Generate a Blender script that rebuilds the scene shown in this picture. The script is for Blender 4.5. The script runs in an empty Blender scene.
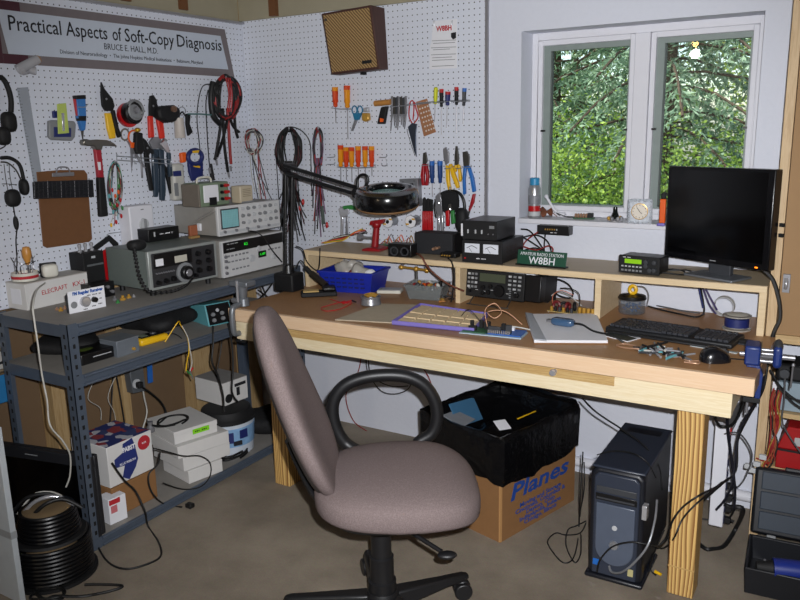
import bpy, bmesh, math, random
from mathutils import Vector, Matrix
random.seed(7)
S = bpy.context.scene
COL = S.collection
# ---------------------------------------------------------------- camera
CAM = Vector((2.8345, -3.1429, 1.5228)); YAW, PITCH, ROLL, FPX = 0.5494, -0.2201, -0.0214, 774.6
_F = Vector((-math.sin(YAW)*math.cos(PITCH), math.cos(YAW)*math.cos(PITCH), math.sin(PITCH)))
_r0 = Vector((math.cos(YAW), math.sin(YAW), 0)); _u0 = _r0.cross(_F)
_R = math.cos(ROLL)*_r0 + math.sin(ROLL)*_u0; _U = -math.sin(ROLL)*_r0 + math.cos(ROLL)*_u0
cd = bpy.data.cameras.new('camera'); cam = bpy.data.objects.new('camera', cd); COL.objects.link(cam)
cd.sensor_width = 36; cd.lens = 36*FPX/800; cd.clip_start = .02; cd.clip_end = 200
m = Matrix((_R, _U, -_F)).transposed().to_4x4(); m.translation = CAM; cam.matrix_world = m
S.camera = cam
# ---------------------------------------------------------------- light
vs = S.view_settings
S.display_settings.display_device = 'sRGB'
vs.view_transform = 'Standard'; vs.look = 'None'; vs.gamma = 1.0; vs.use_curve_mapping = False
vs.exposure = 0.0
W = bpy.data.worlds.new('sky'); S.world = W; W.use_nodes = True
bg = W.node_tree.nodes['Background']
sky = W.node_tree.nodes.new('ShaderNodeTexSky'); sky.sky_type = 'NISHITA'
sky.sun_disc = False; sky.sun_elevation = math.radians(48); sky.sun_rotation = math.radians(150)
W.node_tree.links.new(sky.outputs[0], bg.inputs[0]); bg.inputs[1].default_value = 0.26
sl = bpy.data.lights.new('sun', 'SUN'); sun = bpy.data.objects.new('sun', sl); COL.objects.link(sun)
sl.energy = 8.5; sl.angle = math.radians(1.5); sl.color = (1, .95, .84)
sun.rotation_euler = Vector((.55, .42, -.78)).to_track_quat('-Z', 'Y').to_euler(); sun.location = (0, 0, 6)
fl = bpy.data.lights.new('camera_flash', 'SPOT'); flash = bpy.data.objects.new('camera_flash', fl); COL.objects.link(flash)
fl.energy = 330; fl.spot_size = math.radians(84); fl.spot_blend = .75; fl.shadow_soft_size = .012; fl.color = (.96, .97, 1)
flash.location = CAM + _R*.05 + _U*.055 + _F*.01
flash.rotation_euler = (_F + _R*.04 - _U*.01).to_track_quat('-Z', 'Y').to_euler()

# ---------------------------------------------------------------- helpers
def P(px, py, x=None, y=None, z=None):
    """the point of a known plane of the room (x=, y= or z=) seen at a photo position"""
    d = _F + _R*((px-400)/FPX) - _U*((py-300)/FPX)
    if x is not None: t = (x-CAM.x)/d.x
    elif y is not None: t = (y-CAM.y)/d.y
    else: t = (z-CAM.z)/d.z
    return CAM + d*t

def lin(h):
    h = h.lstrip('#'); o = []
    for i in (0, 2, 4):
        c = int(h[i:i+2], 16)/255
        o.append(c/12.92 if c <= .04045 else ((c+.055)/1.055)**2.4)
    return o
MATS = {}
def nodes_of(name):
    m = bpy.data.materials.new(name); m.use_nodes = True
    nt = m.node_tree; return m, nt, nt.nodes['Principled BSDF']
def N(nt, t, **k):
    n = nt.nodes.new(t)
    for a, v in k.items():
        if a.startswith('_'): n.inputs[a[1:].replace('_', ' ')].default_value = v
        else: setattr(n, a, v)
    return n
def mat(name, col='808080', rough=.5, metal=0, var=.10, scale=30, bump=0, emit=None, es=1, trans=0, alpha=1, coat=0, spec=.5):
    """plain procedural material: colour with fine noise variation"""
    if name in MATS: return MATS[name]
    m, nt, b = nodes_of(name); L = nt.links
    c = lin(col)
    tc = N(nt, 'ShaderNodeTexCoord'); nz = N(nt, 'ShaderNodeTexNoise', _Scale=scale, _Detail=4.0)
    L.new(tc.outputs['Object'], nz.inputs['Vector'])
    mx = N(nt, 'ShaderNodeMix', data_type='RGBA')
    mx.inputs[6].default_value = [v*(1-var) for v in c]+[1]; mx.inputs[7].default_value = [min(1, v*(1+var)) for v in c]+[1]
    L.new(nz.outputs['Fac'], mx.inputs[0]); L.new(mx.outputs[2], b.inputs['Base Color'])
    b.inputs['Roughness'].default_value = rough; b.inputs['Metallic'].default_value = metal
    b.inputs['Specular IOR Level'].default_value = spec
    if trans: b.inputs['Transmission Weight'].default_value = trans; b.inputs['IOR'].default_value = 1.3
    if alpha < 1: b.inputs['Alpha'].default_value = alpha
    if coat: b.inputs['Coat Weight'].default_value = coat
    if emit:
        b.inputs['Emission Color'].default_value = lin(emit)+[1]; b.inputs['Emission Strength'].default_value = es
    if bump:
        bp = N(nt, 'ShaderNodeBump', _Strength=bump, _Distance=.01); L.new(nz.outputs['Fac'], bp.inputs['Height']); L.new(bp.outputs[0], b.inputs['Normal'])
    MATS[name] = m; return m
def wood(name, c1, c2, sc=6, stretch=(1, 14, 14), rough=.6, rings=4.0):
    if name in MATS: return MATS[name]
    m, nt, b = nodes_of(name); L = nt.links
    tc = N(nt, 'ShaderNodeTexCoord'); mp = N(nt, 'ShaderNodeMapping'); mp.inputs['Scale'].default_value = stretch
    nz = N(nt, 'ShaderNodeTexNoise', _Scale=sc, _Detail=6.0, _Roughness=.6, _Distortion=.6)
    n2 = N(nt, 'ShaderNodeTexNoise', _Scale=sc*6, _Detail=3.0)
    L.new(tc.outputs['Object'], mp.inputs[0]); L.new(mp.outputs[0], nz.inputs['Vector']); L.new(mp.outputs[0], n2.inputs['Vector'])
    s1 = N(nt, 'ShaderNodeMath', operation='MULTIPLY'); s1.inputs[1].default_value = rings; L.new(nz.outputs['Fac'], s1.inputs[0])
    s2 = N(nt, 'ShaderNodeMath', operation='PINGPONG'); s2.inputs[1].default_value = .5; L.new(s1.outputs[0], s2.inputs[0])
    s3 = N(nt, 'ShaderNodeMath', operation='MULTIPLY_ADD'); s3.inputs[1].default_value = 1.3; L.new(s2.outputs[0], s3.inputs[0])
    s4 = N(nt, 'ShaderNodeMath', operation='MULTIPLY'); s4.inputs[1].default_value = .35; L.new(n2.outputs['Fac'], s4.inputs[0]); L.new(s4.outputs[0], s3.inputs[2])
    mx = N(nt, 'ShaderNodeMix', data_type='RGBA'); mx.inputs[6].default_value = lin(c1)+[1]; mx.inputs[7].default_value = lin(c2)+[1]
    L.new(s3.outputs[0], mx.inputs[0]); L.new(mx.outputs[2], b.inputs['Base Color']); b.inputs['Roughness'].default_value = rough
    MATS[name] = m; return m

def patchy(name, cols, scale=14, rough=.6):
    if name in MATS: return MATS[name]
    m, nt, b = nodes_of(name); tc = N(nt, 'ShaderNodeTexCoord'); v = N(nt, 'ShaderNodeTexVoronoi', _Scale=scale); r = N(nt, 'ShaderNodeValToRGB'); r.color_ramp.interpolation = 'CONSTANT'
    while len(r.color_ramp.elements) < len(cols): r.color_ramp.elements.new(.5)
    for i, c in enumerate(cols): r.color_ramp.elements[i].position = i/len(cols); r.color_ramp.elements[i].color = lin(c)+[1]
    s = N(nt, 'ShaderNodeSeparateColor'); nt.links.new(tc.outputs['Object'], v.inputs['Vector']); nt.links.new(v.outputs['Color'], s.inputs[0]); nt.links.new(s.outputs[0], r.inputs[0]); nt.links.new(r.outputs[0], b.inputs['Base Color']); b.inputs['Roughness'].default_value = rough
    MATS[name] = m; return m
class MB:
    def __init__(s): s.v = []; s.f = []
    def add(s, v, f):
        o = len(s.v); s.v += [tuple(q) for q in v]; s.f += [tuple(i+o for i in q) for q in f]; return s
    def box(s, x0, x1, y0, y1, z0, z1, M=None):
        v = [Vector(q) for q in ((x0,y0,z0),(x1,y0,z0),(x1,y1,z0),(x0,y1,z0),(x0,y0,z1),(x1,y0,z1),(x1,y1,z1),(x0,y1,z1))]
        if M: v = [M @ q for q in v]
        return s.add(v, [(0,3,2,1),(4,5,6,7),(0,1,5,4),(1,2,6,5),(2,3,7,6),(3,0,4,7)])
    def cyl(s, p0, p1, r0, r1=None, n=16, caps=True):
        p0, p1 = Vector(p0), Vector(p1); r1 = r0 if r1 is None else r1
        a = (p1-p0).normalized(); t = Vector((0,0,1)) if abs(a.z) < .9 else Vector((1,0,0)); u = a.cross(t).normalized(); w = a.cross(u)
        v = []
        for p, r in ((p0, r0), (p1, r1)):
            for i in range(n):
                q = 2*math.pi*i/n; v.append(p+u*math.cos(q)*r+w*math.sin(q)*r)
        f = [(i, (i+1) % n, n+(i+1) % n, n+i) for i in range(n)]
        if caps: f += [tuple(range(n)), tuple(range(n, 2*n))]
        return s.add(v, f)
    def lathe(s, prof, c=(0,0,0), axis='z', n=24):
        c = Vector(c); v = []; f = []; k = len(prof)
        for r, h in prof:
            for i in range(n):
                q = 2*math.pi*i/n; a, b = r*math.cos(q), r*math.sin(q)
                v.append(c+Vector({'z': (a, b, h), 'y': (a, h, b), 'x': (h, a, b)}[axis]))
        for j in range(k-1):
            for i in range(n):
                f.append((j*n+i, j*n+(i+1) % n, (j+1)*n+(i+1) % n, (j+1)*n+i))
        if prof[0] == prof[-1]: return s.add(v, f)
        if prof[0][0] > 1e-6: f.append(tuple(range(n)))
        if prof[-1][0] > 1e-6: f.append(tuple(range((k-1)*n, k*n)))
        return s.add(v, f)
    def tube(s, pts, r, n=6, sub=4, closed=False, flat=None):
        pts = [Vector(q) for q in pts]
        if sub > 1 and len(pts) > 2: pts = catmull(pts, sub, closed)
        k = len(pts); v = []; f = []; up = None
        for i, q in enumerate(pts):
            a = pts[(i+1) % k] if (closed or i < k-1) else q; b = pts[i-1] if (closed or i > 0) else q
            t = (a-b); t = t.normalized() if t.length > 1e-9 else Vector((0,0,1))
            if up is None: up = Vector((0,0,1)) if abs(t.z) < .9 else Vector((1,0,0))
            u = up - t*up.dot(t); u = u.normalized() if u.length > 1e-6 else t.orthogonal().normalized(); up = u; w = t.cross(u)
            rr = r[min(len(r)-1, int(i*len(r)/k))] if isinstance(r, (list, tuple)) else r
            for j in range(n):
                g = 2*math.pi*j/n; v.append(q+u*math.cos(g)*rr*(flat or 1)+w*math.sin(g)*rr)
        for i in range(k if closed else k-1):
            for j in range(n):
                f.append((i*n+j, i*n+(j+1) % n, ((i+1) % k)*n+(j+1) % n, ((i+1) % k)*n+j))
        if not closed: f += [tuple(range(n)), tuple(range((k-1)*n, k*n))]
        return s.add(v, f)
    def prism(s, poly, y0, y1):
        """outline in (x, z) given depth along y"""
        k = len(poly); v = [(a, y0, b) for a, b in poly]+[(a, y1, b) for a, b in poly]
        return s.add(v, [tuple(range(k)), tuple(range(k, 2*k))]+[(i, (i+1) % k, k+(i+1) % k, k+i) for i in range(k)])
    def slab(s, poly, z0, z1):
        k = len(poly); v = [(a, b, z0) for a, b in poly]+[(a, b, z1) for a, b in poly]
        return s.add(v, [tuple(range(k)), tuple(range(k, 2*k))]+[(i, (i+1) % k, k+(i+1) % k, k+i) for i in range(k)])
    def ell(s, c, rx, ry, rz, e1=1., e2=1., nu=28, nv=14, warp=None):
        c = Vector(c); v = []; f = []
        pw = lambda q, e: math.copysign(abs(q)**e, q)
        for j in range(nv+1):
            th = -math.pi/2+math.pi*j/nv
            for i in range(nu):
                ph = 2*math.pi*i/nu
                q = Vector((rx*pw(math.cos(th), e1)*pw(math.cos(ph), e2), ry*pw(math.cos(th), e1)*pw(math.sin(ph), e2), rz*pw(math.sin(th), e1)))
                v.append(c+(warp(q) if warp else q))
        for j in range(nv):
            for i in range(nu): f.append((j*nu+i, j*nu+(i+1) % nu, (j+1)*nu+(i+1) % nu, (j+1)*nu+i))
        return s.add(v, f)
    def mesh(s, name, smooth=35, weld=True):
        me = bpy.data.meshes.new(name); me.from_pydata(s.v, [], s.f)
        bm = bmesh.new(); bm.from_mesh(me)
        if weld: bmesh.ops.remove_doubles(bm, verts=bm.verts, dist=1e-5)
        bmesh.ops.recalc_face_normals(bm, faces=bm.faces); bm.to_mesh(me); bm.free()
        if smooth:
            me.polygons.foreach_set('use_smooth', [True]*len(me.polygons)); me.set_sharp_from_angle(angle=math.radians(smooth))
        return me
    def build(s, name, mt, parent=None, loc=None, rz=0, bev=0, seg=2, smooth=35, rot=None):
        me = s.mesh(name, smooth); me.materials.append(mt)
        return place(name, me, parent, loc, rz, bev, seg, rot)
def place(name, me, parent=None, loc=None, rz=0, bev=0, seg=2, rot=None):
    o = bpy.data.objects.new(name, me); COL.objects.link(o)
    if parent is not None: o.parent = parent
    if loc is not None: o.location = loc
    if rot: o.rotation_euler = rot
    elif rz: o.rotation_euler = (0, 0, rz)
    if bev:
        b = o.modifiers.new('bevel', 'BEVEL'); b.width = bev; b.segments = seg; b.limit_method = 'ANGLE'; b.angle_limit = .6
    return o
def catmull(p, n, closed=False):
    o = []; k = len(p)
    for i in range(k if closed else k-1):
        a, b, c, d = (p[(i-1) % k], p[i], p[(i+1) % k], p[(i+2) % k]) if closed else (p[max(i-1, 0)], p[i], p[i+1], p[min(i+2, k-1)])
        for j in range(n):
            t = j/n; o.append(.5*((2*b)+(c-a)*t+(2*a-5*b+4*c-d)*t*t+(3*b-a-3*c+d)*t**3))
    if not closed: o.append(p[-1])
    return o
def tag(o, label, cat, group=None):
    o['label'] = label; o['category'] = cat
    if group: o['group'] = group
    return o
def thing(name, label, cat, loc=(0,0,0), rz=0, group=None, rot=None):
    o = bpy.data.objects.new(name, None); COL.objects.link(o); o.location = loc; o.empty_display_size = .03
    o.rotation_euler = rot or (0, 0, rz); return tag(o, label, cat, group)
def struct(o): o['kind'] = 'structure'; return o
def B(par, name, mt, x0, x1, y0, y1, z0, z1, bev=0): return MB().box(x0, x1, y0, y1, z0, z1).build(name, mt, par, bev=bev)
def C(par, name, mt, p0, p1, r0, r1=None, n=18, bev=0): return MB().cyl(p0, p1, r0, r1, n).build(name, mt, par, bev=bev)
def T(par, name, mt, pts, r, n=6, sub=5, closed=False, flat=None): return MB().tube(pts, r, n, sub, closed, flat).build(name, mt, par, smooth=60)
def PR(par, name, mt, poly, y0, y1, bev=0): return MB().prism(poly, y0, y1).build(name, mt, par, bev=bev)
def LA(par, name, mt, prof, c=(0,0,0), axis='z', n=24): return MB().lathe(prof, c, axis, n).build(name, mt, par)
def copy_tree(o, parent=None):
    c = o.copy(); COL.objects.link(c); c.parent = parent
    for ch in list(o.children): copy_tree(ch, c)
    return c
def text(par, name, mt, s, size, loc, rot=(math.pi/2, 0, 0), width=None, bold=0, shear=0, align='CENTER', depth=.0004, space=1.0):
    cu = bpy.data.curves.new(name, 'FONT'); cu.body = s; cu.size = size; cu.align_x = align; cu.align_y = 'CENTER'
    cu.offset = bold; cu.shear = shear; cu.extrude = depth; cu.space_line = space; cu.resolution_u = 2
    t = bpy.data.objects.new(name+'_c', cu); COL.objects.link(t)
    bpy.context.view_layer.update()
    me = bpy.data.meshes.new_from_object(t.evaluated_get(bpy.context.evaluated_depsgraph_get())); bpy.data.objects.remove(t); bpy.data.curves.remove(cu)
    if width and me.vertices:
        xs = [v.co.x for v in me.vertices]; k = width/max(1e-6, max(xs)-min(xs))
        for v in me.vertices: v.co.x *= k
    me.name = name; me.materials.clear(); me.materials.append(mt)
    return place(name, me, par, loc, rot=rot)
def pline(par, mt, loc, w, h):
    # a line of print too small to read: a row of fine marks
    mb = MB(); n = max(3, int(w/(h*1.1)))
    for k in range(n):
        if k % 5 == 3: continue
        x = loc[0]-w/2+w*k/n; mb.box(x, x+w/n*.7, loc[1]-.0003, loc[1]+.0003, loc[2]-h*(.35+.12*(k % 2)), loc[2]+h*(.3+.15*((k*3) % 2)))
    return mb.build('print_line', mt, par, smooth=0)
# things hung on a wall: local x runs to the right along the wall, z up, -y out into the room
def hang(name, label, cat, wall, px, py, off=.02, group=None):
    if wall == 'B': w = P(px, py, y=-off); loc = (w.x, 0, w.z); rz = 0
    else: w = P(px, py, x=off); loc = (0, w.y, w.z); rz = math.pi/2
    r = thing(name, label, cat, loc, rz, group)
    def f(ax, ay, o=off):
        if wall == 'B': q = P(ax, ay, y=-o); return (q.x-loc[0], q.z-loc[2])
        q = P(ax, ay, x=o); return (q.y-loc[1], q.z-loc[2])
    return r, f
def tr(r, f, name, mt, pts, y0, y1, bev=.002):      # outlined flat part with depth y0..y1 off the wall
    return PR(r, name, mt, [f(a, b, (y0+y1)/2) for a, b in pts], -y1, -y0, bev)
def tt(r, f, name, mt, pts, rad, off=.02, n=6, sub=5, closed=False):      # rod or cord part
    q = []
    for a in pts:
        o = a[2] if len(a) > 2 else off; x, z = f(a[0], a[1], o); q.append((x, -o, z))
    return T(r, name, mt, q, rad, n, sub, closed)
def cord(name, label, cat, mt, pts, r, group=None, n=6, sub=6):
    o = MB().tube([Vector(q) for q in pts], r, n, sub).build(name, mt, smooth=60)
    return tag(o, label, cat, group)

# ---------------------------------------------------------------- shared materials
blk = mat('black plastic', '0c0c0e', .38, var=.15); blkm = mat('matt black', '09090b', .7); rub = mat('black rubber', '0b0b0c', .55)
wht = mat('white paint', 'd6d6dc', .6, var=.03); offw = mat('off white plastic', 'cfccc0', .45, var=.04)
chrome = mat('chrome', 'c8c8cc', .2, .65); steel = mat('brushed steel', '8e8e92', .35, .55); dsteel = mat('dark steel', '4a4844', .4, .5)
brass = mat('brass', 'c09440', .28, .35); red = mat('red plastic', 'b01218', .35); blu = mat('blue plastic', '1d5fae', .4)
yel = mat('yellow plastic', 'e0b018', .4); org = mat('orange plastic', 'e05a10', .4); grn = mat('green plastic', '2f7a3a', .45)
grey = mat('grey plastic', '7c7e80', .5); lgrey = mat('light grey', 'b4b6b8', .5); dgrey = mat('dark grey', '35373b', .5)
paper = mat('paper', 'dedee2', .8, var=.02); card = mat('cardboard', '865f38', .85, var=.08); cardw = mat('white card', 'cfcdca', .8, var=.04)
navy = mat('navy blue', '1c2660', .5); dkc = mat('dark cable', '15151f', .5); copper = mat('copper', 'b08a70', .3, .4); purple = mat('purple plastic', '7d72bc', .45)
amber = mat('amber handle', 'd88a18', .25, coat=.4, var=.05); amberr = mat('red amber handle', 'c8401a', .25, coat=.4)
rope_g = mat('grey cord', '4a4a4c', .7); rcord = mat('red cord', '8a1a1a', .5); wcord = mat('white cord', 'b8b6ae', .6)
inkb = mat('black ink', '15151a', .7); inkr = mat('red ink', 'b0202a', .7); inkblue = mat('blue ink', '1f4f9c', .7)
pcb = mat('green circuit board', '2d5a3c', .45, var=.3, scale=200); foam = mat('black foam', '121214', .95, bump=.4, scale=200)
glow_g = mat('green display', '20c020', .3, emit='30ff40', es=.8); teal = mat('teal enamel', '5e9fa6', .4)
hook_m = mat('zinc wire', 'a0a4aa', .3, .6)
# ================================================================ the setting
def floor_mat():
    m, nt, b = nodes_of('concrete'); L = nt.links
    tc = N(nt, 'ShaderNodeTexCoord'); a = N(nt, 'ShaderNodeTexNoise', _Scale=2.2, _Detail=8.0, _Roughness=.62); c = N(nt, 'ShaderNodeTexNoise', _Scale=160.0, _Detail=3.0)
    v = N(nt, 'ShaderNodeTexNoise', _Scale=9.0, _Detail=5.0, _Distortion=1.2)
    for n in (a, c, v): L.new(tc.outputs['Object'], n.inputs['Vector'])
    r1 = N(nt, 'ShaderNodeValToRGB'); r1.color_ramp.elements[0].position = .32; r1.color_ramp.elements[0].color = lin('766b5d')+[1]
    r1.color_ramp.elements[1].position = .68; r1.color_ramp.elements[1].color = lin('a09483')+[1]
    L.new(a.outputs['Fac'], r1.inputs[0])
    r2 = N(nt, 'ShaderNodeValToRGB'); r2.color_ramp.elements[0].position = .68; r2.color_ramp.elements[0].color = (0,0,0,1); r2.color_ramp.elements[1].position = .78
    L.new(v.outputs['Fac'], r2.inputs[0])
    mx = N(nt, 'ShaderNodeMix', data_type='RGBA'); mx.inputs[7].default_value = lin('aaa298')+[1]
    sc = N(nt, 'ShaderNodeMath', operation='MULTIPLY'); sc.inputs[1].default_value = .5; L.new(r2.outputs[0], sc.inputs[0])
    L.new(sc.outputs[0], mx.inputs[0]); L.new(r1.outputs[0], mx.inputs[6])
    m2 = N(nt, 'ShaderNodeMix', data_type='RGBA', blend_type='MULTIPLY'); m2.inputs[0].default_value = .35
    L.new(mx.outputs[2], m2.inputs[6]); L.new(c.outputs['Color'], m2.inputs[7]); L.new(m2.outputs[2], b.inputs['Base Color'])
    b.inputs['Roughness'].default_value = .75
    bp = N(nt, 'ShaderNodeBump', _Strength=.25, _Distance=.004); L.new(c.outputs['Fac'], bp.inputs['Height']); L.new(bp.outputs[0], b.inputs['Normal'])
    return m
def peg_mat():
    """white hardboard with quarter-inch holes an inch apart; local x/z of the panel"""
    m, nt, b = nodes_of('pegboard'); L = nt.links
    tc = N(nt, 'ShaderNodeTexCoord'); sp = N(nt, 'ShaderNodeSeparateXYZ'); L.new(tc.outputs['Object'], sp.inputs[0])
    sq = []
    for ax in ('X', 'Z'):
        d = N(nt, 'ShaderNodeMath', operation='DIVIDE'); d.inputs[1].default_value = .0254; L.new(sp.outputs[ax], d.inputs[0])
        f = N(nt, 'ShaderNodeMath', operation='FRACT'); L.new(d.outputs[0], f.inputs[0])
        s = N(nt, 'ShaderNodeMath', operation='SUBTRACT'); s.inputs[1].default_value = .5; L.new(f.outputs[0], s.inputs[0])
        q = N(nt, 'ShaderNodeMath', operation='MULTIPLY'); L.new(s.outputs[0], q.inputs[0]); L.new(s.outputs[0], q.inputs[1]); sq.append(q)
    ad = N(nt, 'ShaderNodeMath', operation='ADD'); L.new(sq[0].outputs[0], ad.inputs[0]); L.new(sq[1].outputs[0], ad.inputs[1])
    lt = N(nt, 'ShaderNodeMath', operation='LESS_THAN'); lt.inputs[1].default_value = .112**2; L.new(ad.outputs[0], lt.inputs[0])
    mx = N(nt, 'ShaderNodeMix', data_type='RGBA'); mx.inputs[6].default_value = lin('d4d8e2')+[1]; mx.inputs[7].default_value = lin('3c3a3c')+[1]
    L.new(lt.outputs[0], mx.inputs[0]); L.new(mx.outputs[2], b.inputs['Base Color']); b.inputs['Roughness'].default_value = .42
    b.inputs['Specular IOR Level'].default_value = .35
    return m
def leaf_panes():
    m = bpy.data.materials.new('window glass'); m.use_nodes = True; nt = m.node_tree; nt.nodes.clear()
    o = N(nt, 'ShaderNodeOutputMaterial'); t = N(nt, 'ShaderNodeBsdfTransparent'); g = N(nt, 'ShaderNodeBsdfGlossy', _Roughness=.0); fr = N(nt, 'ShaderNodeFresnel', _IOR=1.5)
    t.inputs[0].default_value = (.93, .96, .95, 1); mx = N(nt, 'ShaderNodeMixShader')
    nt.links.new(fr.outputs[0], mx.inputs[0]); nt.links.new(t.outputs[0], mx.inputs[1]); nt.links.new(g.outputs[0], mx.inputs[2]); nt.links.new(mx.outputs[0], o.inputs[0])
    return m
glass = leaf_panes()
kraft = mat('brown kraft facing', '6a543c', .85, var=.12, scale=12); wallw = mat('white masonry paint', 'd0d3dd', .7, var=.03, scale=60, bump=.12)
pine = wood('pine board', 'd9bd8c', 'c49a62', 5, (1, 16, 16)); pine_z = wood('pine stud', 'b49a70', '94754a', 5, (16, 16, 1)); beige = mat('beige insulation board', '99927c', .85, var=.12, scale=9)
ceil = mat('ceiling paint', '8f8c86', .9)
XR, YF, ZC = 3.7, -6.3, 2.42
fl_o = struct(MB().box(-.3, XR+.3, YF-.2, .35, -.12, 0).build('floor', floor_mat(), smooth=0))
struct(MB().box(-.3, XR+.3, YF-.2, .36, ZC, ZC+.12).build('ceiling', ceil, smooth=0))
wl = struct(MB().box(-.3, -.09, YF-.2, .35, 0, ZC).build('wall_left', kraft, smooth=0))
struct(MB().box(XR, XR+.2, YF, .35, 0, ZC).build('wall_right', wht, smooth=0))
struct(MB().box(-.1, XR, YF-.2, YF, 0, ZC).build('wall_front', wht, smooth=0))
# back wall with the window opening
WX0, WX1, WZ0, WZ1, WT = 1.527, 2.447, 1.105, 1.896, .26
wb = struct(MB().box(-.09, WX0, 0, WT, 0, ZC).box(WX1, XR, 0, WT, 0, ZC).box(WX0, WX1, 0, WT, 0, WZ0).box(WX0, WX1, 0, WT, WZ1, ZC).build('wall_back', wallw, smooth=0))
# boards on the wall: studs with kraft facing on the left, pegboard on both walls
for i, (a, b) in enumerate(((-1.75, -1.71), (-1.29, -1.22), (-.94, -.90), (-.50, -.385), (-.115, -.01))):
    MB().box(-.09, -.004, a, b, 0, 2.40).build('stud', pine_z, wl, bev=.002)
peg = peg_mat()
def panel(par, x0, x1, z0, z1, loc, rz):
    w = x1-x0; h = z1-z0
    return MB().box(0, w, -.004, .002, 0, h).build('pegboard_panel', peg, par, loc, rz, smooth=0)
panel(wl, -2.44, -.003, .865, 2.045, (0, -2.44, .865), math.pi/2).location.x = -.002
panel(wb, .004, 1.366, .925, 2.060, (.004, .002, .925), 0).location.y = .002
MB().box(1.366, 1.380, -.012, .0, .925, ZC).build('edge_trim', mat('aluminium trim', 'a8a8ae', .4, .7), wb)
MB().box(.0, 1.372, -.018, .0, 2.060, 2.36).build('insulation_board', beige, wb)
MB().box(-.09, -.002, -2.44, -.02, 2.05, ZC).build('insulation_board', beige, wl)
for y in (-.75, -.42): MB().box(-.02, .010, y, y+.05, 2.075, 2.40).build('stud', mat('brown timber', '6a4426', .7), wl)
MB().box(.22, .26, -.045, -.018, 2.064, 2.36).build('stud', mat('brown timber', '6a4426', .7), wb)
MB().box(-.006, .022, -2.4, -.004, 2.045, 2.056).build('edge_trim', mat('aluminium trim', 'a8a8ae', .4, .7), wl)
MB().box(1.380, XR, -.006, 0, 2.03, ZC).build('header_board', wht, wb, bev=.002)
struct(MB().cyl((1.35, -.02, .06), (XR, -.02, .06), .022, n=14).build('baseboard_back', wht))
# window: two casements in a deep painted reveal
win = struct(MB().box(WX0, WX0+.028, .12, .19, WZ0+.02, WZ1).box(WX1-.028, WX1, .12, .19, WZ0+.02, WZ1).box(WX0+.028, WX1-.028, .12, .19, WZ1-.03, WZ1).box(WX0+.028, WX1-.028, .12, .19, WZ0+.02, WZ0+.045).build('window_1', wht, bev=.002))
MB().box(WX0, WX1, -.012, .125, WZ0-.002, WZ0+.02).build('window_sill', mat('sill paint', 'd4d4da', .5, var=.06), win, bev=.003)
MB().box(1.966, 2.026, .105, .185, WZ0+.046, WZ1-.031).build('mullion', wht, win, bev=.003)
gask = mat('grey window gasket', '4f5552', .6); sash = mat('grey green sash', '7f8a86', .5)
for x0, x1 in ((WX0+.029, 1.965), (2.027, WX1-.029)):
    z0, z1 = WZ0+.047, WZ1-.032; a = .020; g = .030
    s = MB().box(x0, x0+a, .118, .175, z0, z1).box(x1-a, x1, .118, .175, z0, z1).box(x0+a, x1-a, .118, .175, z0, z0+.02).box(x0+a, x1-a, .118, .175, z1-.02, z1).build('sash', wht, win, bev=.002)
    x0 += a; x1 -= a; z0 += .02; z1 -= .02
    MB().box(x0, x0+g, .135, .17, z0, z1).box(x1-.008, x1, .135, .17, z0, z1).box(x0+g, x1-.008, .135, .17, z1-.022, z1).box(x0+g, x1-.008, .135, .17, z0, z0+.006).build('sash_stop', sash, s)
    MB().box(x0+g, x0+g+.004, .145, .165, z0+.006, z1-.022).build('gasket', gask, s)
    MB().box(x0+g+.004, x1-.008, .150, .154, z0+.006, z1-.022).build('pane', glass, s, smooth=0)
    for xx in (x0+.006, x1-.004): MB().box(xx-.008, xx+.006, .112, .134, (z0+z1)/2-.02, (z0+z1)/2-.012).build('sash_catch', blk, s)
# ceiling lamp behind the camera whose bulb mirrors in the window
lamp = thing('ceiling_bulb', 'bare incandescent bulb in a porcelain holder on the ceiling', 'lamp', (1.098, -5.40, ZC))
LA(lamp, 'holder', wht, [(.0, 0), (.055, 0), (.055, -.015), (.03, -.03), (.022, -.05), (0, -.05)])
LA(lamp, 'bulb', mat('lit bulb', 'ffe0a0', .3, emit='ffcf80', es=30), [(0, -.155), (.018, -.15), (.03, -.125), (.03, -.105), (.016, -.07), (.014, -.05)])
ll = bpy.data.lights.new('bulb_light', 'POINT'); lo = bpy.data.objects.new('bulb_light', ll); COL.objects.link(lo); lo.location = (1.098, -5.40, ZC-.22); ll.energy = 22; ll.color = (1, .84, .62); ll.shadow_soft_size = .05

# ---------------------------------------------------------------- workbench
hb = wood('hardboard', 'a67c52', '946c48', 20, (1, 1, 1), .45, 2.0); edgew = wood('maple edge', 'e2c6a6', 'd8b692', 6, (1, 22, 22), .5, 3.0)
apw = wood('pine apron', 'e6d9bc', 'd9c69c', 5, (1, 26, 26), .55, 5.0); legw, _nt, _b = nodes_of('fir post'); _L = _nt.links
_tc = N(_nt, 'ShaderNodeTexCoord'); _mp = N(_nt, 'ShaderNodeMapping'); _mp.inputs['Scale'].default_value = (5, 5, .9); _nz = N(_nt, 'ShaderNodeTexNoise', _Scale=1.3, _Detail=1.5); _sx = N(_nt, 'ShaderNodeSeparateXYZ')
_L.new(_tc.outputs['Object'], _mp.inputs[0]); _L.new(_mp.outputs[0], _nz.inputs['Vector']); _L.new(_tc.outputs['Object'], _sx.inputs[0])
_a = N(_nt, 'ShaderNodeMath', operation='ADD'); _L.new(_sx.outputs['X'], _a.inputs[0]); _L.new(_sx.outputs['Y'], _a.inputs[1])
_m = N(_nt, 'ShaderNodeMath', operation='MULTIPLY'); _m.inputs[1].default_value = 85; _L.new(_a.outputs[0], _m.inputs[0])
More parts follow.
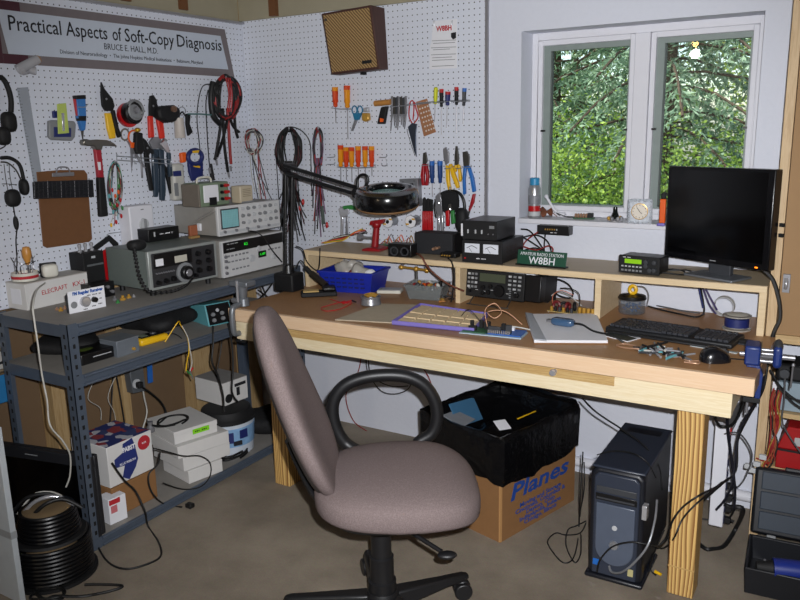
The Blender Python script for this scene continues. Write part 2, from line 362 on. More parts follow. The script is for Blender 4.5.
_n = N(_nt, 'ShaderNodeMath', operation='MULTIPLY_ADD'); _n.inputs[1].default_value = 13; _L.new(_nz.outputs['Fac'], _n.inputs[0]); _L.new(_m.outputs[0], _n.inputs[2])
_f = N(_nt, 'ShaderNodeMath', operation='FRACT'); _L.new(_n.outputs[0], _f.inputs[0])
_r = N(_nt, 'ShaderNodeValToRGB'); _r.color_ramp.elements[0].color = lin('d6b06c')+[1]; _r.color_ramp.elements[1].color = lin('7a4c20')+[1]; _r.color_ramp.elements[0].position = .25; _r.color_ramp.elements[1].position = .95
_L.new(_f.outputs[0], _r.inputs[0]); _L.new(_r.outputs[0], _b.inputs['Base Color']); _b.inputs['Roughness'].default_value = .55
BX0, BX1, BY, BZ = .548, 2.594, -.802, .79
bench = thing('workbench', 'long wooden workbench with brown hardboard top and pine apron under the window', 'workbench', (BX0, 0, 0))
w = BX1-BX0
MB().slab([(0, BY+.020), (w, BY+.020), (w, -.280), (2.554-BX0, -.280), (2.554-BX0, -.012), (0, -.012)], BZ-.05, BZ).build('top', hb, bench)
B(bench, 'front_edge', edgew, 0, w, BY, BY+.0195, BZ-.053, BZ, .002)
B(bench, 'apron', apw, .02, 2.535-BX0, -.782, -.744, .653, .732, .002)
B(bench, 'apron_rear', apw, .02, 2.535-BX0, -.07, -.032, .653, .739, .002)
for x in (.02, 1.988-.04): B(bench, 'apron_side', apw, x, x+.036, -.743, -.071, .653, .739)
dr = B(bench, 'drawer_front', wood('drawer pine', 'c8ab74', 'a88450', 5, (1, 26, 26), .55, 5.0), .30, 2.185-BX0, -.786, -.783, .700, .731)
LA(dr, 'knob', chrome, [(0, -.03), (.010, -.028), (.012, -.02), (.006, -.008), (.008, 0)], P(555, 371, y=-.786)-Vector((BX0, 0, 0)), 'y', 14)
for x, y in ((2.374, -.7425), (.70, -.7425)):
    lg = B(bench, 'leg', legw, x-BX0, x-BX0+.082, y, y+.089, .0, .7385 if y > -.3 else .7385, .003)
    if x > 2: B(lg, 'saw_line', mat('pale saw cut', 'b8955c', .7), x-BX0-.0005, x-BX0+.0825, y-.0006, y+.02, .098, .103)
# the raised shelf standing on the bench
RZ0, RZ1, RY = .943, .966, -.300
pshelf = wood('birch shelf', 'dcc6a2', 'ceb58c', 4, (1, 20, 20), .5, 2.5); rtop = wood('grey shelf top', 'b4a286', 'a49278', 4, (1, 20, 20), .5, 2.0)
riser = thing('riser_shelf', 'long birch shelf riser standing on the back of the bench', 'shelf', (.567, 0, BZ))
w = 2.557-.567
B(riser, 'shelf_board', pshelf, 0, w, RY, -.006, RZ0-BZ, RZ1-BZ, .0015)
B(riser, 'shelf_top_skin', rtop, .0, w, RY+.003, -.006, RZ1-BZ+.0001, RZ1-BZ+.0015)
for x0, x1 in ((0, .022), (1.366-.567, 1.388-.567), (1.962-.567, 1.986-.567), (2.533-.567, w)):
    B(riser, 'divider', pshelf, x0, x1, RY+.004, -.012, .0, RZ0-BZ, .0015)
RZ = RZ1+.0016

# ---------------------------------------------------------------- slotted steel shelving on the left
stl = mat('blue grey enamel', '56606e', .42, .35, var=.12, scale=25); brd = mat('shelf board grey', '8a8680', .7, var=.15, scale=18)
SX0, SX1, SY0, SY1 = .058, .476, -1.518, -.215
shelf = thing('steel_shelving', 'grey slotted steel shelving unit along the left wall', 'shelving unit', (0, 0, 0))
slot = mat('slot shadow', '08080a', .9)
for x, sx in ((SX1, -1), (SX0, 1)):
    for y, sy in ((SY0, 1), (SY1, -1)):
        t = .0025; wd = .040
        xa, xb = sorted((x, x+sx*wd)); ya, yb = sorted((y, y+sy*wd)); xt = sorted((x, x+sx*t)); yt = sorted((y, y+sy*t))
        top = .872
        po = MB().box(*xt, ya, yb, 0, top).box(xa, xb, *yt, 0, top).build('post', stl, shelf)
        k = 0; z = .06
        mbb = MB()
        while z < top-.03:
            xf = x-sx*.0006; mbb.box(*sorted((xf, xf+sx*.001)), y+sy*.016, y+sy*.026, z, z+.016)
            yf = y-sy*.0006; mbb.box(x+sx*.016, x+sx*.026, *sorted((yf, yf+sy*.001)), z, z+.016); z += .038
        mbb.build('slots', slot, po, smooth=0)['kind'] = 'stuff'
def deck(z, lip, name='shelf_deck'):
    x0, x1, y0, y1 = SX0+.003, SX1-.003, SY0+.003, SY1-.003
    d = B(shelf, name, brd, x0, x1, y0, y1, z-.008, z)
    for nm, a in (('front_lip', (x1-.001, x1+.004, y0, y1)), ('rear_lip', (x0-.002, x0+.003, y0, y1)), ('end_lip', (x0+.004, x1-.002, y0-.002, y0+.001)), ('end_lip', (x0+.004, x1-.002, y1-.001, y1+.002))):
        l = B(d, nm, stl, a[0], a[1], a[2], a[3], z-lip, z-.0005)
    MB().cyl((x1+.006, y0+.04, z-.007), (x1+.006, y1-.04, z-.007), .007, n=10).cyl((x1+.006, y0+.04, z-lip+.006), (x1+.006, y1-.04, z-lip+.006), .006, n=10).build('rolled_edge', stl, d)
Z1, Z2, Z3 = .868, .681, .044
deck(Z1, .044); deck(Z2, .044); deck(Z3, .040)
# ================================================================ office chair
def fabric(name, c1, c2):
    m, nt, b = nodes_of(name); L = nt.links
    tc = N(nt, 'ShaderNodeTexCoord'); v = N(nt, 'ShaderNodeTexVoronoi', _Scale=260.0); n = N(nt, 'ShaderNodeTexNoise', _Scale=4.0, _Detail=3.0)
    L.new(tc.outputs['Object'], v.inputs['Vector']); L.new(tc.outputs['Object'], n.inputs['Vector'])
    mx = N(nt, 'ShaderNodeMix', data_type='RGBA'); mx.inputs[6].default_value = lin(c1)+[1]; mx.inputs[7].default_value = lin(c2)+[1]
    L.new(v.outputs['Distance'], mx.inputs[0]); L.new(mx.outputs[2], b.inputs['Base Color']); b.inputs['Roughness'].default_value = .9
    b.inputs['Specular IOR Level'].default_value = .2
    bp = N(nt, 'ShaderNodeBump', _Strength=.3, _Distance=.002); L.new(v.outputs['Distance'], bp.inputs['Height']); L.new(bp.outputs[0], b.inputs['Normal'])
    return m
fab = fabric('mauve grey weave', '675a59', '7b6e6c'); cblk = mat('chair plastic', '151517', .45)
CH = Vector((1.652, -1.352, 0)); CA = math.radians(33)
chair = thing('office_chair', 'mauve grey fabric swivel office chair with one black loop armrest', 'chair', CH, CA)
def seatw(q):
    x, y, z = q
    x *= 1-.05*(y/.25)**2
    if z > 0: z += .012*max(0, 1-(x/.25)**2-(y/.26)**2)
    z -= .030*max(0, (x-.10)/.15)**2      # waterfall front
    y *= 1-.12*max(0, (-x)/.25)
    return Vector((x, y, z))
MB().ell((.052, 0, .447), .244, .246, .056, .55, .62, 48, 20, seatw).build('seat', fab, chair, smooth=80)
MB().ell((.052, 0, .404), .20, .205, .020, .5, .6, 40, 10).build('seat_pan', cblk, chair, smooth=60)
def backw(q):
    x, y, z = q
    t = (z+.27)/.54
    y *= .90-.34*max(0, t-.30)**1.2*1.35+.10*math.sin(min(1, max(0, t))*math.pi)
    x += -.33*(z)+.10*(y/.22)**2*.30+.10*(abs(z-.0)/.27)**2*.18
    return Vector((x, y, z))
MB().ell((-.245, 0, .724), .040, .205, .272, .60, .70, 44, 26, backw).build('backrest', fab, chair, smooth=80)
MB().ell((-.262, 0, .715), .022, .175, .245, .45, .6, 44, 22, backw).build('back_shell', mat('chair shell', '2a2422', .6), chair, smooth=60)
T(chair, 'back_bracket', cblk, [(-.02, 0, .385), (-.12, 0, .375), (-.19, 0, .42), (-.235, 0, .52), (-.262, 0, .60)], .024, 8, 4, flat=.5)
C(chair, 'seat_mechanism', cblk, (-.03, 0, .385), (.03, 0, .335), .075, .05, 16, .006)
B(chair, 'tilt_plate', cblk, -.10, .13, -.085, .085, .378, .392, .004)
LA(chair, 'gas_column', cblk, [(.0, .07), (.043, .07), (.043, .16), (.0435, .162), (.037, .165), (.037, .24), (.0375, .242), (.031, .246), (.031, .372), (0, .372)])
T(chair, 'lever', cblk, [(.03, -.03, .352), (.10, -.10, .335), (.17, -.165, .318)], .0065, 8, 3)
T(chair, 'lever', cblk, [(.03, .03, .352), (.13, .09, .345), (.21, .13, .338)], .0065, 8, 3)
MB().ell((.185, -.178, .314), .028, .018, .010).build('lever_paddle', cblk, chair)
base = LA(chair, 'base_hub', cblk, [(0, .055), (.05, .055), (.056, .075), (.05, .12), (.046, .13), (0, .13)])
for k in range(5):
    a = math.radians(60-33+72*k); d = Vector((math.cos(a), math.sin(a), 0)); n = Vector((-d.y, d.x, 0))
    mb = MB(); st = []
    for s, hw, z0, z1 in ((.035, .036, .06, .118), (.12, .030, .066, .108), (.22, .024, .07, .096), (.295, .021, .068, .088), (.315, .012, .068, .084)):
        c = d*s; st += [c+n*hw+Vector((0, 0, z0)), c-n*hw+Vector((0, 0, z0)), c-n*hw*.7+Vector((0, 0, z1)), c+n*hw*.7+Vector((0, 0, z1))]
    f = [(0, 1, 2, 3), (16, 19, 18, 17)]
    for j in range(4):
        for i in range(4): f.append((j*4+i, j*4+(i+1) % 4, j*4+4+(i+1) % 4, j*4+4+i))
    mb.add(st, f); arm = mb.build('base_arm', cblk, chair, bev=.006)
    cs = MB(); c = d*.295+Vector((0, 0, .030))
    sw = Matrix.Rotation(a+1.2+k*.5, 4, 'Z'); sx = sw @ Vector((1, 0, 0))
    cs.cyl(c+sx*.006, c+sx*.026, .0295, n=20).cyl(c-sx*.006, c-sx*.026, .0295, n=20)
    cs.build('caster_wheel', cblk, arm, bev=.004)
    MB().cyl(c+Vector((0, 0, .0)), c+Vector((0, 0, .055)), .008, n=10).ell(c+Vector((0, 0, .012)), .024, .018, .026, nu=14, nv=8).build('caster_fork', cblk, arm)
# the loop armrest on the far side, fixed under the seat
inv = Matrix.Translation(CH) @ Matrix.Rotation(CA, 4, 'Z'); inv.invert()
def PL(a, b, ly_=.285):
    d = _F+_R*((a-400)/FPX)-_U*((b-300)/FPX); c = inv @ CAM; dl = inv.to_3x3() @ d; return c+dl*((ly_-c.y)/dl.y)
ring = [PL(a, b) for a, b in ((352, 447), (340, 436), (333, 418), (334, 400), (344, 386), (362, 378), (386, 375), (408, 377), (425, 386), (435, 402), (437, 420), (431, 434), (418, 444))]
ring = [Vector((q.x, .285-.02*max(0, (.52-q.z)/.1), q.z)) for q in ring]
T(chair, 'armrest', cblk, [(.03, .12, .436), (.02, .22, .441)]+ring+[(.20, .22, .441), (.17, .12, .436)], .0215, 12, 5)
for ch in chair.children:
    if ch.name.split('.')[0] in ('seat', 'seat_pan', 'backrest', 'back_shell', 'back_bracket', 'seat_mechanism', 'tilt_plate', 'lever', 'lever_paddle'): ch.location = (0, -.012, .036)
# ================================================================ cardboard moving box with a bin bag
ca = math.radians(74.5)
A = P(500, 543, z=0); Rr = P(574, 500, z=0); Lf = P(443, 500, z=0)
ux = (Rr-A).normalized(); lx = (Rr-A).length; uy = Vector((-ux.y, ux.x, 0)); ly = .40
carton = thing('moving_carton', 'brown cardboard moving carton with blue printed lettering lined with a bin bag', 'box', A, math.atan2(ux.y, ux.x))
H = .40
MB().box(0, lx, 0, .005, 0, H).box(0, lx, ly-.005, ly, 0, H).box(0, .005, .005, ly-.005, 0, H).box(lx-.005, lx, .005, ly-.005, 0, H).box(.005, lx-.005, .005, ly-.005, 0, .005).build('carton_walls', card, carton)
B(carton, 'corner_tape', mat('tan tape', 'b88a58', .5), -.0008, .010, -.0008, .006, .002, H-.01)
iblue = mat('blue print', '16408c', .7)
text(carton, 'lettering', iblue, 'Planes', .092, (lx*.50, -.0006, .174), width=.37, bold=.0022, shear=.2)
text(carton, 'lettering', iblue, 'Moving and Storage\nCincinnati, Columbus &\nDayton, Ohio\nIndianapolis, Indiana\nChicago, Illinois', .025, (lx*.52, -.0006, .068), width=.32, bold=.0005, space=.80)
# black bag: folded over the rim in a wavy skirt
bag = mat('black bin bag', '0a0a0c', .22, var=.3, scale=40, bump=.5)
def bag_mesh():
    mb = MB(); n = 96; rows = []
    per = 2*(lx+ly)
    def pt(s, o):
        s %= per
        if s < lx: return Vector((s, -o, 0))
        s -= lx
        if s < ly: return Vector((lx+o, s, 0))
        s -= ly
        if s < lx: return Vector((lx-s, ly+o, 0))
        return Vector((-o, ly-(s-lx), 0))
    drop = lambda s: {0: 0}.get(0)+(.26+.05*math.sin(s*9)) if False else 0
    for i in range(n):
        s = per*i/n
        if s < lx: lo = .228+.014*(s/lx)-.012*math.sin(s/lx*math.pi)
        elif s < lx+ly: lo = H-.10
        elif s < 2*lx+ly: lo = H-.12
        else: lo = .31-.082*((s-2*lx-ly)/ly)**.9
        lo += .006*math.sin(i*.55)+.003*math.sin(i*1.1)
        wob = lambda k: .004*math.sin(i*.7+k*2.1)+.002*math.sin(i*1.6+k)
        col = [(-.020, H-.26), (-.018, H-.12), (-.015, H-.02), (-.010, H+.014), (.006, H+.020), (.013, H+.006), (.012+.004, (H+lo)/2+.08), (.014, (H+lo)/2), (.011, lo)]
        rows.append([pt(s, o+(abs(wob(k)) if o > .005 else wob(k)*.6))+Vector((0, 0, z+((.003*math.sin(i*.5)) if k in (3, 4) else 0))) for k, (o, z) in enumerate(col)])
    k = len(rows[0]); v = [q for r in rows for q in r]; f = []
    for i in range(n):
        for j in range(k-1): f.append((i*k+j, ((i+1) % n)*k+j, ((i+1) % n)*k+j+1, i*k+j+1))
    return mb.add(v, f)
bg_o = bag_mesh().build('bin_bag', bag, carton, smooth=50)
# packaging waste in the bag
def rubbish(name, label, mt, poly, z, tilt, rz, th=.003):
    o = MB().slab(poly, 0, th).build(name, mt, bev=.002); o.location = z; o.rotation_euler = (tilt[0], tilt[1], rz); tag(o, label, 'rubbish'); return o
cc = A+ux*lx*.5+uy*ly*.5
o = MB().ell((0, 0, 0), .20, .155, .10, 1, .8, 40, 16, lambda q: q*(1+.12*math.sin(q.x*40+q.y*31)*math.cos(q.z*50))).build('crumpled_bag', bag, smooth=45)
o.location = cc+Vector((0, 0, .235)); o.rotation_euler = (0, 0, ca); tag(o, 'crumpled black plastic lying inside the lined carton', 'rubbish')
pk = mat('clear packet', 'a0a4aa', .25, alpha=.75)
q = A+ux*.06+uy*.22
rubbish('plastic_packet', 'clear plastic parts packet lying in the bin bag', pk, [(0, 0), (.13, 0), (.12, .09), (.01, .10)], q+Vector((-.02, .0, .375)), (.3, .1), ca+.3)
rubbish('label_slip', 'white barcode slip lying on the waste in the carton', paper, [(0, 0), (.06, 0), (.06, .05), (0, .05)], A+ux*.15+uy*.13+Vector((0, 0, .365)), (.5, .1), ca-.2)
rubbish('blue_sleeve', 'blue cardboard sleeve standing in the lined carton', mat('faded blue card', '3f6f92', .6), [(0, 0), (.20, 0), (.20, .10), (0, .10)], A+ux*.10+uy*.30+Vector((0, 0, .345)), (1.0, .15), ca+.2)
rubbish('yellow_strip', 'black and yellow printed strip in the bin bag', yel, [(0, 0), (.12, 0), (.12, .006), (0, .006)], A+ux*.25+uy*.12+Vector((0, 0, .385)), (.3, .0), ca)
# ================================================================ computer tower
pcb0 = P(586, 575, z=0)
pc = thing('computer_tower', 'dark blue grey desktop computer tower standing under the bench', 'computer', P(588, 573, z=0), math.radians(1))
pcm = mat('charcoal blue plastic', '2c323f', .38, var=.08); pcd = mat('black blue plastic', '14161d', .4); pcs = mat('slate bezel', '4f5766', .35)
W_, D_, H_ = .180, .43, .405
B(pc, 'body', pcd, .006, W_-.006, .035, D_, .012, H_-.006, .010)
MB().prism([(0, .012), (W_, .012), (W_, H_-.02), (W_-.02, H_), (.02, H_), (0, H_-.02)], -.010, .045).build('front_bezel', pcd, pc, bev=.012, seg=3)
MB().prism([(.015, .020), (W_-.015, .020), (W_-.015, H_-.03), (W_-.03, H_-.014), (.03, H_-.014), (.015, H_-.03)], -.018, -.008).build('bezel_face', pcm, pc, bev=.005)
n = 14; arc = [(W_-.026, .285), (.026, .285), (.026, .13)]+[(W_/2-(W_/2-.026)*math.cos(math.pi*i/n), .13-.065*math.sin(math.pi*i/n)) for i in range(1, n)]+[(W_-.026, .13)]
MB().prism(arc, -.024, -.017).build('front_door', pcs, pc, bev=.003)
B(pc, 'optical_drive', blk, .022, W_-.022, -.021, -.012, .295, .318, .001)
B(pc, 'drive_tray', dgrey, .026, W_-.03, -.0225, -.020, .300, .306)
B(pc, 'drive_bay', dgrey, .024, W_-.024, -.021, -.012, .323, .345, .002)
LA(pc, 'power_button', mat('silver button', 'b8bcc4', .3, .8), [(0, -.030), (.014, -.029), (.017, -.024)], (W_/2, 0, .142), 'y', 20)
LA(pc, 'badge', lgrey, [(0, -.0262), (.008, -.026), (.009, -.024)], (W_/2, 0, .205), 'y', 16)
B(pc, 'sticker', blu, .020, .042, -.0188, -.0178, .052, .074); B(pc, 'sticker', mat('gold sticker', 'b0a878', .4), W_-.042, W_-.024, -.0188, -.0178, .040, .066)
MB().box(-.008, W_+.008, -.022, D_*.5, 0, .016).build('foot', pcd, pc, bev=.006)
MB().box(.002, W_-.002, -.005, D_-.01, H_-.0055, H_+.004).build('top_cover', pcm, pc, bev=.006)
B(pc, 'handle_recess', pcd, .03, W_-.03, D_-.10, D_-.05, H_+.0035, H_+.0045)
B(pc, 'usb_stick', chrome, W_-.004, W_+.012, -.03, .0, .26, .31, .002)
# ================================================================ left shelf, upper deck
HALF = math.pi/2
# white carton with handwriting
a = P(33, 309.5, z=Z1)+Vector((0, -.022, 0))
bx = thing('white_carton', 'long white cardboard carton with red handwriting on the shelf end', 'box', a, math.radians(91))
B(bx, 'carton_body', cardw, 0, .28, 0, .118, 0, .100, .001)
B(bx, 'lid_flap', mat('white lid', 'c2beb8', .8), -.001, .281, -.001, .119, .1005, .103, .001)
text(bx, 'handwriting', inkr, 'ELECRAFT', .026, (.125, -.0006, .058), (HALF, -.05, 0), width=.115)
text(bx, 'handwriting', inkr, 'KX-1', .026, (.238, -.0006, .064), (HALF, -.05, 0), width=.055)
B(bx, 'address_label', paper, -.0012, -.0002, .03, .09, .02, .08)
top = a.z+.103
# tin of small tools on the carton
t0 = a+Vector((-.060, .045, .104))
tin = thing('tool_tin', 'round white tin of small wire picks on the white carton', 'tin', t0)
LA(tin, 'can', offw, [(0, .002), (.046, .002), (.048, .003), (.048, .034), (.045, .034), (.043, .006), (0, .006)]); LA(tin, 'label_band', inkr, [(.0484, .012), (.0487, .013), (.0487, .022), (.0484, .023)], n=24)
for k in range(9):
    an = k*.9; MB().tube([(.02*math.cos(an), .02*math.sin(an), .01), (.035*math.cos(an), .035*math.sin(an), .06), (.05*math.cos(an+.8), .04*math.sin(an+.8), .075+.02*(k % 3))], .0016, 5, 4).build('wire_pick', steel if k % 2 else blkm, tin)
sd = thing('stubby_awl', 'awl with a pale wooden pear handle standing in the tin', 'tool', t0+Vector((.010, .012, .008)))
LA(sd, 'handle', mat('pale wood handle', 'c0853c', .4), [(0, .125), (.012, .122), (.0175, .105), (.0165, .085), (.010, .065), (.008, .055), (0, .055)], n=18)
C(sd, 'shaft', steel, (0, 0, 0), (0, 0, .056), .003, .004, 10)
# beige transformer
t1 = a+Vector((-.050, .140, .1035))
tf = thing('transformer', 'beige and black power transformer block on the white carton', 'transformer', t1, 1.2)
B(tf, 'core', blkm, -.030, .030, -.012, .012, 0, .056, .003); MB().ell((0, -.022, .028), .030, .022, .026, .5, .5, 20, 10).build('coil_cover', offw, tf); MB().ell((0, .020, .028), .028, .020, .026, .5, .5, 20, 10).build('coil_cover', offw, tf)
T(tf, 'lead', blk, [(-.03, .0, .02), (-.06, .02, .035), (-.08, -.01, .004)], .0022)
# black boxes
a2 = P(73, 291, z=Z1)
pw = thing('binding_post_box', 'black metal box with chrome binding posts behind the radio', 'electronics', (.055, -1.098, Z1+.001), math.radians(90))
B(pw, 'case', blkm, -.050, .050, -.045, .045, 0, .175, .002)
for x in (-.028, 0, .030): LA(pw, 'binding_post', chrome, [(.009, .175), (.009, .183), (.005, .185), (.005, .195), (.0075, .197), (.0075, .208), (0, .21)], (x, 0, 0), n=12)
B(pw, 'label_plate', lgrey, -.01, .008, -.0462, -.0452, .150, .159); B(pw, 'label_plate', mat('dim print', '55585a', .6), -.035, .045, -.0462, -.0452, .118, .126)
gx = thing('black_tuner', 'small black tuner box with shiny knobs beside the red bow saw', 'electronics', (.166, -1.150, Z1), math.radians(88))
B(gx, 'case', blk, -.05, .065, -.03, .03, 0, .062, .002)
for x, z in ((-.03, .042), (.0, .044), (.03, .043), (.05, .02), (-.01, .018)): LA(gx, 'knob', steel, [(.007, -.030), (.007, -.040), (0, -.041)], (x, 0, z), 'y', 10)
# red bow saw hung at the wall
rs, f = hang('bow_saw', 'red framed bow saw hanging behind the grey transceiver', 'saw', 'L', 112, 262, .03)
tr(rs, f, 'frame', red, [(100, 256), (104, 250), (112, 247), (126, 247), (126, 255), (112, 256), (108, 262), (108, 284), (103, 290), (101, 275)], .022, .036, .003)
tt(rs, f, 'blade', steel, [(104, 288), (112, 284), (124, 280)], .003, .03, 6)
# black square ruler hanging
sq, f = hang('try_square', 'black try square hanging above the red bow saw', 'tool', 'L', 106, 243, .015)
tr(sq, f, 'stock', blkm, [(90, 249), (109, 235), (118, 243), (118, 250), (115, 248), (109, 241), (93, 253)], .006, .014, .001)
tt(sq, f, 'hanger', hook_m, [(108, 238, .0), (108, 234, .03), (121, 232, .03)], .002, .02)
# white panel radio kit
tk = thing('receiver_kit', 'small white panel receiver kit with chrome tuning knob at the shelf front', 'radio', P(70, 314.5, z=Z1), math.radians(84))
B(tk, 'case', dgrey, .005, .145, .006, .030, 0, .070, .002); B(tk, 'front_panel', paper, 0, .150, 0, .004, .001, .084, .001)
text(tk, 'lettering', inkblue, 'FM Regular Receiver', .017, (.080, -.0006, .073), width=.125, bold=.0008)
pline(tk, inkb, (.105, -.0006, .058), .06, 0.0048)
pline(tk, inkb, (.065, -.0006, .008), .018, 0.0048); pline(tk, inkb, (.100, -.0006, .014), .018, 0.0048); pline(tk, inkb, (.127, -.0006, .018), .018, 0.0048)
LA(tk, 'tuning_knob', chrome, [(.020, 0), (.020, -.012), (.017, -.015), (0, -.016)], (.063, 0, .038), 'y', 20); LA(tk, 'knob', blk, [(.011, 0), (.010, -.014), (0, -.015)], (.102, 0, .038), 'y', 16)
LA(tk, 'speaker_grille', grey, [(.013, 0), (.013, -.0015), (0, -.002)], (.020, 0, .032), 'y', 18); C(tk, 'toggle', steel, (.126, 0, .038), (.126, -.012, .041), .0022)
# loose components in front of the radio
for k, (px, py, mt, sz) in enumerate(((115, 300, 'steel', .010), (123, 300, 'brass', .012), (129, 298, 'brass', .010), (118, 303, 'grn', .008), (134, 297, 'chrome', .007), (61, 311, 'brass', .009), (65, 309, 'copper', .008), (57, 310, 'copper', .007))):
    q = P(px, py, z=Z1); o = MB().lathe([(0, 0), (sz, 0), (sz, sz*.8), (sz*.5, sz*.9), (sz*.45, sz*1.6), (0, sz*1.7)], n=10).build('connector', {'steel': steel, 'brass': brass, 'grn': grn, 'chrome': chrome, 'copper': copper}[mt]); o.location = q
    tag(o, 'small '+{'grn': 'green', 'steel': 'dull steel', 'chrome': 'shiny chrome'}.get(mt, mt)+' connector lying loose on the upper steel shelf', 'connector', 'loose connectors on the upper steel shelf')
# transceiver
RW, RD, RH = .350, .285, .158
ra = P(151, 291, z=Z1+.028)-Vector((0, 0, .016))
tx = thing('transceiver', 'grey metal radio transceiver with round tuning dial on the steel shelf', 'radio', ra+Vector((0, 0, .016)), math.radians(85.5))
rg = mat('grey green hammertone', '6d7672', .5, .2, var=.12, scale=120); rdk = mat('radio panel', '2c2c2e', .45)
B(tx, 'cabinet', rg, 0, RW, .012, RD, 0, RH, .004)
B(tx, 'bezel', mat('light bezel', '9a9f9c', .4, .3), -.002, RW+.002, -.002, .014, -.001, RH+.001, .003)
B(tx, 'front_panel', rdk, .012, RW-.012, -.004, .0, .010, RH-.010, .001)
B(tx, 'display_strip', blk, .020, .215, -.006, -.003, .086, RH-.014, .001)
B(tx, 'meter', paper, .030, .068, -.007, -.005, .095, .124, .001); B(tx, 'frequency_window', mat('pale dial', 'b9b6a8', .4), .125, .188, -.007, -.005, .096, .124, .001)
LA(tx, 'tuning_dial', grey, [(.042, -.004), (.042, -.012), (.036, -.014), (.030, -.014)], (.170, 0, .050), 'y', 28)
LA(tx, 'tuning_knob', blk, [(.030, -.010), (.029, -.032), (.025, -.036), (0, -.036)], (.170, 0, .050), 'y', 24); LA(tx, 'knob_cap', steel, [(.016, -.036), (.013, -.039), (0, -.039)], (.170, 0, .050), 'y', 18)
for x, z, r in ((.245, .118, .012), (.245, .082, .012), (.245, .047, .012), (.300, .118, .013), (.300, .082, .012), (.300, .045, .013), (.035, .028, .010), (.072, .030, .011), (.110, .033, .012), (.225, .028, .009)):
    LA(tx, 'knob', blk, [(r, -.004), (r*.9, -.018), (r*.8, -.020), (0, -.020)], (x, 0, z), 'y', 14)
for k in range(8): LA(tx, 'switch', steel, [(.0035, -.004), (.0028, -.013), (0, -.0135)], (.030+.012*k, 0, .066), 'y', 8)
for x in (.02, RW-.04):
    for y in (.03, RD-.05): C(tx, 'foot', rub, (x+.01, y, -.0275), (x+.01, y, .001), .011)
# microphone with coiled lead on the transceiver
mcq = ra+Vector((-.075, .03, .016+RH+.001))
mc = thing('hand_microphone', 'black hand microphone with curly lead lying on the transceiver', 'microphone', mcq+Vector((.0, -.018, 0)))
MB().ell((0, 0, .022), .030, .038, .022, .7, .7, 20, 10).build('microphone_body', blkm, mc)
pts = []; path = catmull([Vector(q) for q in ((.02, -.03, .015), (.055, -.055, -.03), (.075, -.06, -.10), (.12, -.055, -.150), (.16, .02, -.158), (.165, .09, -.148), (.14, .15, -.135))], 22)
T(mc, 'curly_lead', rub, [q+Vector((.0045*math.cos(i*1.25), 0.0045*math.sin(i*1.25), .0045*math.sin(i*1.25+1))) for i, q in enumerate(path)], .0042, 6, 2)
# white wall timer box and black mount box behind the transceiver
tb, f = hang('wall_timer', 'white plastic mechanical timer box with round dial hung behind the transceiver', 'timer', 'L', 136, 228, .075)
xs = f(129, 210, .075)[0]; xe = f(153, 210, .075)[0]; zt = f(136, 206, .075)[1]
B(tb, 'case', wht, xs, xe, -.075, -.002, -.125, zt, .006)
LA(tb, 'dial', lgrey, [(.026, -.075), (.024, -.083), (0, -.084)], ((xs+xe)/2+.006, 0, f(144, 224, .075)[1]), 'y', 22); B(tb, 'dial_grip', grey, (xs+xe)/2+.002, (xs+xe)/2+.010, -.093, -.083, f(144, 224, .075)[1]-.023, f(144, 224, .075)[1]+.023, .002)
pline(tb, inkb, ((xs+xe)/2+.006, -.0756, zt-.018), .018, 0.0048)
tr_ = RH+.0175
bb = thing('black_display_box', 'flat black box with white printing standing on the transceiver', 'electronics', ra+Vector((-.235, .190, tr_)), math.radians(86))
B(bb, 'case', blk, 0, .165, -.03, .045, 0, .055, .002); pline(bb, paper, (.095, -.0306, .030), .07, 0.006); B(bb, 'switch', lgrey, .028, .033, -.034, -.030, .022, .042)
# frequency counter and oscilloscope
ca_ = P(222.5, 279, z=Z1+.006)-Vector((0, -.006, .006))
ct = thing('frequency_counter', 'light grey bench frequency counter with green digits on the steel shelf', 'instrument', ca_+Vector((0, 0, .006)), math.radians(89))
cg = mat('instrument beige', '8f8c86', .5); cp = mat('instrument panel', 'c6c6c6', .5, var=.03)
B(ct, 'cabinet', cg, 0, .415, .012, .300, 0, .168, .004)
B(ct, 'front_panel', cp, .002, .413, -.003, .013, .002, .166, .002)
B(ct, 'display_window', blk, .008, .408, -.006, -.002, .112, .160, .001)
text(ct, 'digits', glow_g, '8.2', .016, (.150, -.0068, .138), width=.022); pline(ct, lgrey, (.065, -.0066, .151), .07, 0.0048)
pline(ct, lgrey, (.050, -.0066, .128), .05, 0.0042)
B(ct, 'display_window', blk, .232, .285, -.006, -.002, .060, .090, .001); text(ct, 'digits', glow_g, '1.107', .014, (.258, -.0068, .075), width=.034)
LA(ct, 'knob', lgrey, [(.017, -.003), (.015, -.014), (0, -.015)], (.185, 0, .066), 'y', 18); LA(ct, 'knob', lgrey, [(.014, -.003), (.012, -.012), (0, -.013)], (.235, 0, .105), 'y', 16)
for k in range(6): B(ct, 'button', grey, .030+.024*k, .044+.024*k, -.007, -.003, .092, .100, .001); B(ct, 'button', grey, .030+.024*k, .044+.024*k, -.007, -.003, .066, .073, .001)
for k in range(5): B(ct, 'button', grey, .055+.024*k, .069+.024*k, -.007, -.003, .030, .037, .001)
for x, z in ((.018, .076), (.018, .048), (.018, .022), (.018, .096)): LA(ct, 'socket', steel, [(.008, -.003), (.007, -.012), (.004, -.012), (.003, -.006), (0, -.006)], (x, 0, z), 'y', 12)
for k in range(4): B(ct, 'button', grey, .300+.024*k, .314+.024*k, -.007, -.003, .085, .093, .001)
LA(ct, 'knob', lgrey, [(.013, -.003), (.012, -.013), (0, -.014)], (.335, 0, .050), 'y', 16)
for x in (.03, .37):
    for y in (.03, .26): C(ct, 'foot', rub, (x, y, -.006), (x, y, .001), .012)
zc = Z1+.006+.168
sa = P(219, 238.0, z=zc+.006)
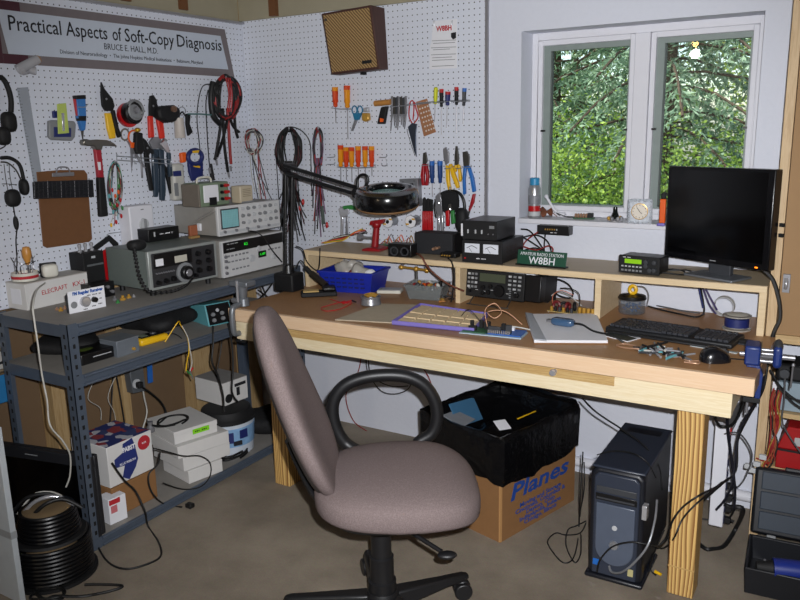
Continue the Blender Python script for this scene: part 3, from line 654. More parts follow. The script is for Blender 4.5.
oc = thing('oscilloscope', 'beige bench oscilloscope with pale teal screen on top of the counter', 'instrument', sa+Vector((0, 0, .006)), math.radians(86))
B(oc, 'cabinet', cg, 0, .395, .012, .30, 0, .132, .005); B(oc, 'front_panel', cp, -.002, .397, -.004, .013, -.001, .134, .004)
B(oc, 'screen_bezel', dgrey, .014, .124, -.007, -.003, .030, .122, .003)
B(oc, 'screen', mat('scope screen', '86bcc0', .25), .020, .118, -.0085, -.0065, .036, .116, .002)
gm = MB()
for k in range(1, 10): gm.box(.020+.0098*k-.0002, .020+.0098*k+.0002, -.0089, -.0084, .036, .116)
for k in range(1, 8): gm.box(.020, .118, -.0089, -.0084, .036+.01*k-.0002, .036+.01*k+.0002)
gm.build('graticule', mat('scope grid', '5f9196', .3), oc)
for r_ in range(3):
    for k in range(7): LA(oc, 'knob', grey if (k+r_) % 3 else lgrey, [(.0075+.002*((k+r_) % 2), -.004), (.007, -.015), (0, -.016)], (.148+.036*k, 0, .112-.032*r_), 'y', 12)
B(oc, 'control_strip', lgrey, .002, .393, -.007, -.003, .008, .020)
for k in range(5): LA(oc, 'socket', steel, [(.007, -.004), (.006, -.016), (0, -.016)], (.03+.07*k, 0, .018), 'y', 10)
for s in (0, 1): T(oc, 'carry_handle', cg, [(-.006 if not s else .401, .15, .06), (-.008 if not s else .403, .05, .10), (-.008 if not s else .403, -.0+.01, .118)], .006, 6, 3)
for x in (.03, .34):
    for y in (.03, .26): C(oc, 'foot', rub, (x, y, -.006), (x, y, .001), .010)
# parts on the near side of the scope
ob = thing('orange_carton', 'small orange and white component packet leaning beside the oscilloscope', 'packet', sa+Vector((-.13, -.022, .008)), 1.5)
B(ob, 'packet', mat('orange card', '9a5a3c', .6), -.03, .012, -.010, .006, 0, .048, .002); B(ob, 'white_packet', paper, .022, .055, -.016, .006, .018, .052, .003); B(ob, 'base_block', mat('tan block', '9a7a4a', .6), -.03, .02, -.014, .010, -.0125, -.001, .002)
# grey green meter box and beige speaker on the scope
zs_ = sa.z+.006+.133
gbx = thing('meter_box', 'grey green test box with carry handle and red terminals on the oscilloscope', 'instrument', P(202, 207.5, z=zs_+.001), math.radians(88))
gg = mat('grey green enamel', '6f7f68', .5)
B(gbx, 'case', gg, 0, .175, .004, .115, 0, .105, .004); B(gbx, 'side_cheek', mat('brown grey side', '6a6258', .6), -.010, .001, .004, .115, 0, .102, .003)
B(gbx, 'meter', paper, .018, .105, -.002, .006, .018, .095, .002); B(gbx, 'meter_window', blk, .045, .090, -.004, -.001, .004, .040, .002)
for k in range(3):
    LA(gbx, 'terminal', blk, [(.008, 0), (.007, -.010), (0, -.011)], (.125, 0, .028+.030*k), 'y', 10); LA(gbx, 'terminal', red, [(.009, 0), (.008, -.011), (0, -.012)], (.148, 0, .028+.030*k), 'y', 10); LA(gbx, 'terminal', red, [(.006, 0), (.006, -.011), (0, -.012)], (.162, 0, .028+.030*k), 'y', 10)
T(gbx, 'handle', offw, [(.025, .05, .104), (.03, .05, .122), (.05, .05, .128), (.09, .05, .128), (.108, .05, .122), (.112, .05, .104)], .005, 8, 4)
bs = thing('beige_speaker', 'small cream desk speaker cube standing on the oscilloscope', 'speaker', P(241, 203.5, z=zs_+.001), math.radians(89))
B(bs, 'case', mat('cream plastic', 'b8ac94', .5), 0, .085, 0, .06, 0, .080, .006)
for k in range(5): B(bs, 'grille_slot', mat('cream slot', '8a806a', .6), .016, .069, -.0008, .001, .030+.008*k, .033+.008*k)
B(bs, 'foot_strip', grey, .004, .081, -.004, .0, .0, .008, .001)
# C clamp holding the bench corner
cc_ = P(243, 306, z=.79)
cl = thing('bench_vise_clamp', 'grey steel clamp vise gripping the bench corner', 'clamp', Vector((cc_.x+.005, cc_.y+.0, .79)))
cst = mat('grey clamp paint', '7b7f84', .4, .5)
B(cl, 'jaw', cst, -.052, .050, -.030, .030, .088, .112, .005); C(cl, 'jaw_post', cst, (-.004, 0, .03), (-.004, 0, .09), .018, .026); C(cl, 'screw', chrome, (-.002, -.032, -.02), (-.002, -.032, .115), .006)
C(cl, 'swivel', cst, (0, 0, .0015), (0, 0, .036), .026, .022, 20, .003); C(cl, 'lock_knob', steel, (-.03, 0, .02), (-.06, 0, .02), .012)
T(cl, 'clamp_arm', cst, [(0, -.0, .01), (0, -.045, .012), (0, -.072, -.005), (0, -.072, -.09), (0, -.055, -.108), (0, -.02, -.110)], .013, 8, 5)
C(cl, 'clamp_screw', steel, (0, -.028, -.15), (0, -.028, -.055), .005); LA(cl, 'clamp_pad', cst, [(0, -.055), (.014, -.055), (.014, -.0545), (0, -.0544)], (0, -.028, 0)); MB().cyl((-.03, -.028, -.148), (.03, -.028, -.148), .006).build('clamp_bar', blkm, cl)
# ================================================================ left shelf, middle deck
def lump(name, label, cat, mt, c, r, seed, e=.8, amp=.15):
    rn = random.Random(seed); ph = [rn.uniform(0, 6) for _ in range(4)]
    o = MB().ell((0, 0, r[2]), r[0], r[1], r[2], .8, e, 36, 16, lambda q: Vector((q.x*(1+amp*math.sin(q.y*30+ph[0])), q.y*(1+amp*math.sin(q.x*25+ph[1])), (q.z+r[2])*(1+amp*math.sin(q.x*28+ph[2])*math.cos(q.y*24+ph[3]))-r[2]))).build(name, mt, smooth=60)
    o.location = c; return tag(o, label, cat)
cloth = mat('black nylon', '0a0a0c', .75, var=.3, bump=.3, scale=60)
lump('folded_black_bag', 'folded black nylon bag at the near end of the middle steel shelf', 'bag', cloth, (.165, -1.30, Z2+.001), (.12, .125, .034), 3)
lump('black_camera_bag', 'bulky black nylon case in the middle of the steel shelf', 'bag', cloth, (.215, -.89, Z2+.001), (.14, .145, .052), 5)
dk = thing('black_modem', 'flat black plastic box with green print on the middle steel shelf', 'electronics', P(82, 367, z=Z2), math.radians(88))
B(dk, 'case', blk, 0, .165, 0, .12, .002, .045, .005); MB().ell((.055, .055, .0455), .034, .02, .0012).build('logo', mat('green logo', '4a5a20', .5), dk); B(dk, 'label_strip', lgrey, .05, .13, -.0008, .0, .024, .027)
for x in (.02, .14): B(dk, 'foot', rub, x, x+.012, .02, .10, 0, .004)
gb = thing('grey_project_box', 'small grey metal project box with brass jack on the middle shelf', 'electronics', P(118, 358, z=Z2), math.radians(90))
B(gb, 'case', mat('grey hammer metal', '717880', .45, .3), 0, .105, 0, .10, 0, .060, .002); B(gb, 'lid', mat('grey lid', '868c92', .45, .3), -.001, .106, -.001, .101, .0605, .064, .001); LA(gb, 'jack', brass, [(.007, 0), (.006, -.008), (0, -.009)], (.075, 0, .018), 'y', 12)
ym = thing('yellow_multimeter', 'yellow multimeter lying on its back on the middle shelf', 'multimeter', P(140, 347, z=Z2), math.radians(84))
B(ym, 'holster', yel, 0, .135, -.01, .065, 0, .030, .010); B(ym, 'face', blk, .012, .120, .002, .055, .0302, .034, .002); B(ym, 'display', mat('lcd', '8a9480', .3), .018, .05, .012, .046, .0342, .035); LA(ym, 'selector', dgrey, [(.015, .034), (.013, .040), (0, .041)], (.085, .03, 0))
T(ym, 'test_lead', rub, [(.128, .02, .02), (.155, -.01, .022), (.175, -.036, .0), (.185, -.050, -.05), (.190, -.056, -.12), (.184, -.056, -.135)], .0025)
MB().cyl((.184, -.056, -.150), (.205, -.056, -.132), .004).build('probe_tip', red, ym)
ss = thing('solder_station', 'teal soldering station with black knob panel on the middle shelf', 'soldering station', P(209, 327, z=Z2), math.radians(74))
w_, d_, h_ = .125, .16, .095
v = [(0,0,0),(w_,0,0),(w_,d_,0),(0,d_,0),(0,.028,h_),(w_,.028,h_),(w_,d_,h_*.8),(0,d_,h_*.8)]
MB().add(v, [(0,3,2,1),(4,5,6,7),(0,1,5,4),(1,2,6,5),(2,3,7,6),(3,0,4,7)]).build('case', teal, ss, bev=.003)
an = math.atan2(.028, h_); fr = MB().box(.006, w_-.006, -.002, .0, .005, .094).build('face_panel', blk, ss, rot=(-an, 0, 0))
for x, z in ((.03, .05), (.075, .05), (.03, .024), (.075, .026), (.052, .066)): LA(fr, 'control', grey if z < .06 else lgrey, [(.010 if z < .06 else .005, -.002), (.008, -.010), (0, -.011)], (x, 0, z), 'y', 12)
wp = MB().slab([(0, 0), (.20, 0), (.20, .16), (0, .16)], 0, .004).build('paper_sheet', paper); wp.location = (.14, -.72, Z2+.11); wp.rotation_euler = (.0, -.55, .1); tag(wp, 'white paper sheet leaning behind the teal soldering station', 'paper')
wp.location = (.10, -.78, Z2+.002); wp.rotation_euler = (0, -.62, .05)
yc = thing('clip_leads', 'yellow and white clip leads hanging over the middle shelf edge', 'test leads', P(180, 324, x=.485)); o0 = yc.location
for k, (mt, pts) in enumerate(((yel, [(180, 324), (187, 336), (189, 350), (187, 362), (186, 371)]), (wcord, [(182, 326), (188, 338), (190, 350), (192, 362), (190, 371)]))):
    T(yc, 'lead', mt, [P(a, b, x=.489+.004*k)-o0 for a, b in pts], .0022)
    MB().cyl(P(187+3*k, 371, x=.489)-o0, P(193, 377+2*k, x=.489)-o0, .004, .002, 8).build('clip', grn if k == 0 else steel, yc)
T(yc, 'lead', yel, [P(180, 324, x=.485)-o0, P(178, 322, x=.44)-o0+Vector((0, 0, .0)), Vector((.42, o0.y-.03, Z2+.004))-o0], .0022)
# ================================================================ left shelf, lower deck
def carton_(name, label, loc, rz, w, d, h, mt=cardw, lid=True, cat='box'):
    t = thing(name, label, cat, loc, rz); B(t, 'body', mt, 0, w, 0, d, 0, h, .0015)
    if lid: B(t, 'lid', mt, -.0015, w+.0015, -.0015, d+.0015, h-.018, h+.0015, .0015); 
    return t
q = P(196, 485, z=Z3); 
q = Vector((.443, -1.000, Z3)); pb = carton_('white_box', 'plain white cardboard box at the bottom of the white stack', q+Vector((0, .0, .001)), math.radians(78), .17, .21, .058, lid=False)
b1 = carton_('white_box', 'wider white cardboard box second from the bottom of the stack', q+Vector((-.012, -.012, .0605)), math.radians(78), .235, .25, .060, lid=False)
b2 = carton_('white_box', 'white cardboard tray box third from the bottom of the stack', q+Vector((-.020, -.030, .122)), math.radians(76), .25, .27, .055, lid=False)
b3 = carton_('white_box', 'top white box of the stack with a lime green label', q+Vector((-.045, -.020, .1785)), math.radians(75), .205, .24, .055)
B(b3, 'green_label', mat('lime label', '7fd018', .5), .085, .165, -.0025, -.0015, .022, .044)
pline(b3, inkb, (.125, -.0029, .033), .06, 0.0072)
zt = q.z+.1785+.057
ca2 = thing('webcam_cable', 'coiled black cable with a small camera on the white box stack', 'cable', q+Vector((-.13, .03, zt-q.z)))
T(ca2, 'coil', rub, [(.05*math.cos(t*.5)-.005*t*.1, .07*math.sin(t*.5)+.03, .006+.0014*(t % 7)) for t in range(0, 26)], .0042, 6, 3); LA(ca2, 'camera', steel, [(0, 0), (.016, 0), (.017, .02), (.01, .03), (.012, .045), (0, .048)], (-.01, -.09, 0)); T(ca2, 'tail', blkm, [(0, -.09, .03), (.02, -.05, .015), (.04, .0, .01)], .005)
wb2 = thing('small_white_box', 'white carton with black bird print on the bucket', 'box', (.322, -.640, Z3+.2135), math.radians(85))
B(wb2, 'body', cardw, 0, .15, 0, .20, 0, .110, .001); B(wb2, 'lid', mat('grey card lid', '8e8b88', .8), -.001, .151, -.001, .201, .1105, .113, .001)
LA(wb2, 'print', blkm, [(.022, -.0008), (.022, -.0004), (.012, -.0004)], (-.0, 0, .03), 'y', 16).location = (.03, 0, 0); B(wb2, 'print', inkb, .07, .14, -.0008, 0, .075, .09); B(wb2, 'print', inkb, .08, .10, -.0008, 0, .03, .07)
bk = thing('plastic_bucket', 'white plastic tub with blue picture label and black lid', 'bucket', (.325, -.632, Z3))
LA(bk, 'tub', mat('tub white', 'c4ccd6', .45), [(0, 0), (.112, 0), (.116, .004), (.128, .165), (.122, .165), (.11, .01), (0, .01)], n=36)
LA(bk, 'lid', blkm, [(.129, .158), (.133, .160), (.133, .175), (.120, .186), (.112, .211), (0, .2125)], n=36)
MB().lathe([(.1212, .05), (.1276, .140)], n=36).build('label_band', mat('pale blue label', '7fa6cc', .5, var=.5, scale=25), bk)
for an, z, h in ((-.2, .09, .04), (-.75, .075, .05), (-1.1, .10, .03), (-.45, .06, .02)):
    MB().box(.1225, .1295, -.02, .02, z, z+h, Matrix.Rotation(an, 4, 'Z')).build('label_picture', navy if h > .03 else inkb, bk)
# beer carton and cereal carton at the near end
pbx = P(115, 520, z=Z3)
rbox = thing('bottle_carton', 'white and blue beer carton with red round seal behind the front post', 'box', (.405, -1.362, Z3), math.radians(89))
bm = mat('printed blue', '24306e', .55); 
B(rbox, 'body', cardw, 0, .215, 0, .22, .128, .295, .002); B(rbox, 'lid_print', patchy('blue red top print', ('2a3468', 'b8b8c0', '2a3468', '8a3a40', '39446e'), 30), .003, .212, .003, .217, .2952, .296)
PR(rbox, 'ribbon_print', bm, [(.06, .15), (.09, .13), (.125, .17), (.14, .20), (.13, .265), (.12, .295), (.075, .285), (.07, .25), (.03, .235), (.03, .20), (.075, .195)], -.0012, -.0002)
LA(rbox, 'seal', mat('seal red', 'b02a34', .5), [(.030, -.0004), (.030, -.0014), (0, -.0014)], (.175, 0, .255), 'y', 22)
text(rbox, 'lettering', paper, 'PABST', .026, (.100, -.0018, .258), width=.060, bold=.001); text(rbox, 'lettering', paper, 'BLUE RIBBON', .014, (.09, -.0018, .205), width=.075); text(rbox, 'lettering', paper, 'BEER', .010, (.175, -.0018, .255))
B(rbox, 'under_box', card, .0, .215, -.004, .21, .001, .126, .002)
cw = thing('narrow_carton', 'narrow white carton with red corner print behind the steel post', 'box', (.440, -1.405, Z3), math.radians(84))
B(cw, 'body', paper, 0, .075, 0, .07, .001, .105, .001); B(cw, 'print', inkr, .003, .05, -.0008, 0, .08, .100); B(cw, 'print', mat('pink print', 'c06a70', .6), .008, .035, -.0008, 0, .045, .075)
# old flat monitor standing on the floor in front of the near end
mo = thing('old_monitor', 'large black framed flat monitor leaning in the end of the lower steel shelf', 'monitor', (.0, 0, 0))
mo.location = (.040, -1.562, Z3); mo.rotation_euler = (0, 0, math.radians(12.5))
fr_m = mat('monitor frame', '1d1e22', .45)
MB().box(-.02, .445, -.005, .018, 0, .322).build('shell', fr_m, mo, bev=.006)
MB().box(-.02, .445, -.022, -.005, .28, .322).box(-.02, .02, -.022, -.005, 0, .28).box(.408, .445, -.022, -.005, 0, .28).box(.02, .408, -.022, -.005, 0, .035).build('bezel', fr_m, mo, bev=.003)
B(mo, 'screen', mat('dark screen', '040405', .12), .021, .407, -.012, -.006, .036, .279); B(mo, 'badge', grey, .14, .20, -.0228, -.0220, .298, .302)
lump('black_gear_bag', 'black nylon gear bag lying behind the bucket by the bench leg', 'bag', cloth, (.335, -.375, Z3+.001), (.115, .100, .060), 9)
# ================================================================ magnifier lamp
lb = P(286, 291, z=BZ)
ml = thing('magnifier_lamp', 'black articulated magnifier bench lamp clamped to the workbench', 'lamp', (lb.x+.005, lb.y+.02, BZ)); o0 = Vector(ml.location)
B(ml, 'base_block', blkm, -.055, .055, -.045, .045, .001, .085, .008); C(ml, 'base_socket', blk, (0, 0, .085), (0, 0, .12), .030, .024)
yl = o0.y
Q = lambda a, b, dy=0: P(a, b, y=yl+dy)-o0
elb = Q(289, 168)
for dx in (-.020, .018):
    T(ml, 'lower_arm', blk, [Vector((dx, 0, .10)), Vector((elb.x+dx*1.0, 0, elb.z))], .0085, 8, 1)
T(ml, 'spring', steel, [Vector((.0+.006*math.cos(t*1.3), .006*math.sin(t*1.3), .13+t*.0035)) for t in range(0, 60)], .0014, 5, 2)
MB().cyl(elb+Vector((0, -.03, 0)), elb+Vector((0, .03, 0)), .022, n=18).build('elbow_joint', blk, ml, bev=.003)
hd = Q(387, 197, -.10)
e2 = Q(358, 190, -.09)
for dz in (.012, -.020): T(ml, 'upper_arm', blk, [elb+Vector((0, -.03, dz)), e2+Vector((-.01, .0, dz*.9))], .0085, 8, 1)
T(ml, 'spring', steel, [elb.lerp(e2, .06+.45*t/70)+Vector((0, .006*math.cos(t*1.3)-.014, .006*math.sin(t*1.3)-.003)) for t in range(0, 70)], .0014, 5, 2)
MB().cyl(e2+Vector((0, -.02, -.012)), e2+Vector((0, .02, -.012)), .022, n=16).build('head_joint', blk, ml, bev=.003)
T(ml, 'head_yoke', blk, [e2, e2+Vector((.0, 0, .045)), e2+Vector((.02, 0, .062)), e2+Vector((.045, 0, .058)), e2+Vector((.05, 0, .035)), e2+Vector((.035, .0, .012))], .006, 8, 5)
hc = hd; tilt = Matrix.Translation(hc) @ Matrix.Rotation(math.radians(9), 4, 'X') @ Matrix.Rotation(math.radians(4), 4, 'Y')
def headp(nm, mt, prof, n=40):
    mb = MB().lathe([(r_*1.13, h_*1.15) for r_, h_ in prof], n=n); mb.v = [tuple(tilt @ Vector(q)) for q in mb.v]; return mb.build(nm, mt, ml)
headp('lamp_head', mat('gloss black', '0b0b0d', .18, coat=.5), [(.062, .024), (.066, .032), (.080, .034), (.108, .026), (.114, .014), (.114, -.026), (.110, -.034), (.106, -.034), (.106, .010), (.070, .016), (.062, .018), (.062, .024)])
headp('lens', mat('lens glass', '9fc4c0', .08, alpha=.55), [(0, .020), (.03, .019), (.0615, .014), (.0615, .010), (0, .006)])
headp('tube_lamp', wht, [(.078, -.020), (.090, -.020), (.094, -.025), (.090, -.030), (.080, -.030), (.076, -.025), (.078, -.020)])
headp('lens_rim', copper if False else mat('tan rim', '7a5a38', .5), [(.109, -.035), (.1145, -.030), (.1145, -.0265), (.1135, -.026)])
T(ml, 'lamp_cord', rub, [Vector((.03, .02, .10)), Vector((.05, .03, .14)), Vector((.07, .06, .09)), Vector((.11, .12, .03)), Vector((.10, .25, .004))], .003)
# ================================================================ things on the riser shelf
# circuit-board vise, red
rv = thing('board_vise', 'red cast circuit board vise standing on the riser shelf', 'vise', P(372, 250, z=RZ)+Vector((.01, .01, 0)), .1); red_ = red; red = mat('vise red', '8c1018', .4)
PR(rv, 'base', red, [(-.045, 0), (.05, 0), (.045, .010), (.012, .016), (-.008, .016), (-.04, .010)], -.05, .05, .003)
C(rv, 'column', red, (.0, 0, .012), (.012, 0, .105), .018, .014, 14, .002); MB().ell((.012, 0, .118), .022, .020, .020).build('ball_joint', red, rv)
PR(rv, 'jaw_arm', red, [(-.02, .115), (.05, .125), (.055, .145), (-.015, .135)], -.012, .012, .002); C(rv, 'clamp_screw', steel, (-.07, 0, .055), (.0, 0, .055), .006); C(rv, 'clamp_knob', steel, (-.085, 0, .055), (-.065, 0, .055), .016)
red = red_
wl_ = thing('wire_tangle', 'tangle of multicolored hookup wires beside the red board vise', 'wires', P(352, 244, z=RZ)+Vector((0, -.01, 0)))
rn = random.Random(4)
for k, mt in enumerate((yel, grn, org, rcord, blk, wcord, blk)):
    T(wl_, 'wire', mt, [(.05, .03+.01*k, .075-.004*k), (.01+.008*k, .01, .055+.006*math.sin(k)), (-.035, -.01+.003*k, .020+.004*k), (-.085, -.03+.002*k, .012+.003*k), (-.125-.01*(k % 3), -.05+.003*k, .004)], .0026)
cbx = thing('breadboard', 'cluttered breadboard of wires and parts on the riser shelf', 'electronics', P(396, 248, z=RZ), .05); cbx.location.y = -.065; cbx.scale = (1.25, 1.2, 1.5)
B(cbx, 'board', pcb, -.07, .10, -.03, .03, .001, .010, .001)
for k in range(16):
    x = -.065+.0105*k; T(cbx, 'jumper', (rcord, brass, org, steel, wcord)[k % 5], [(x, -.02+.01*(k % 3), .008), (x+.01, -.005, .018+.008*(k % 4)), (x+.018, .012, .009)], .0016, 5, 4)
db = thing('twin_socket_box', 'squat black box with two round sockets on the riser shelf', 'electronics', P(388, 256.5, z=RZ), math.radians(3))
B(db, 'case', blk, 0, .115, 0, .06, .001, .058, .004)
for x in (.032, .083): LA(db, 'socket', dgrey, [(.020, 0), (.020, -.004), (.015, -.004), (.014, 0), (0, 0)], (x, 0, .026), 'y', 20)
sp = thing('black_speaker_box', 'wide matt black speaker box at the back of the riser shelf', 'speaker', P(415, 253.5, z=RZ), math.radians(2))
B(sp, 'case', mat('grey black box', '1b1c20', .7), 0, .185, 0, .09, .001, .096, .003); B(sp, 'side_panel', blk, .186, .196, 0, .09, .001, .096)
LA(sp, 'jack', copper, [(.008, -.001), (.006, -.03), (0, -.03)], (.105, -.0, .030), 'y', 10); LA(sp, 'jack', copper, [(.006, -.001), (.006, -.025), (0, -.025)], (.122, 0, .034), 'y', 10)
st = thing('headset_stand_box', 'small black powered box on the riser beside the meters', 'electronics', P(440, 257.5, z=RZ), 0)
B(st, 'case', blk, 0, .075, 0, .05, .001, .022, .003)
for k in range(4): C(st, 'jack', brass, (.012+.012*k, 0, .011), (.012+.012*k, -.006, .011), .003)
# linear supply with two meters and the tuner box on it
pa = P(463, 262.5, z=RZ)
ps = thing('meter_power_supply', 'black power supply with two white meters on the riser shelf', 'power supply', pa, 0)
B(ps, 'case', blk, 0, .175, .0, .225, .006, .095, .003); B(ps, 'front_panel', blkm, -.002, .177, -.004, .001, .004, .097, .002)
for x in (.012, .095):
    mm = B(ps, 'meter', mat('meter face', 'd8dce4', .4), x, x+.066, -.008, -.004, .045, .083, .001); T(mm, 'meter_scale', inkb, [(x+.01, -.0086, .064), (x+.033, -.0086, .074), (x+.056, -.0086, .064)], .0012, 5, 4); T(mm, 'needle', inkb, [(x+.033, -.0086, .048), (x+.018, -.0086, .067)], .0008, 4, 1)
pline(ps, paper, (.088, -.0046, .022), .05, 0.0048); B(ps, 'switch', red, .008, .016, -.006, -.004, .018, .024)
for x in (.02, .155):
    for y in (.03, .19): C(ps, 'foot', rub, (x, y, 0), (x, y, .008), .010)
for k in range(4):
    for j in range(3): C(ps, 'vent', mat('vent hole', '3a3026', .6), (.1752, .05+.03*k, .03+.018*j), (.1762, .05+.03*k, .03+.018*j), .004, n=8)
pz = pa+Vector((.0, .004, .098))
pu = thing('black_tuner_unit', 'black box with three small switches stacked on the meter supply', 'electronics', pz, 0)
B(pu, 'case', blk, 0, .150, 0, .19, .0, .078, .003); B(pu, 'front_panel', blkm, -.001, .151, -.003, .001, .001, .077, .001)
for x in (.024, .058, .086): B(pu, 'switch', lgrey, x-.003, x+.003, -.008, -.003, .026, .042, .001)
B(pu, 'logo', grey, .118, .140, -.0036, -.003, .048, .060)
for x in (.115, .136): C(pu, 'knob', steel, (x, -.003, .026), (x, -.008, .026), .0025)
B(pu, 'side_light', paper, -.014, -.004, .006, .016, .012, .062)
tgp = thing('white_tag_strip', 'slim white marker strip leaning on the black tuner box', 'tag', (0, 0, 0)); bpy.data.objects.remove(tgp)
# call sign plate
cp0 = P(517, 264.5, z=RZ)
cs = thing('call_sign_plate', 'green engraved desk plate with white call sign on the riser shelf', 'sign', cp0+Vector((.0, .0, 0)), math.radians(-3))
sg = mat('dark green laminate', '1e4a38', .4)
pl = MB().box(-.002, .208, .0, .004, .001, .062).build('plate', sg, cs, bev=.001, rot=(-.22, 0, 0))
text(pl, 'lettering', paper, 'AMATEUR RADIO STATION', .018, (.103, -.0006, .047), width=.185); text(pl, 'lettering', paper, 'W8BH', .040, (.106, -.0006, .021), width=.112, bold=.0004)
B(cs, 'base', blk, -.004, .210, -.008, .026, 0, .0055, .001)
# small black switch box held on the wall
sw, f = hang('coax_switch_box', 'slim black box with a row of indicators mounted under the window', 'electronics', 'B', 554, 231, .05)
x0, z1 = f(537, 225, .05); x1, z0 = f(569, 236, .05)
B(sw, 'case', blk, x0, x1, -.05, -.001, z0, z1, .002)
for k in range(6): B(sw, 'indicator', brass if k < 5 else lgrey, x0+.035+.010*k, x0+.040+.010*k, -.051, -.0498, z0+.02, z0+.026)
pline(sw, paper, (x0+.075, -.0506, z0+.010), .03, 0.0036)
T(sw, 'power_cord', rub, [(x0+.03, -.03, z0), (x0+.03, -.04, z0-.05), (x0+.035, -.05, z0-.105)], .0032)
# wires behind the call sign plate
cw_ = thing('power_wiring', 'red and black power wires looping behind the call sign plate', 'wires', (1.60, -.10, RZ)); o0 = Vector(cw_.location)
for mt, pts in ((rub, [(520, 236), (528, 240), (540, 248), (549, 256)]), (rub, [(521, 229), (530, 231), (540, 244), (546, 254)]), (rcord, [(522, 246), (536, 250), (548, 246), (553, 249), (551, 256)]), (rub, [(520, 238), (536, 235), (548, 242), (552, 256)]), (rcord, [(520, 250), (527, 240), (538, 232)]), (rub, [(522, 251), (536, 248), (546, 256)])):
    T(cw_, 'wire', mt, [P(a, b, y=-.07)-o0 for a, b in pts], .0032)
# small green display transceiver
r2 = thing('mobile_radio', 'small black radio with lime green display on the riser shelf', 'radio', P(619, 272.5, z=RZ), math.radians(-7))
B(r2, 'case', blk, 0, .152, .006, .10, .004, .066, .003); B(r2, 'front_panel', blkm, -.002, .154, -.003, .007, .002, .069, .003)
B(r2, 'display', mat('lime lcd', '6f9a18', .3, emit='8ac820', es=.45), .022, .086, -.0045, -.0025, .040, .056); 
for k in range(6): B(r2, 'button', lgrey, .010+.014*k, .018+.014*k, -.0055, -.003, .026, .031); B(r2, 'button', grey, .010+.014*k, .019+.014*k, -.0055, -.003, .010, .017)
for x, z in ((.105, .050), (.105, .035), (.120, .020), (.136, .050), (.136, .022)): LA(r2, 'knob', dgrey, [(.009, -.003), (.008, -.013), (0, -.014)], (x, 0, z), 'y', 12)
pline(r2, paper, (.03, -.0036, .062), .03, 0.0036)
for x in (.02, .132):
    for y in (.02, .09): C(r2, 'foot', rub, (x, y, 0), (x, y, .005), .006)
# monitor on its stand
mn = thing('flat_monitor', 'square black flat panel monitor standing on the riser shelf', 'monitor', (2.376, -.222, RZ+.001), math.radians(-25)); mn.scale = (.98, .98, .985)
mf = mat('monitor gloss', '0a0a0d', .25)
B(mn, 'panel', mf, -.213, .213, -.020, .022, .055, .398, .004)
B(mn, 'screen', mat('screen off', '030304', .10), -.198, .190, -.0212, -.0198, .078, .386)
B(mn, 'rear_shell', blkm, -.12, .12, .022, .052, .10, .34, .012)
B(mn, 'neck', dgrey, -.045, .045, .022, .045, .008, .16, .004); B(mn, 'stand_base', mat('silver stand', '8b8f96', .35, .6), -.10, .10, -.050, .075, .001, .010, .004)
B(mn, 'power_light', mat('amber led', 'ff8020', .4, emit='ff7a10', es=3), .165, .175, -.0222, -.0206, .062, .066); B(mn, 'badge', grey, -.012, .012, -.0212, -.0204, .064, .068)
B(mn, 'cable_clip', blkm, -.03, .03, .045, .06, .02, .05, .003)
for k in range(2): B(mn, 'wall_arm', blkm, .213, .228, .025, .035, .17+.035*k, .182+.035*k)
mnv = thing('silver_pen', 'silver pen lying in front of the monitor on the riser', 'pen', P(672, 269.5, z=RZ+.004)); C(mnv, 'barrel', chrome, (0, 0, .0), (.12, -.02, .0), .004, .0035, 10); C(mnv, 'tip', steel, (-.012, .002, 0), (0, 0, 0), .001, .004, 10)
kc = thing('headset_cable', 'tangled black cable lying behind the silver pen on the riser', 'cable', (2.22, -.20, RZ+.004)); T(kc, 'cord', rub, [(.09*math.cos(t*.9)*(.5+.04*t), .045*math.sin(t*.9+.3), .003*(t % 3)) for t in range(11)], .003, 6, 5)
# ================================================================ things on the bench under the riser
bk_m = mat('blue basket plastic', '1c2c9c', .35)
ba = P(357, 295.5, z=BZ)
bsk = thing('blue_basket', 'blue plastic slotted basket of bagged parts under the riser', 'basket', P(353, 279, z=BZ+.04)+Vector((0, .0, -.04)), math.radians(8)); bsk.location = (.815, -.245, BZ)
def ringwall(z0, z1, a0, b0, a1, b1, t=.004):
    mb = MB(); 
    o = [(-a0, -b0, z0), (a0, -b0, z0), (a0, b0, z0), (-a0, b0, z0), (-a1, -b1, z1), (a1, -b1, z1), (a1, b1, z1), (-a1, b1, z1)]
    i = [(x-math.copysign(t, x), y-math.copysign(t, y), z) for x, y, z in o]
    f = []
    for k in range(4):
        n = (k+1) % 4; f += [(k, n, 4+n, 4+k), (8+k, 12+k, 12+n, 8+n), (4+k, 4+n, 12+n, 12+k), (k, 8+k, 8+n, n)]
    return mb.add(o+i, f)
ringwall(.012, .088, .120, .082, .135, .095).build('wall', bk_m, bsk, bev=.001); B(bsk, 'floor', bk_m, -.12, .12, -.082, .082, .0, .013, .002)
ringwall(.088, .098, .141, .101, .141, .101, .012).build('rim', bk_m, bsk, bev=.002)
for k in range(7):
    for j in range(3):
        B(bsk, 'slot', mat('slot blue', '10185c', .6), -.105+.030*k, -.087+.030*k, -.0915-.002*j, -.0845-.002*j, .024+.020*j, .030+.020*j)
bagc = mat('clear bag', 'b8b4ac', .3, alpha=.8)
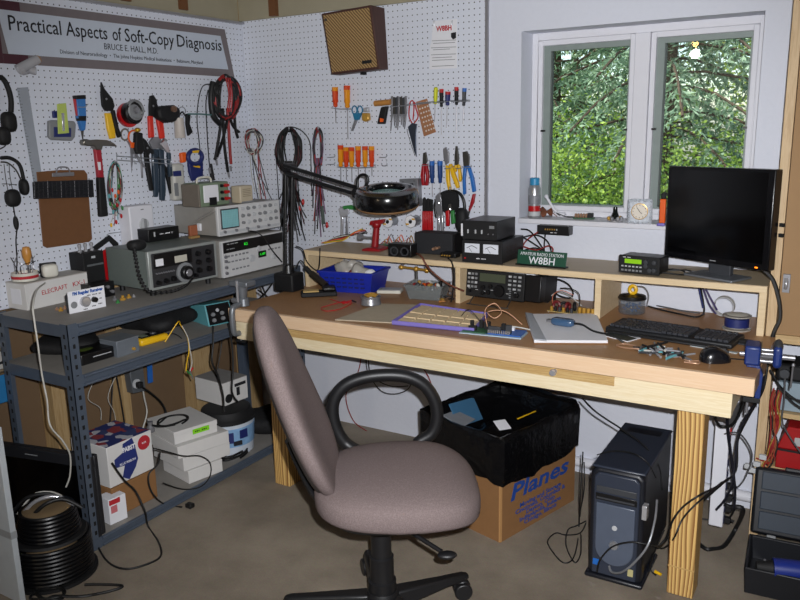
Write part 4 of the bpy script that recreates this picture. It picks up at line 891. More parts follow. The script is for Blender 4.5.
for k, (x, y, z, s, mt) in enumerate(((-.04, -.01, .09, .05, bagc), (.035, .0, .085, .045, bagc), (-.01, .03, .10, .045, bagc), (.07, .02, .075, .035, paper), (-.055, .02, .085, .02, org), (.01, -.03, .085, .02, mat('maroon', '6a3030', .5)))):
    o = MB().ell((0, 0, 0), s, s*.7, s*.75, .9, .9, 20, 10, lambda q, k=k: q*(1+.25*math.sin(q.x*90+k)*math.cos(q.z*80+k*2))).build('parts_bag', mt, smooth=40)
    o.location = Vector(bsk.location)+Vector((x, y, z-.002)); o.rotation_euler = (k, .4, k*.8)
    tag(o, ('bulging clear parts bag at the left in the blue basket', 'flat clear parts bag beside the maroon pouch in the basket', 'tall clear parts bag standing at the basket back', 'white paper packet in the blue basket', 'small orange foam lump in the blue basket', 'small maroon pouch in the blue basket')[k], 'bag', 'bagged parts in the blue basket')
# soldering iron rest
si = thing('iron_rest', 'black soldering iron rest with yellow sponge on the bench', 'iron rest', P(316, 297, z=BZ)+Vector((0, .03, 0)), math.radians(40))
B(si, 'tray', blkm, -.085, .075, -.035, .035, .001, .022, .005); B(si, 'sponge', mat('tan sponge', 'c2a56a', .95), -.075, -.005, -.024, .024, .0215, .027, .002); B(si, 'iron_block', blk, .01, .07, -.03, .03, .0225, .045, .008)
T(si, 'iron_holder', mat('brown spring', '3a332c', .4, .6), [(.03, .02, .04), (.005, .05, .06), (-.03, .09, .085)], .016, 12, 3)
T(si, 'iron_grip', mat('grip black', '1a1a1a', .7), [(-.03, .09, .085), (-.04, .105, .095), (-.055, .125, .108)], .011, 10, 3)
tl = thing('test_lead_red', 'red test lead with clip lying on the bench', 'test lead', P(340, 303, z=BZ)+Vector((0, 0, .003))); o0 = Vector(tl.location)
T(tl, 'lead', red, [P(a, b, z=BZ+.003)-o0 for a, b in ((330, 299), (343, 303), (352, 303), (340, 309), (326, 311), (321, 308), (330, 305), (345, 301))], .0018)
MB().cyl(P(343, 303, z=BZ+.006)-o0, P(352, 300.5, z=BZ+.006)-o0, .005, .003, 8).build('clip', red, tl); MB().cyl(P(352, 300.5, z=BZ+.006)-o0, P(356, 302, z=BZ+.006)-o0, .004, .003, 8).build('probe', blk, tl)
# brass wool tip cleaner
tcn = thing('tip_cleaner', 'round steel tip cleaner filled with brass wool on the bench', 'tip cleaner', P(371, 305.5, z=BZ))
LA(tcn, 'cup', steel, [(0, .001), (.042, .001), (.044, .004), (.038, .028), (.044, .031), (.044, .036), (.036, .036), (.034, .02), (0, .02)])
mb = MB(); rn = random.Random(2)
for k in range(26):
    a = rn.uniform(0, 6.3); r_ = rn.uniform(.004, .032); mb.tube([(r_*math.cos(a+t*.9)*.9, r_*math.sin(a+t*.9)*.9, .036+.014*abs(math.sin(t*1.7+k))*(1-r_*14)) for t in range(6)], .0022, 4, 3)
wool = mb.build('brass_wool', brass, tcn); wool['kind'] = 'stuff'
# papers, scale, bins
pp = MB().slab([tuple((P(a, b, z=BZ)-P(375, 313, z=BZ))[:2]) for a, b in ((335, 320.5), (380, 304.5), (417, 305.5), (392, 323.5))], .0005, .0045).build('manila_sheet', mat('manila card', 'b5a891', .8)); pp.location = P(375, 313, z=BZ); tag(pp, 'beige card sheet lying under the tip cleaner on the bench', 'card')
tcn.location.z += .0048
sc_ = thing('pocket_scale', 'flat white pocket scale near the blue basket', 'scale', P(389, 293, z=BZ)+Vector((0, .01, 0)), .35)
B(sc_, 'body', offw, -.055, .055, -.035, .035, .001, .016, .004); B(sc_, 'platform', lgrey, -.035, .05, -.028, .028, .0162, .018, .001); B(sc_, 'display', mat('lcd', '8a9480', .3), -.05, -.038, -.02, .02, .0162, .0172)
hh = thing('helping_hands', 'soldering helping hands with brass joints and alligator clips', 'soldering stand', P(408, 291, z=BZ)+Vector((.01, .06, 0)), -.15); hh.scale = (1.25, 1.25, 1.1)
LA(hh, 'base', dsteel, [(0, .001), (.035, .001), (.035, .008), (.010, .014), (.006, .03), (.006, .085), (0, .087)], n=20)
C(hh, 'crossbar', brass, (-.075, 0, .085), (.06, 0, .085), .0055, n=10)
for x in (-.07, .0, .05): MB().ell((x, 0, .085), .011, .011, .011, nu=14, nv=8).build('ball_joint', brass, hh)
for x, x2, z2 in ((-.07, -.03, .135), (.05, .025, .140)): MB().tube([(x, 0, .088), (x2, -.004, z2)], [.006, .003], 8, 1).build('alligator_clip', steel, hh)
bn = thing('parts_bin', 'clear plastic bin of colored parts on the bench under the riser', 'bin', P(421, 299, z=BZ)+Vector((.015, .035, 0)), math.radians(10))
clr = mat('cloudy plastic', '8a9090', .2, alpha=.35)
ringwall(.004, .062, .070, .050, .086, .062, .003).build('wall', clr, bn); B(bn, 'floor', clr, -.070, .070, -.050, .050, .001, .005); ringwall(.060, .066, .090, .066, .090, .066, .008).build('rim', clr, bn)
for k in range(14):
    x, y = -.055+.0088*k, .035*math.sin(k*2.3); mt = (rcord, mat('dull amber', '9a7430', .4), dgrey, steel, org, blkm, wcord)[k % 7]
    o = MB().ell((0, 0, 0), .014, .009, .008, .6, .6, 10, 6).build('part', mt, bn); o.location = (x, y, .056+.006*math.sin(k*1.1)); o.rotation_euler = (k, k*.4, k*1.7)
for k, (px, py, mt) in enumerate(((446, 298, blkm), (450, 295, steel), (443, 301, brass), (453, 300, blkm), (447, 292, blkm), (440, 303, mat('dull orange', 'a06a30', .5)))):
    o = MB().cyl((0, 0, .008), (.022, .008, .007), .0045, .003, 10).ell((0, 0, .006), .007, .006, .0055, nu=10, nv=6).build('adapter_plug', mt); o.location = P(px, py, z=BZ); o.rotation_euler.z = k*1.3
    tag(o, ('fat black adapter plug beside the clear parts bin', 'steel adapter plug near the clear parts bin', 'brass adapter plug in front of the parts bin', 'black adapter plug next to the shelf divider', 'black adapter plug behind the steel plug', 'orange adapter plug at the bin corner')[k], 'plug', 'loose adapter plugs by the parts bin')
# purple sorting tray
tf_ = [P(a, b, z=BZ) for a, b in ((392, 325), (474, 333), (488, 317), (420, 307))]
ty = thing('sorting_tray', 'purple edged compartment tray full of tan component packets', 'tray', tf_[0], 0)
o0 = tf_[0]; pts = [tuple((q-o0)[:2]) for q in tf_]
MB().slab(pts, .001, .004).build('tray_floor', purple, ty)
def edge(i, j, h=.018, w=.004):
    a, b = Vector(pts[i]), Vector(pts[j]); d = (b-a).normalized(); n = Vector((-d.y, d.x))*w
    return MB().slab([tuple(a), tuple(b), tuple(b+n), tuple(a+n)], .001, h).build('tray_wall', purple, ty)
for i in range(4): edge(i, (i+1) % 4)
tan = mat('tan packet', 'dcc49c', .7, var=.08); bl = lambda u, v: (Vector(pts[0])*(1-u)+Vector(pts[1])*u)*(1-v)+(Vector(pts[3])*(1-u)+Vector(pts[2])*u)*v
for i in range(5):
    for j in range(4):
        e = .012; a = .03; u0, u1, v0, v1 = a+(1-2*a)*i/5+e, a+(1-2*a)*(i+1)/5-e, a+(1-2*a)*j/4+e, a+(1-2*a)*(j+1)/4-e
        q = MB().slab([tuple(bl(u0, v0)), tuple(bl(u1, v0)), tuple(bl(u1, v1)), tuple(bl(u0, v1))], .0045, .013+.002*((i*3+j) % 3)).build('packet', tan, ty)
# black transceiver kit under the riser
kt = thing('black_transceiver', 'black ham transceiver with grey display tilted up under the riser', 'radio', P(465, 301, z=BZ)+Vector((.0, .005, 0)), math.radians(-3), )
ke = Matrix.Rotation(math.radians(-7), 4, 'X')
kb = thing('radio', 'x', 'x'); bpy.data.objects.remove(kb)
def kp(nm, mt, mb, bev=0): mb.v = [tuple(ke @ Vector(q)+Vector((0, 0, .028))) for q in mb.v]; return mb.build(nm, mt, kt, bev=bev)
kp('case', mat('radio black', '0d0d0f', .55), MB().box(0, .342, .012, .17, .0, .106), .004); kp('front_panel', blkm, MB().box(-.002, .272, -.003, .013, -.004, .110), .003); kp('side_box', blk, MB().box(.274, .343, -.001, .05, .0, .107), .003)
kp('display', mat('olive lcd', '4a5040', .3), MB().box(.066, .185, -.005, -.002, .064, .098)); 
def kcyl(nm, mt, x, z, r, l=.014):
    return kp(nm, mt, MB().lathe([(r, -.003), (r*.9, -l), (0, -l-.001)], (x, 0, z), 'y', 14))
for x, z, r in ((.160, .030, .026), (.085, .040, .010), (.110, .020, .010), (.085, .015, .009), (.120, .046, .009), (.022, .020, .008), (.240, .020, .011)): kcyl('knob', blk, x, z, r)
for i in range(3):
    for j in range(4): kp('button', grey if (i+j) % 3 else lgrey, MB().box(.010+.017*i, .021+.017*i, -.006, -.003, .034+.018*j, .043+.018*j))
    for j in range(4): kp('button', lgrey if (i+j) % 2 else grey, MB().box(.200+.022*i, .213+.022*i, -.006, -.003, .040+.017*j, .048+.017*j))
for k in range(7): kp('lettering', lgrey, MB().box(.012+.036*k, .024+.036*k, -.0036, -.003, .0295-.004*(k % 3), .0315-.004*(k % 3)))
for k in range(4): kp('button', grey, MB().box(.206, .214, -.006, -.003, .006+.009*k, .010+.009*k))
T(kt, 'tilt_bail', dsteel, [(.045, -.006, .03), (.045, -.045, .004), (.048, -.055, .003), (.215, -.055, .003), (.218, -.045, .004), (.218, -.006, .03)], .0025, 6, 2)
B(kt, 'rear_foot', rub, .02, .32, .13, .15, .0, .012); kp('manual', paper, MB().box(.07, .30, .03, .12, .1065, .112))
# open circuit board with toroids
ob = thing('toroid_board', 'bare circuit board with red toroid coils under the riser', 'circuit board', P(563, 313, z=BZ)+Vector((0, .02, 0)), -.1)
B(ob, 'board', mat('tan board', 'b09a60', .5), -.06, .07, -.035, .035, .003, .006)
for x in (-.055, .065):
    for y in (-.03, .03): C(ob, 'standoff', steel, (x, y, 0), (x, y, .004), .003, n=8)
for k, (x, y, z) in enumerate(((-.035, 0, .025), (-.01, .01, .022), (.015, -.005, .026), (.035, .015, .024))):
    mb = MB().tube([(.014*math.cos(t*.63), 0, .014*math.sin(t*.63)) for t in range(10)], .006, 8, 2, True); o = mb.build('toroid', (mat('maroon core', '6a1c20', .4), blkm, mat('maroon core', '6a1c20', .4), blkm)[k], ob); o.location = (x, y, z-.001); o.rotation_euler.z = k*.7
for k in range(6): C(ob, 'capacitor', (brass, blkm, dgrey)[k % 3], (-.045+.017*k, -.025, .006), (-.045+.017*k, -.025, .024), .006, n=10)
T(ob, 'pigtail', mat('red white wire', 'b86a50', .5), [(-.05, 0, .01), (-.055, -.0, .05), (-.04, .0, .075), (-.01, 0, .085), (.03, .01, .07)], .0018)
T(ob, 'pigtail', rub, [(.06, 0, .01), (.05, .02, .075), (.0, .03, .09), (-.04, .04, .085)], .002)
gd = thing('gold_filter_board', 'small board of gold cans near the shelf divider', 'circuit board', P(587, 317, z=BZ)+Vector((-.005, .02, 0)), -.1)
B(gd, 'board', mat('tan board', 'b09a60', .5), -.04, .035, -.02, .02, .001, .004)
for k in range(4): C(gd, 'can', brass, (-.03+.018*k, -.006, .004), (-.03+.018*k, -.006, .032), .008, n=12); C(gd, 'can', dsteel, (-.03+.018*k, .010, .004), (-.03+.018*k, .010, .022), .006, n=10)
# project board in front
pj = thing('project_board', 'blue circuit board project with white wires at the bench front', 'circuit board', P(497, 333, z=BZ)+Vector((0, 0, 0)), math.radians(6)); pj.scale = (1, 1, 1.35)
B(pj, 'sheet', mat('pale board', 'a9bcc8', .5), -.125, .105, -.055, .035, .0005, .003); B(pj, 'blue_board', mat('blue circuit', '1d58a8', .4), -.03, .10, -.045, .040, .0035, .0065, .0005); B(pj, 'green_board', pcb, -.12, -.02, -.045, .03, .0035, .0065, .0005)
for k, (x, y, sx, sy, h, mt) in enumerate(((-.085, -.02, .03, .012, .012, blkm), (-.04, .01, .02, .02, .02, blkm), (.0, -.025, .045, .012, .016, dgrey), (.02, .015, .014, .014, .018, blkm), (-.1, .015, .012, .012, .02, blkm), (.055, .02, .01, .012, .01, wht), (-.065, .018, .012, .014, .022, blkm), (.05, -.02, .02, .014, .022, dgrey))): B(pj, 'component', mt, x-sx/2, x+sx/2, y-sy/2, y+sy/2, .0066, .0066+h, .001)
mb = MB()
for k in range(12): mb.box(-.02+.007*k, -.017+.007*k, -.0445, -.042, .0066, .016)
mb.build('pin_header', chrome, pj)
T(pj, 'twisted_wire', mat('orange white wire', 'd0a080', .5), [(-.03, -.02, .02), (-.045, .0, .06), (-.02, .03, .075), (.01, .02, .055), (-.01, 0, .04), (-.045, .03, .05), (.0, .09, .045), (.055, .13, .004)], .0015)
T(pj, 'lead', rub, [(-.06, .01, .02), (-.12, .04, .05), (-.17, .09, .022)], .0014); T(pj, 'lead', wcord, [(.05, .02, .018), (.085, .04, .012), (.12, .05, .006)], .0018)
# notebook with a usb stick
nb_pts = [P(a, b, z=BZ) for a, b in ((534, 344), (609, 344.5), (597, 316.5), (525, 317))]; o0 = nb_pts[0]; pts = [tuple((q-o0)[:2]) for q in nb_pts]
nbk = thing('paper_pad', 'thick white pad of papers at the front of the bench', 'notepad', o0)
MB().slab(pts, .0005, .0035).build('backing_board', card, nbk); MB().slab([(a*.985, b*.99) for a, b in pts], .0036, .014).build('page_block', paper, nbk, bev=.002); 
a_, b_ = Vector(pts[0]), Vector(pts[3]); d_ = (b_-a_); 
MB().slab([tuple(a_), tuple(a_+Vector((.045, .002))), tuple(b_+Vector((.030, 0))), tuple(b_)], .0142, .019).build('binding_strip', mat('binder grey', 'a9adb4', .4), nbk, bev=.002)
us = thing('usb_adapter', 'translucent blue usb adapter with black cable on the paper pad', 'adapter', P(563, 326, z=BZ+.015), -.12); us.scale = (1.3, 1.4, 1.4)
MB().ell((0, 0, .011), .034, .015, .010, .5, .5, 24, 10).build('shell', mat('smoky blue', '3c5878', .2, coat=.5), us); B(us, 'usb_plug', steel, -.048, -.030, -.007, .007, .007, .013); T(us, 'lead', rub, [(.032, 0, .011), (.06, -.003, .012), (.10, -.018, .004), (.16, -.03, .003), (.19, -.03, -.010)], .0028)
# keyboard
k0 = P(605.5, 331, z=BZ)
kbd = thing('keyboard', 'black full size computer keyboard on the bench', 'keyboard', k0, math.radians(-6.5))
kbm = mat('keyboard black', '17181b', .5); B(kbd, 'case', kbm, 0, .435, -.005, .155, .001, .018, .005); B(kbd, 'palm_rest', kbm, .01, .425, -.030, -.004, .001, .010, .004)
kmesh = MB().box(-.0078, .0078, -.0078, .0078, 0, .008).mesh('key', 0); kmesh.materials.append(mat('key black', '2e3036', .45))
for r_, y in enumerate((.018, .037, .056, .075, .094, .125)):
    for c_ in range(22):
        if c_ in (15, 18) and r_ < 6: 
            if c_ == 15: continue
        o = place('key', kmesh, kbd, (.020+.0186*c_+(.004*r_ if c_ < 13 else 0), y, .0185))
sp_ = B(kbd, 'space_bar', mat('key black', '2e3036', .45), .09, .20, .002, .010, .0185, .025, .001)
ms = thing('computer_mouse', 'black optical mouse on the bench beside the keyboard', 'mouse', P(715, 361, z=BZ), math.radians(28))
MB().ell((0, 0, 0), .047, .035, .047, .8, .8, 32, 16, lambda q: Vector((q.x, q.y*(1-.12*q.x/.047), max(q.z, .0)*(1-.35*max(0, q.x)/.047)+.001))).build('shell', mat('mouse black', '121317', .25, coat=.3), ms)
B(ms, 'button_seam', blkm, .015, .040, -.001, .001, .02, .034); MB().cyl((.028, -.003, .027), (.028, .003, .027), .009).build('scroll_wheel', dgrey, ms)
T(ms, 'mouse_lead', rub, [(.045, 0, .008), (.085, .0, .004), (.13, -.01, .003), (.17, .0, .003)], .0022)
# pile of connectors and leads
pi = thing('lead_pile', 'small pile of tangled test leads and clips beside the mouse', 'test leads', P(660, 355, z=BZ)+Vector((0, .005, 0)), math.radians(-12)); pi.scale = (1.15, 1.3, 1.3)
rn = random.Random(11)
for k in range(34):
    a = rn.uniform(0, 6.28); r_ = rn.uniform(.0, .06); x, y = 1.15*r_*math.cos(a), .5*r_*math.sin(a); a2 = rn.uniform(0, 3.14); l = rn.uniform(.015, .035); z = .004+.022*(1-r_/.065)*rn.random()
    mt = (blkm, steel, dgrey, wcord, chrome, teal, steel, blkm)[k % 8]
    MB().cyl((x-l*math.cos(a2), y-l*math.sin(a2), z), (x+l*math.cos(a2), y+l*math.sin(a2), z+rn.uniform(-.002, .008)), .0035, .0025, 7).build('clip', mt, pi)
T(pi, 'loop', copper, [(-.06, 0, .004), (-.09, .02, .004), (-.125, .018, .004), (-.13, -.005, .004), (-.10, -.012, .004), (-.065, -.006, .006)], .0022, closed=True); T(pi, 'loop', copper, [(.06, -.01, .006), (.09, -.02, .004), (.11, -.005, .004), (.12, -.025, .004), (.085, -.035, .004)], .002)
pdk = thing('dark_photo_card', 'dark printed card lying in front of the keyboard', 'card', P(620, 337, z=BZ), math.radians(-22)); B(pdk, 'card', paper, -.06, .06, -.035, .035, .0005, .003); B(pdk, 'print', mat('dark print', '2a302c', .35, var=.6, scale=40), -.055, .055, -.032, .022, .0031, .0035)
bd2 = thing('clear_ruler', 'clear plastic strip lying under the keyboard front edge', 'ruler', P(714, 349.5, z=BZ), math.radians(-9)); B(bd2, 'strip', mat('clear strip', 'b8c0c0', .2), -.075, .075, -.010, .008, .0005, .0025); B(bd2, 'scale_marks', inkb, -.07, .07, .004, .006, .0026, .0028)
# glass jar with gold coil
gj = thing('glass_dome', 'glass jar of tiny parts with yellow toroid on its black lid', 'jar', P(627, 314, z=BZ)+Vector((.01, .03, 0)))
LA(gj, 'glass', mat('jar glass', '707880', .05, alpha=.20), [(0, .001), (.050, .001), (.052, .004), (.052, .055), (.049, .058), (.049, .006), (0, .006)], n=32); LA(gj, 'lid', blk, [(.054, .058), (.055, .060), (.050, .070), (.03, .073), (0, .073)], n=32)
MB().tube([(.013*math.cos(t*.63), .004, .015*math.sin(t*.63)+.092) for t in range(10)], .007, 8, 2, True).build('toroid', yel, gj); mb = MB(); rn = random.Random(3)
for k in range(40): x, y = rn.uniform(-.03, .03), rn.uniform(-.03, .03); mb.ell((x, y, .010+rn.random()*.028), .004, .004, .003, nu=6, nv=4)
mb.build('tiny_parts', mat('mixed parts', '3a5a8a', .3, var=.9, scale=150), gj)['kind'] = 'stuff'
T(gj, 'bail_wire', steel, [(.056, 0, .03), (.062, 0, .075), (.045, 0, .105), (.015, 0, .108)], .002)
# solder reels at the right end
rl = thing('solder_reels', 'clear spool of wire lying beside a white tape reel at the riser end', 'wire spool', P(735, 331, z=BZ)+Vector((.0, .03, 0)), .2); rl.scale = (1.2, 1.2, 1.15)
LA(rl, 'spool', mat('clear spool', 'b4aea4', .15, alpha=.7), [(.012, .0), (.040, .0), (.040, .004), (.026, .006), (.026, .04), (.040, .042), (.040, .046), (.012, .046)], n=28); LA(rl, 'hub_label', offw, [(0, .0465), (.026, .0465), (.030, .047), (.012, .050), (0, .050)], n=24); LA(rl, 'blue_band', navy, [(.0265, .008), (.034, .01), (.034, .036), (.0265, .038)], n=24)
rw = thing('clear_bag_coil', 'clear bag of coiled wire behind the white reel', 'bag', P(722, 318, z=BZ)+Vector((.0, .035, 0)))
for k in range(6): T(rw, 'wire_turn', wcord if k % 2 else lgrey, [(.036*math.cos(t*.7), .006*k-.02, .040+.036*math.sin(t*.7)) for t in range(9)], .0025, 6, 3, True)
bx_ = thing('crumpled_cable_end', 'grey ribbon connector lying next to the blue vise', 'connector', P(742, 344, z=BZ), -.3); B(bx_, 'ribbon', dgrey, -.045, .035, -.018, .018, .001, .006, .002); B(bx_, 'plug', blkm, -.02, .03, -.012, .016, .0062, .016, .002)
# blue bench vise at the right end
vi = thing('blue_vise', 'small blue cast bench vise clamped on the right bench end', 'vise', (2.574, -.665, BZ), math.radians(6)); vi.scale = (.70, .74, .95); vb = mat('vise blue', '182c66', .4)
B(vi, 'fixed_jaw', vb, -.040, .022, -.055, .055, .012, .075, .008); B(vi, 'moving_jaw', vb, .070, .105, -.055, .055, .010, .080, .012); MB().ell((.088, 0, .072), .020, .05, .022).build('jaw_hump', dgrey, vi)
for z in (.026, .05): C(vi, 'guide_rod', steel, (.02, -.03, z), (.072, -.03, z), .006); C(vi, 'guide_rod', steel, (.02, .03, z), (.072, .03, z), .006)
C(vi, 'lead_screw', steel, (-.06, 0, .038), (.155, 0, .038), .008); C(vi, 'handle', steel, (.150, -.02, .02), (.150, .03, -.065), .004); MB().ell((.150, -.02, .02), .007, .007, .007, nu=10, nv=6).build('handle_end', steel, vi)
B(vi, 'jaw_plate', dsteel, .022, .026, -.05, .05, .05, .074); PR(vi, 'clamp_leg', vb, [(-.03, .012), (.020, .012), (.038, -.02), (.034, -.10), (.012, -.10), (.012, .001), (-.03, .001)], -.03, .03, .003)
B(vi, 'clamp_foot', blkm, -.035, .035, -.025, .025, -.118, -.100, .003); C(vi, 'clamp_screw', steel, (-.015, 0, -.16), (-.015, 0, -.075), .006); LA(vi, 'clamp_pad', steel, [(0, -.074), (.013, -.074), (.013, -.0645), (0, -.0645)], (-.015, 0, 0), n=14)
# ================================================================ window sill things
SZ = WZ0+.0201
can = thing('spray_can', 'silver aerosol spray can with blue cap on the window sill', 'can', P(535, 218, z=SZ)+Vector((0, -.01, 0)))
LA(can, 'can', mat('silver can', 'a6a8ac', .3, .6), [(0, .001), (.025, .001), (.026, .003), (.026, .128), (.020, .142), (0, .142)], n=28); LA(can, 'cap', mat('cap blue', '2f86b4', .4), [(.0205, .1425), (.0205, .170), (.018, .173), (0, .173)], n=24); MB().lathe([(.0263, .032), (.0263, .055)], n=28).build('red_band', red, can); MB().lathe([(.0262, .062), (.0262, .10)], n=28).build('print_band', mat('grey print', '7c7e84', .4, var=.5, scale=60), can); MB().lathe([(.0264, .012), (.0264, .030)], n=28).build('white_band', lgrey, can)
lf = thing('dry_leaf', 'crumpled brown dry leaf on the window sill', 'leaf', P(551, 212, z=SZ+.01)+Vector((0, -.05, -.01))); lf.location = (1.602, .085, SZ)
mb = MB(); g = 9; V_ = []; 
for i in range(g):
    for j in range(g): u, v = i/(g-1)-.5, j/(g-1)-.5; w_ = (1-(2*u)**2)*.9+.2; V_.append((u*.09, v*.05*w_, .020+.014*math.sin(u*9)*math.cos(v*7)+.012*math.sin(j*1.3+i)))
mb.add(V_, [(i*g+j, (i+1)*g+j, (i+1)*g+j+1, i*g+j+1) for i in range(g-1) for j in range(g-1)]); lo_ = mb.build('blade', mat('dry brown', '6a3c24', .8, var=.3), lf); sm = lo_.modifiers.new('thick', 'SOLIDIFY'); sm.thickness = .0015; C(lf, 'stem', mat('dry brown', '6a3c24', .8), (.04, 0, .02), (.065, .004, .002), .0018, n=6)
cr = thing('window_crank', 'white casement window crank on the left window frame', 'crank', (1.668, .112, SZ)); B(cr, 'gear_box', wht, -.03, .03, -.022, .01, .0, .018, .006); T(cr, 'arm', wht, [(0, -.018, .016), (-.015, -.03, .035), (-.045, -.034, .082)], .006, 8, 3); MB().ell((-.048, -.034, .088), .009, .009, .009, nu=12, nv=8).build('knob', wht, cr)
pg = thing('small_circuit', 'tiny green circuit board with coil lying on the sill', 'circuit board', P(584, 219, z=SZ)+Vector((0, .0, 0)), .1); pg.scale = (1.25, 1.3, 1.6); B(pg, 'board', pcb, -.034, .034, -.014, .014, .001, .004); 
for k in range(5): MB().cyl((-.03+.009*k, -.004, .009), (-.024+.009*k, -.004, .009), .006, n=8).build('coil', copper, pg)
B(pg, 'chip', blkm, .012, .03, -.008, .01, .0041, .016); T(pg, 'wire', rub, [(-.034, 0, .004), (-.06, .01, .003), (-.10, .02, .012), (-.09, .035, .003)], .0012)
tk_ = thing('tube_trinket', 'little glass and metal trinket beside the crystal clock', 'ornament', P(615, 222, z=SZ)); tk_.scale = (1.3, 1.3, 1.35); LA(tk_, 'base', chrome, [(0, .001), (.022, .001), (.023, .006), (.012, .010), (0, .010)], n=18); LA(tk_, 'dark_body', mat('dark glass', '101412', .1), [(.010, .0101), (.012, .02), (.007, .03), (.006, .045), (0, .048)], n=14)
for k in range(7): MB().ell((.020*math.cos(k*.9), .020*math.sin(k*.9), .012), .006, .006, .006, nu=8, nv=6).build('bead', (chrome, brass, steel)[k % 3], tk_)
ck = thing('crystal_clock', 'square crystal desk clock with pale round dial on the sill', 'clock', P(639.5, 224, z=SZ)+Vector((0, .0, 0)), math.radians(8)); ck.scale = (1.12, 1.1, 1.12)
crys = mat('cut crystal', 'c8ced6', .06, spec=.9, var=.4, scale=90); mb = MB().box(-.042, .042, -.014, .014, .001, .089); mb.build('crystal_block', crys, ck, bev=.010, seg=1)
for k in range(16):
    a = 2*math.pi*k/16; c = Vector((.0375*math.cos(a)/max(abs(math.cos(a)), abs(math.sin(a)))*.97, -.013, .045+.0385*math.sin(a)/max(abs(math.cos(a)), abs(math.sin(a))))); MB().lathe([(.0065, 0), (.003, -.006), (0, -.008)], c, 'y', 5).build('facet', crys, ck, smooth=0)
LA(ck, 'dial_ring', brass, [(.0285, -.014), (.0285, -.018), (.0262, -.0185), (.0262, -.014), (.0285, -.014)], (0, 0, .046), 'y', 30); LA(ck, 'dial', mat('ivory dial', 'd8cfc0', .5), [(.0262, -.0165), (0, -.0166)], (0, 0, .046), 'y', 30)
for a, l in ((2.3, .012), (-.6, .018)): T(ck, 'hand', inkb, [(0, -.0175, .046), (l*math.sin(a), -.0175, .046+l*math.cos(a))], .0009, 5, 1)
for k in range(12): a = k*math.pi/6; B(ck, 'hour_mark', inkb, .022*math.sin(a)-.0008, .022*math.sin(a)+.0008, -.0174, -.0168, .046+.022*math.cos(a)-.002, .046+.022*math.cos(a)+.002)
ol = thing('orange_lighter', 'orange handled lighter standing at the sill behind the monitor', 'lighter', P(662, 226, z=SZ)+Vector((0, .0, 0)), 0); B(ol, 'body', org, -.011, .011, -.008, .008, .012, .105, .003); B(ol, 'cap', blkm, -.008, .010, -.006, .006, .105, .128, .003); B(ol, 'base', purple, -.018, .012, -.012, .012, .0, .012, .004)
# ================================================================ left wall: banner and hung tools
bn_, f = hang('banner', 'long printed lecture banner with grey border pinned on the pegboard', 'banner', 'L', 120, 45, .004)
zt, zb = 2.012-bn_.location.z, 1.785-bn_.location.z; y0 = -1.345-bn_.location.y; y1 = -.095-bn_.location.y
bord = mat('taupe border', '726a6c', .7); maroon = mat('maroon cloth', '4a2530', .7)
PR(bn_, 'border', bord, [(y0, zb), (y1+.014, zb), (y1-.034, zt), (y0, zt)], -.003, -.0005)
PR(bn_, 'panel', mat('banner white', 'bcc4d0', .6, var=.03), [(y0+.046, zb+.036), (y1-.028, zb+.036), (y1-.068, zt-.034), (y0+.022, zt-.034)], -.0040, -.0031)
B(bn_, 'end_band', maroon, y0-.0005, y0+.022, -.0040, -.0031, zb-.0005, zt); B(bn_, 'end_band', maroon, y0+.023, y0+.125, -.0041, -.0031, zb-.0005, zb+.0355); B(bn_, 'end_band', maroon, y0+.023, y0+.115, -.0041, -.0031, zt-.0335, zt)
yc = (y0+.065+y1-.04)/2
for wd, a, b in (('Practical', 8, 60), ('Aspects', 65, 106), ('of', 110.5, 119.5), ('Soft-Copy', 123, 172), ('Diagnosis', 175, 219.5)):
    xa, xb = f(a, 20)[0], f(b, 20)[0]; text(bn_, 'lettering', inkb, wd, .078, ((xa+xb)/2, -.0044, zb+.146), width=xb-xa, bold=.0004)
text(bn_, 'lettering', inkb, 'BRUCE E. HALL, M.D.', .036, (yc-.01, -.0044, zb+.093), width=.29); text(bn_, 'lettering', inkb, 'Division of Neuroradiology  •  The Johns Hopkins Medical Institutions  •  Baltimore, Maryland', .022, (yc+.02, -.0044, zb+.058), width=.78)
cu = thing('clear_tube_bundle', 'crumpled clear plastic tubes hanging below the banner', 'plastic tube', (0, 0, 0)); w0 = P(28, 66, x=.03); cu.location = w0
clr2 = mat('cloudy tube', 'b0b0b4', .25, alpha=.8); 
for k, (a, b) in enumerate((((18, 70), (38, 59)), ((22, 72), (27, 70)), ((28, 70), (36, 71)))):
    MB().cyl(P(a[0], a[1], x=.03)-w0, P(b[0], b[1], x=.05)-w0, .020 if k == 0 else .013, .017 if k == 0 else .015, 14, False).build('tube', clr2, cu)
LA(cu, 'tube_end', mat('brown rim', '8a6a4a', .5), [(.013, 0), (.017, .001), (.017, .004), (.013, .004)], P(37, 60, x=.05)-w0, 'x', 14); tt2 = T(cu, 'hook', hook_m, [P(18, 68, x=.0)-w0, P(18, 67, x=.03)-w0], .0025, 6, 1)
def ring_pts(cx, cy, rx, ry, n=14, ph=0, s=0, e=6.283): return [(cx+rx*math.cos(ph+s+(e-s)*k/n), cy+ry*math.sin(ph+s+(e-s)*k/n)) for k in range(n+(0 if e-s > 6.2 else 1))]
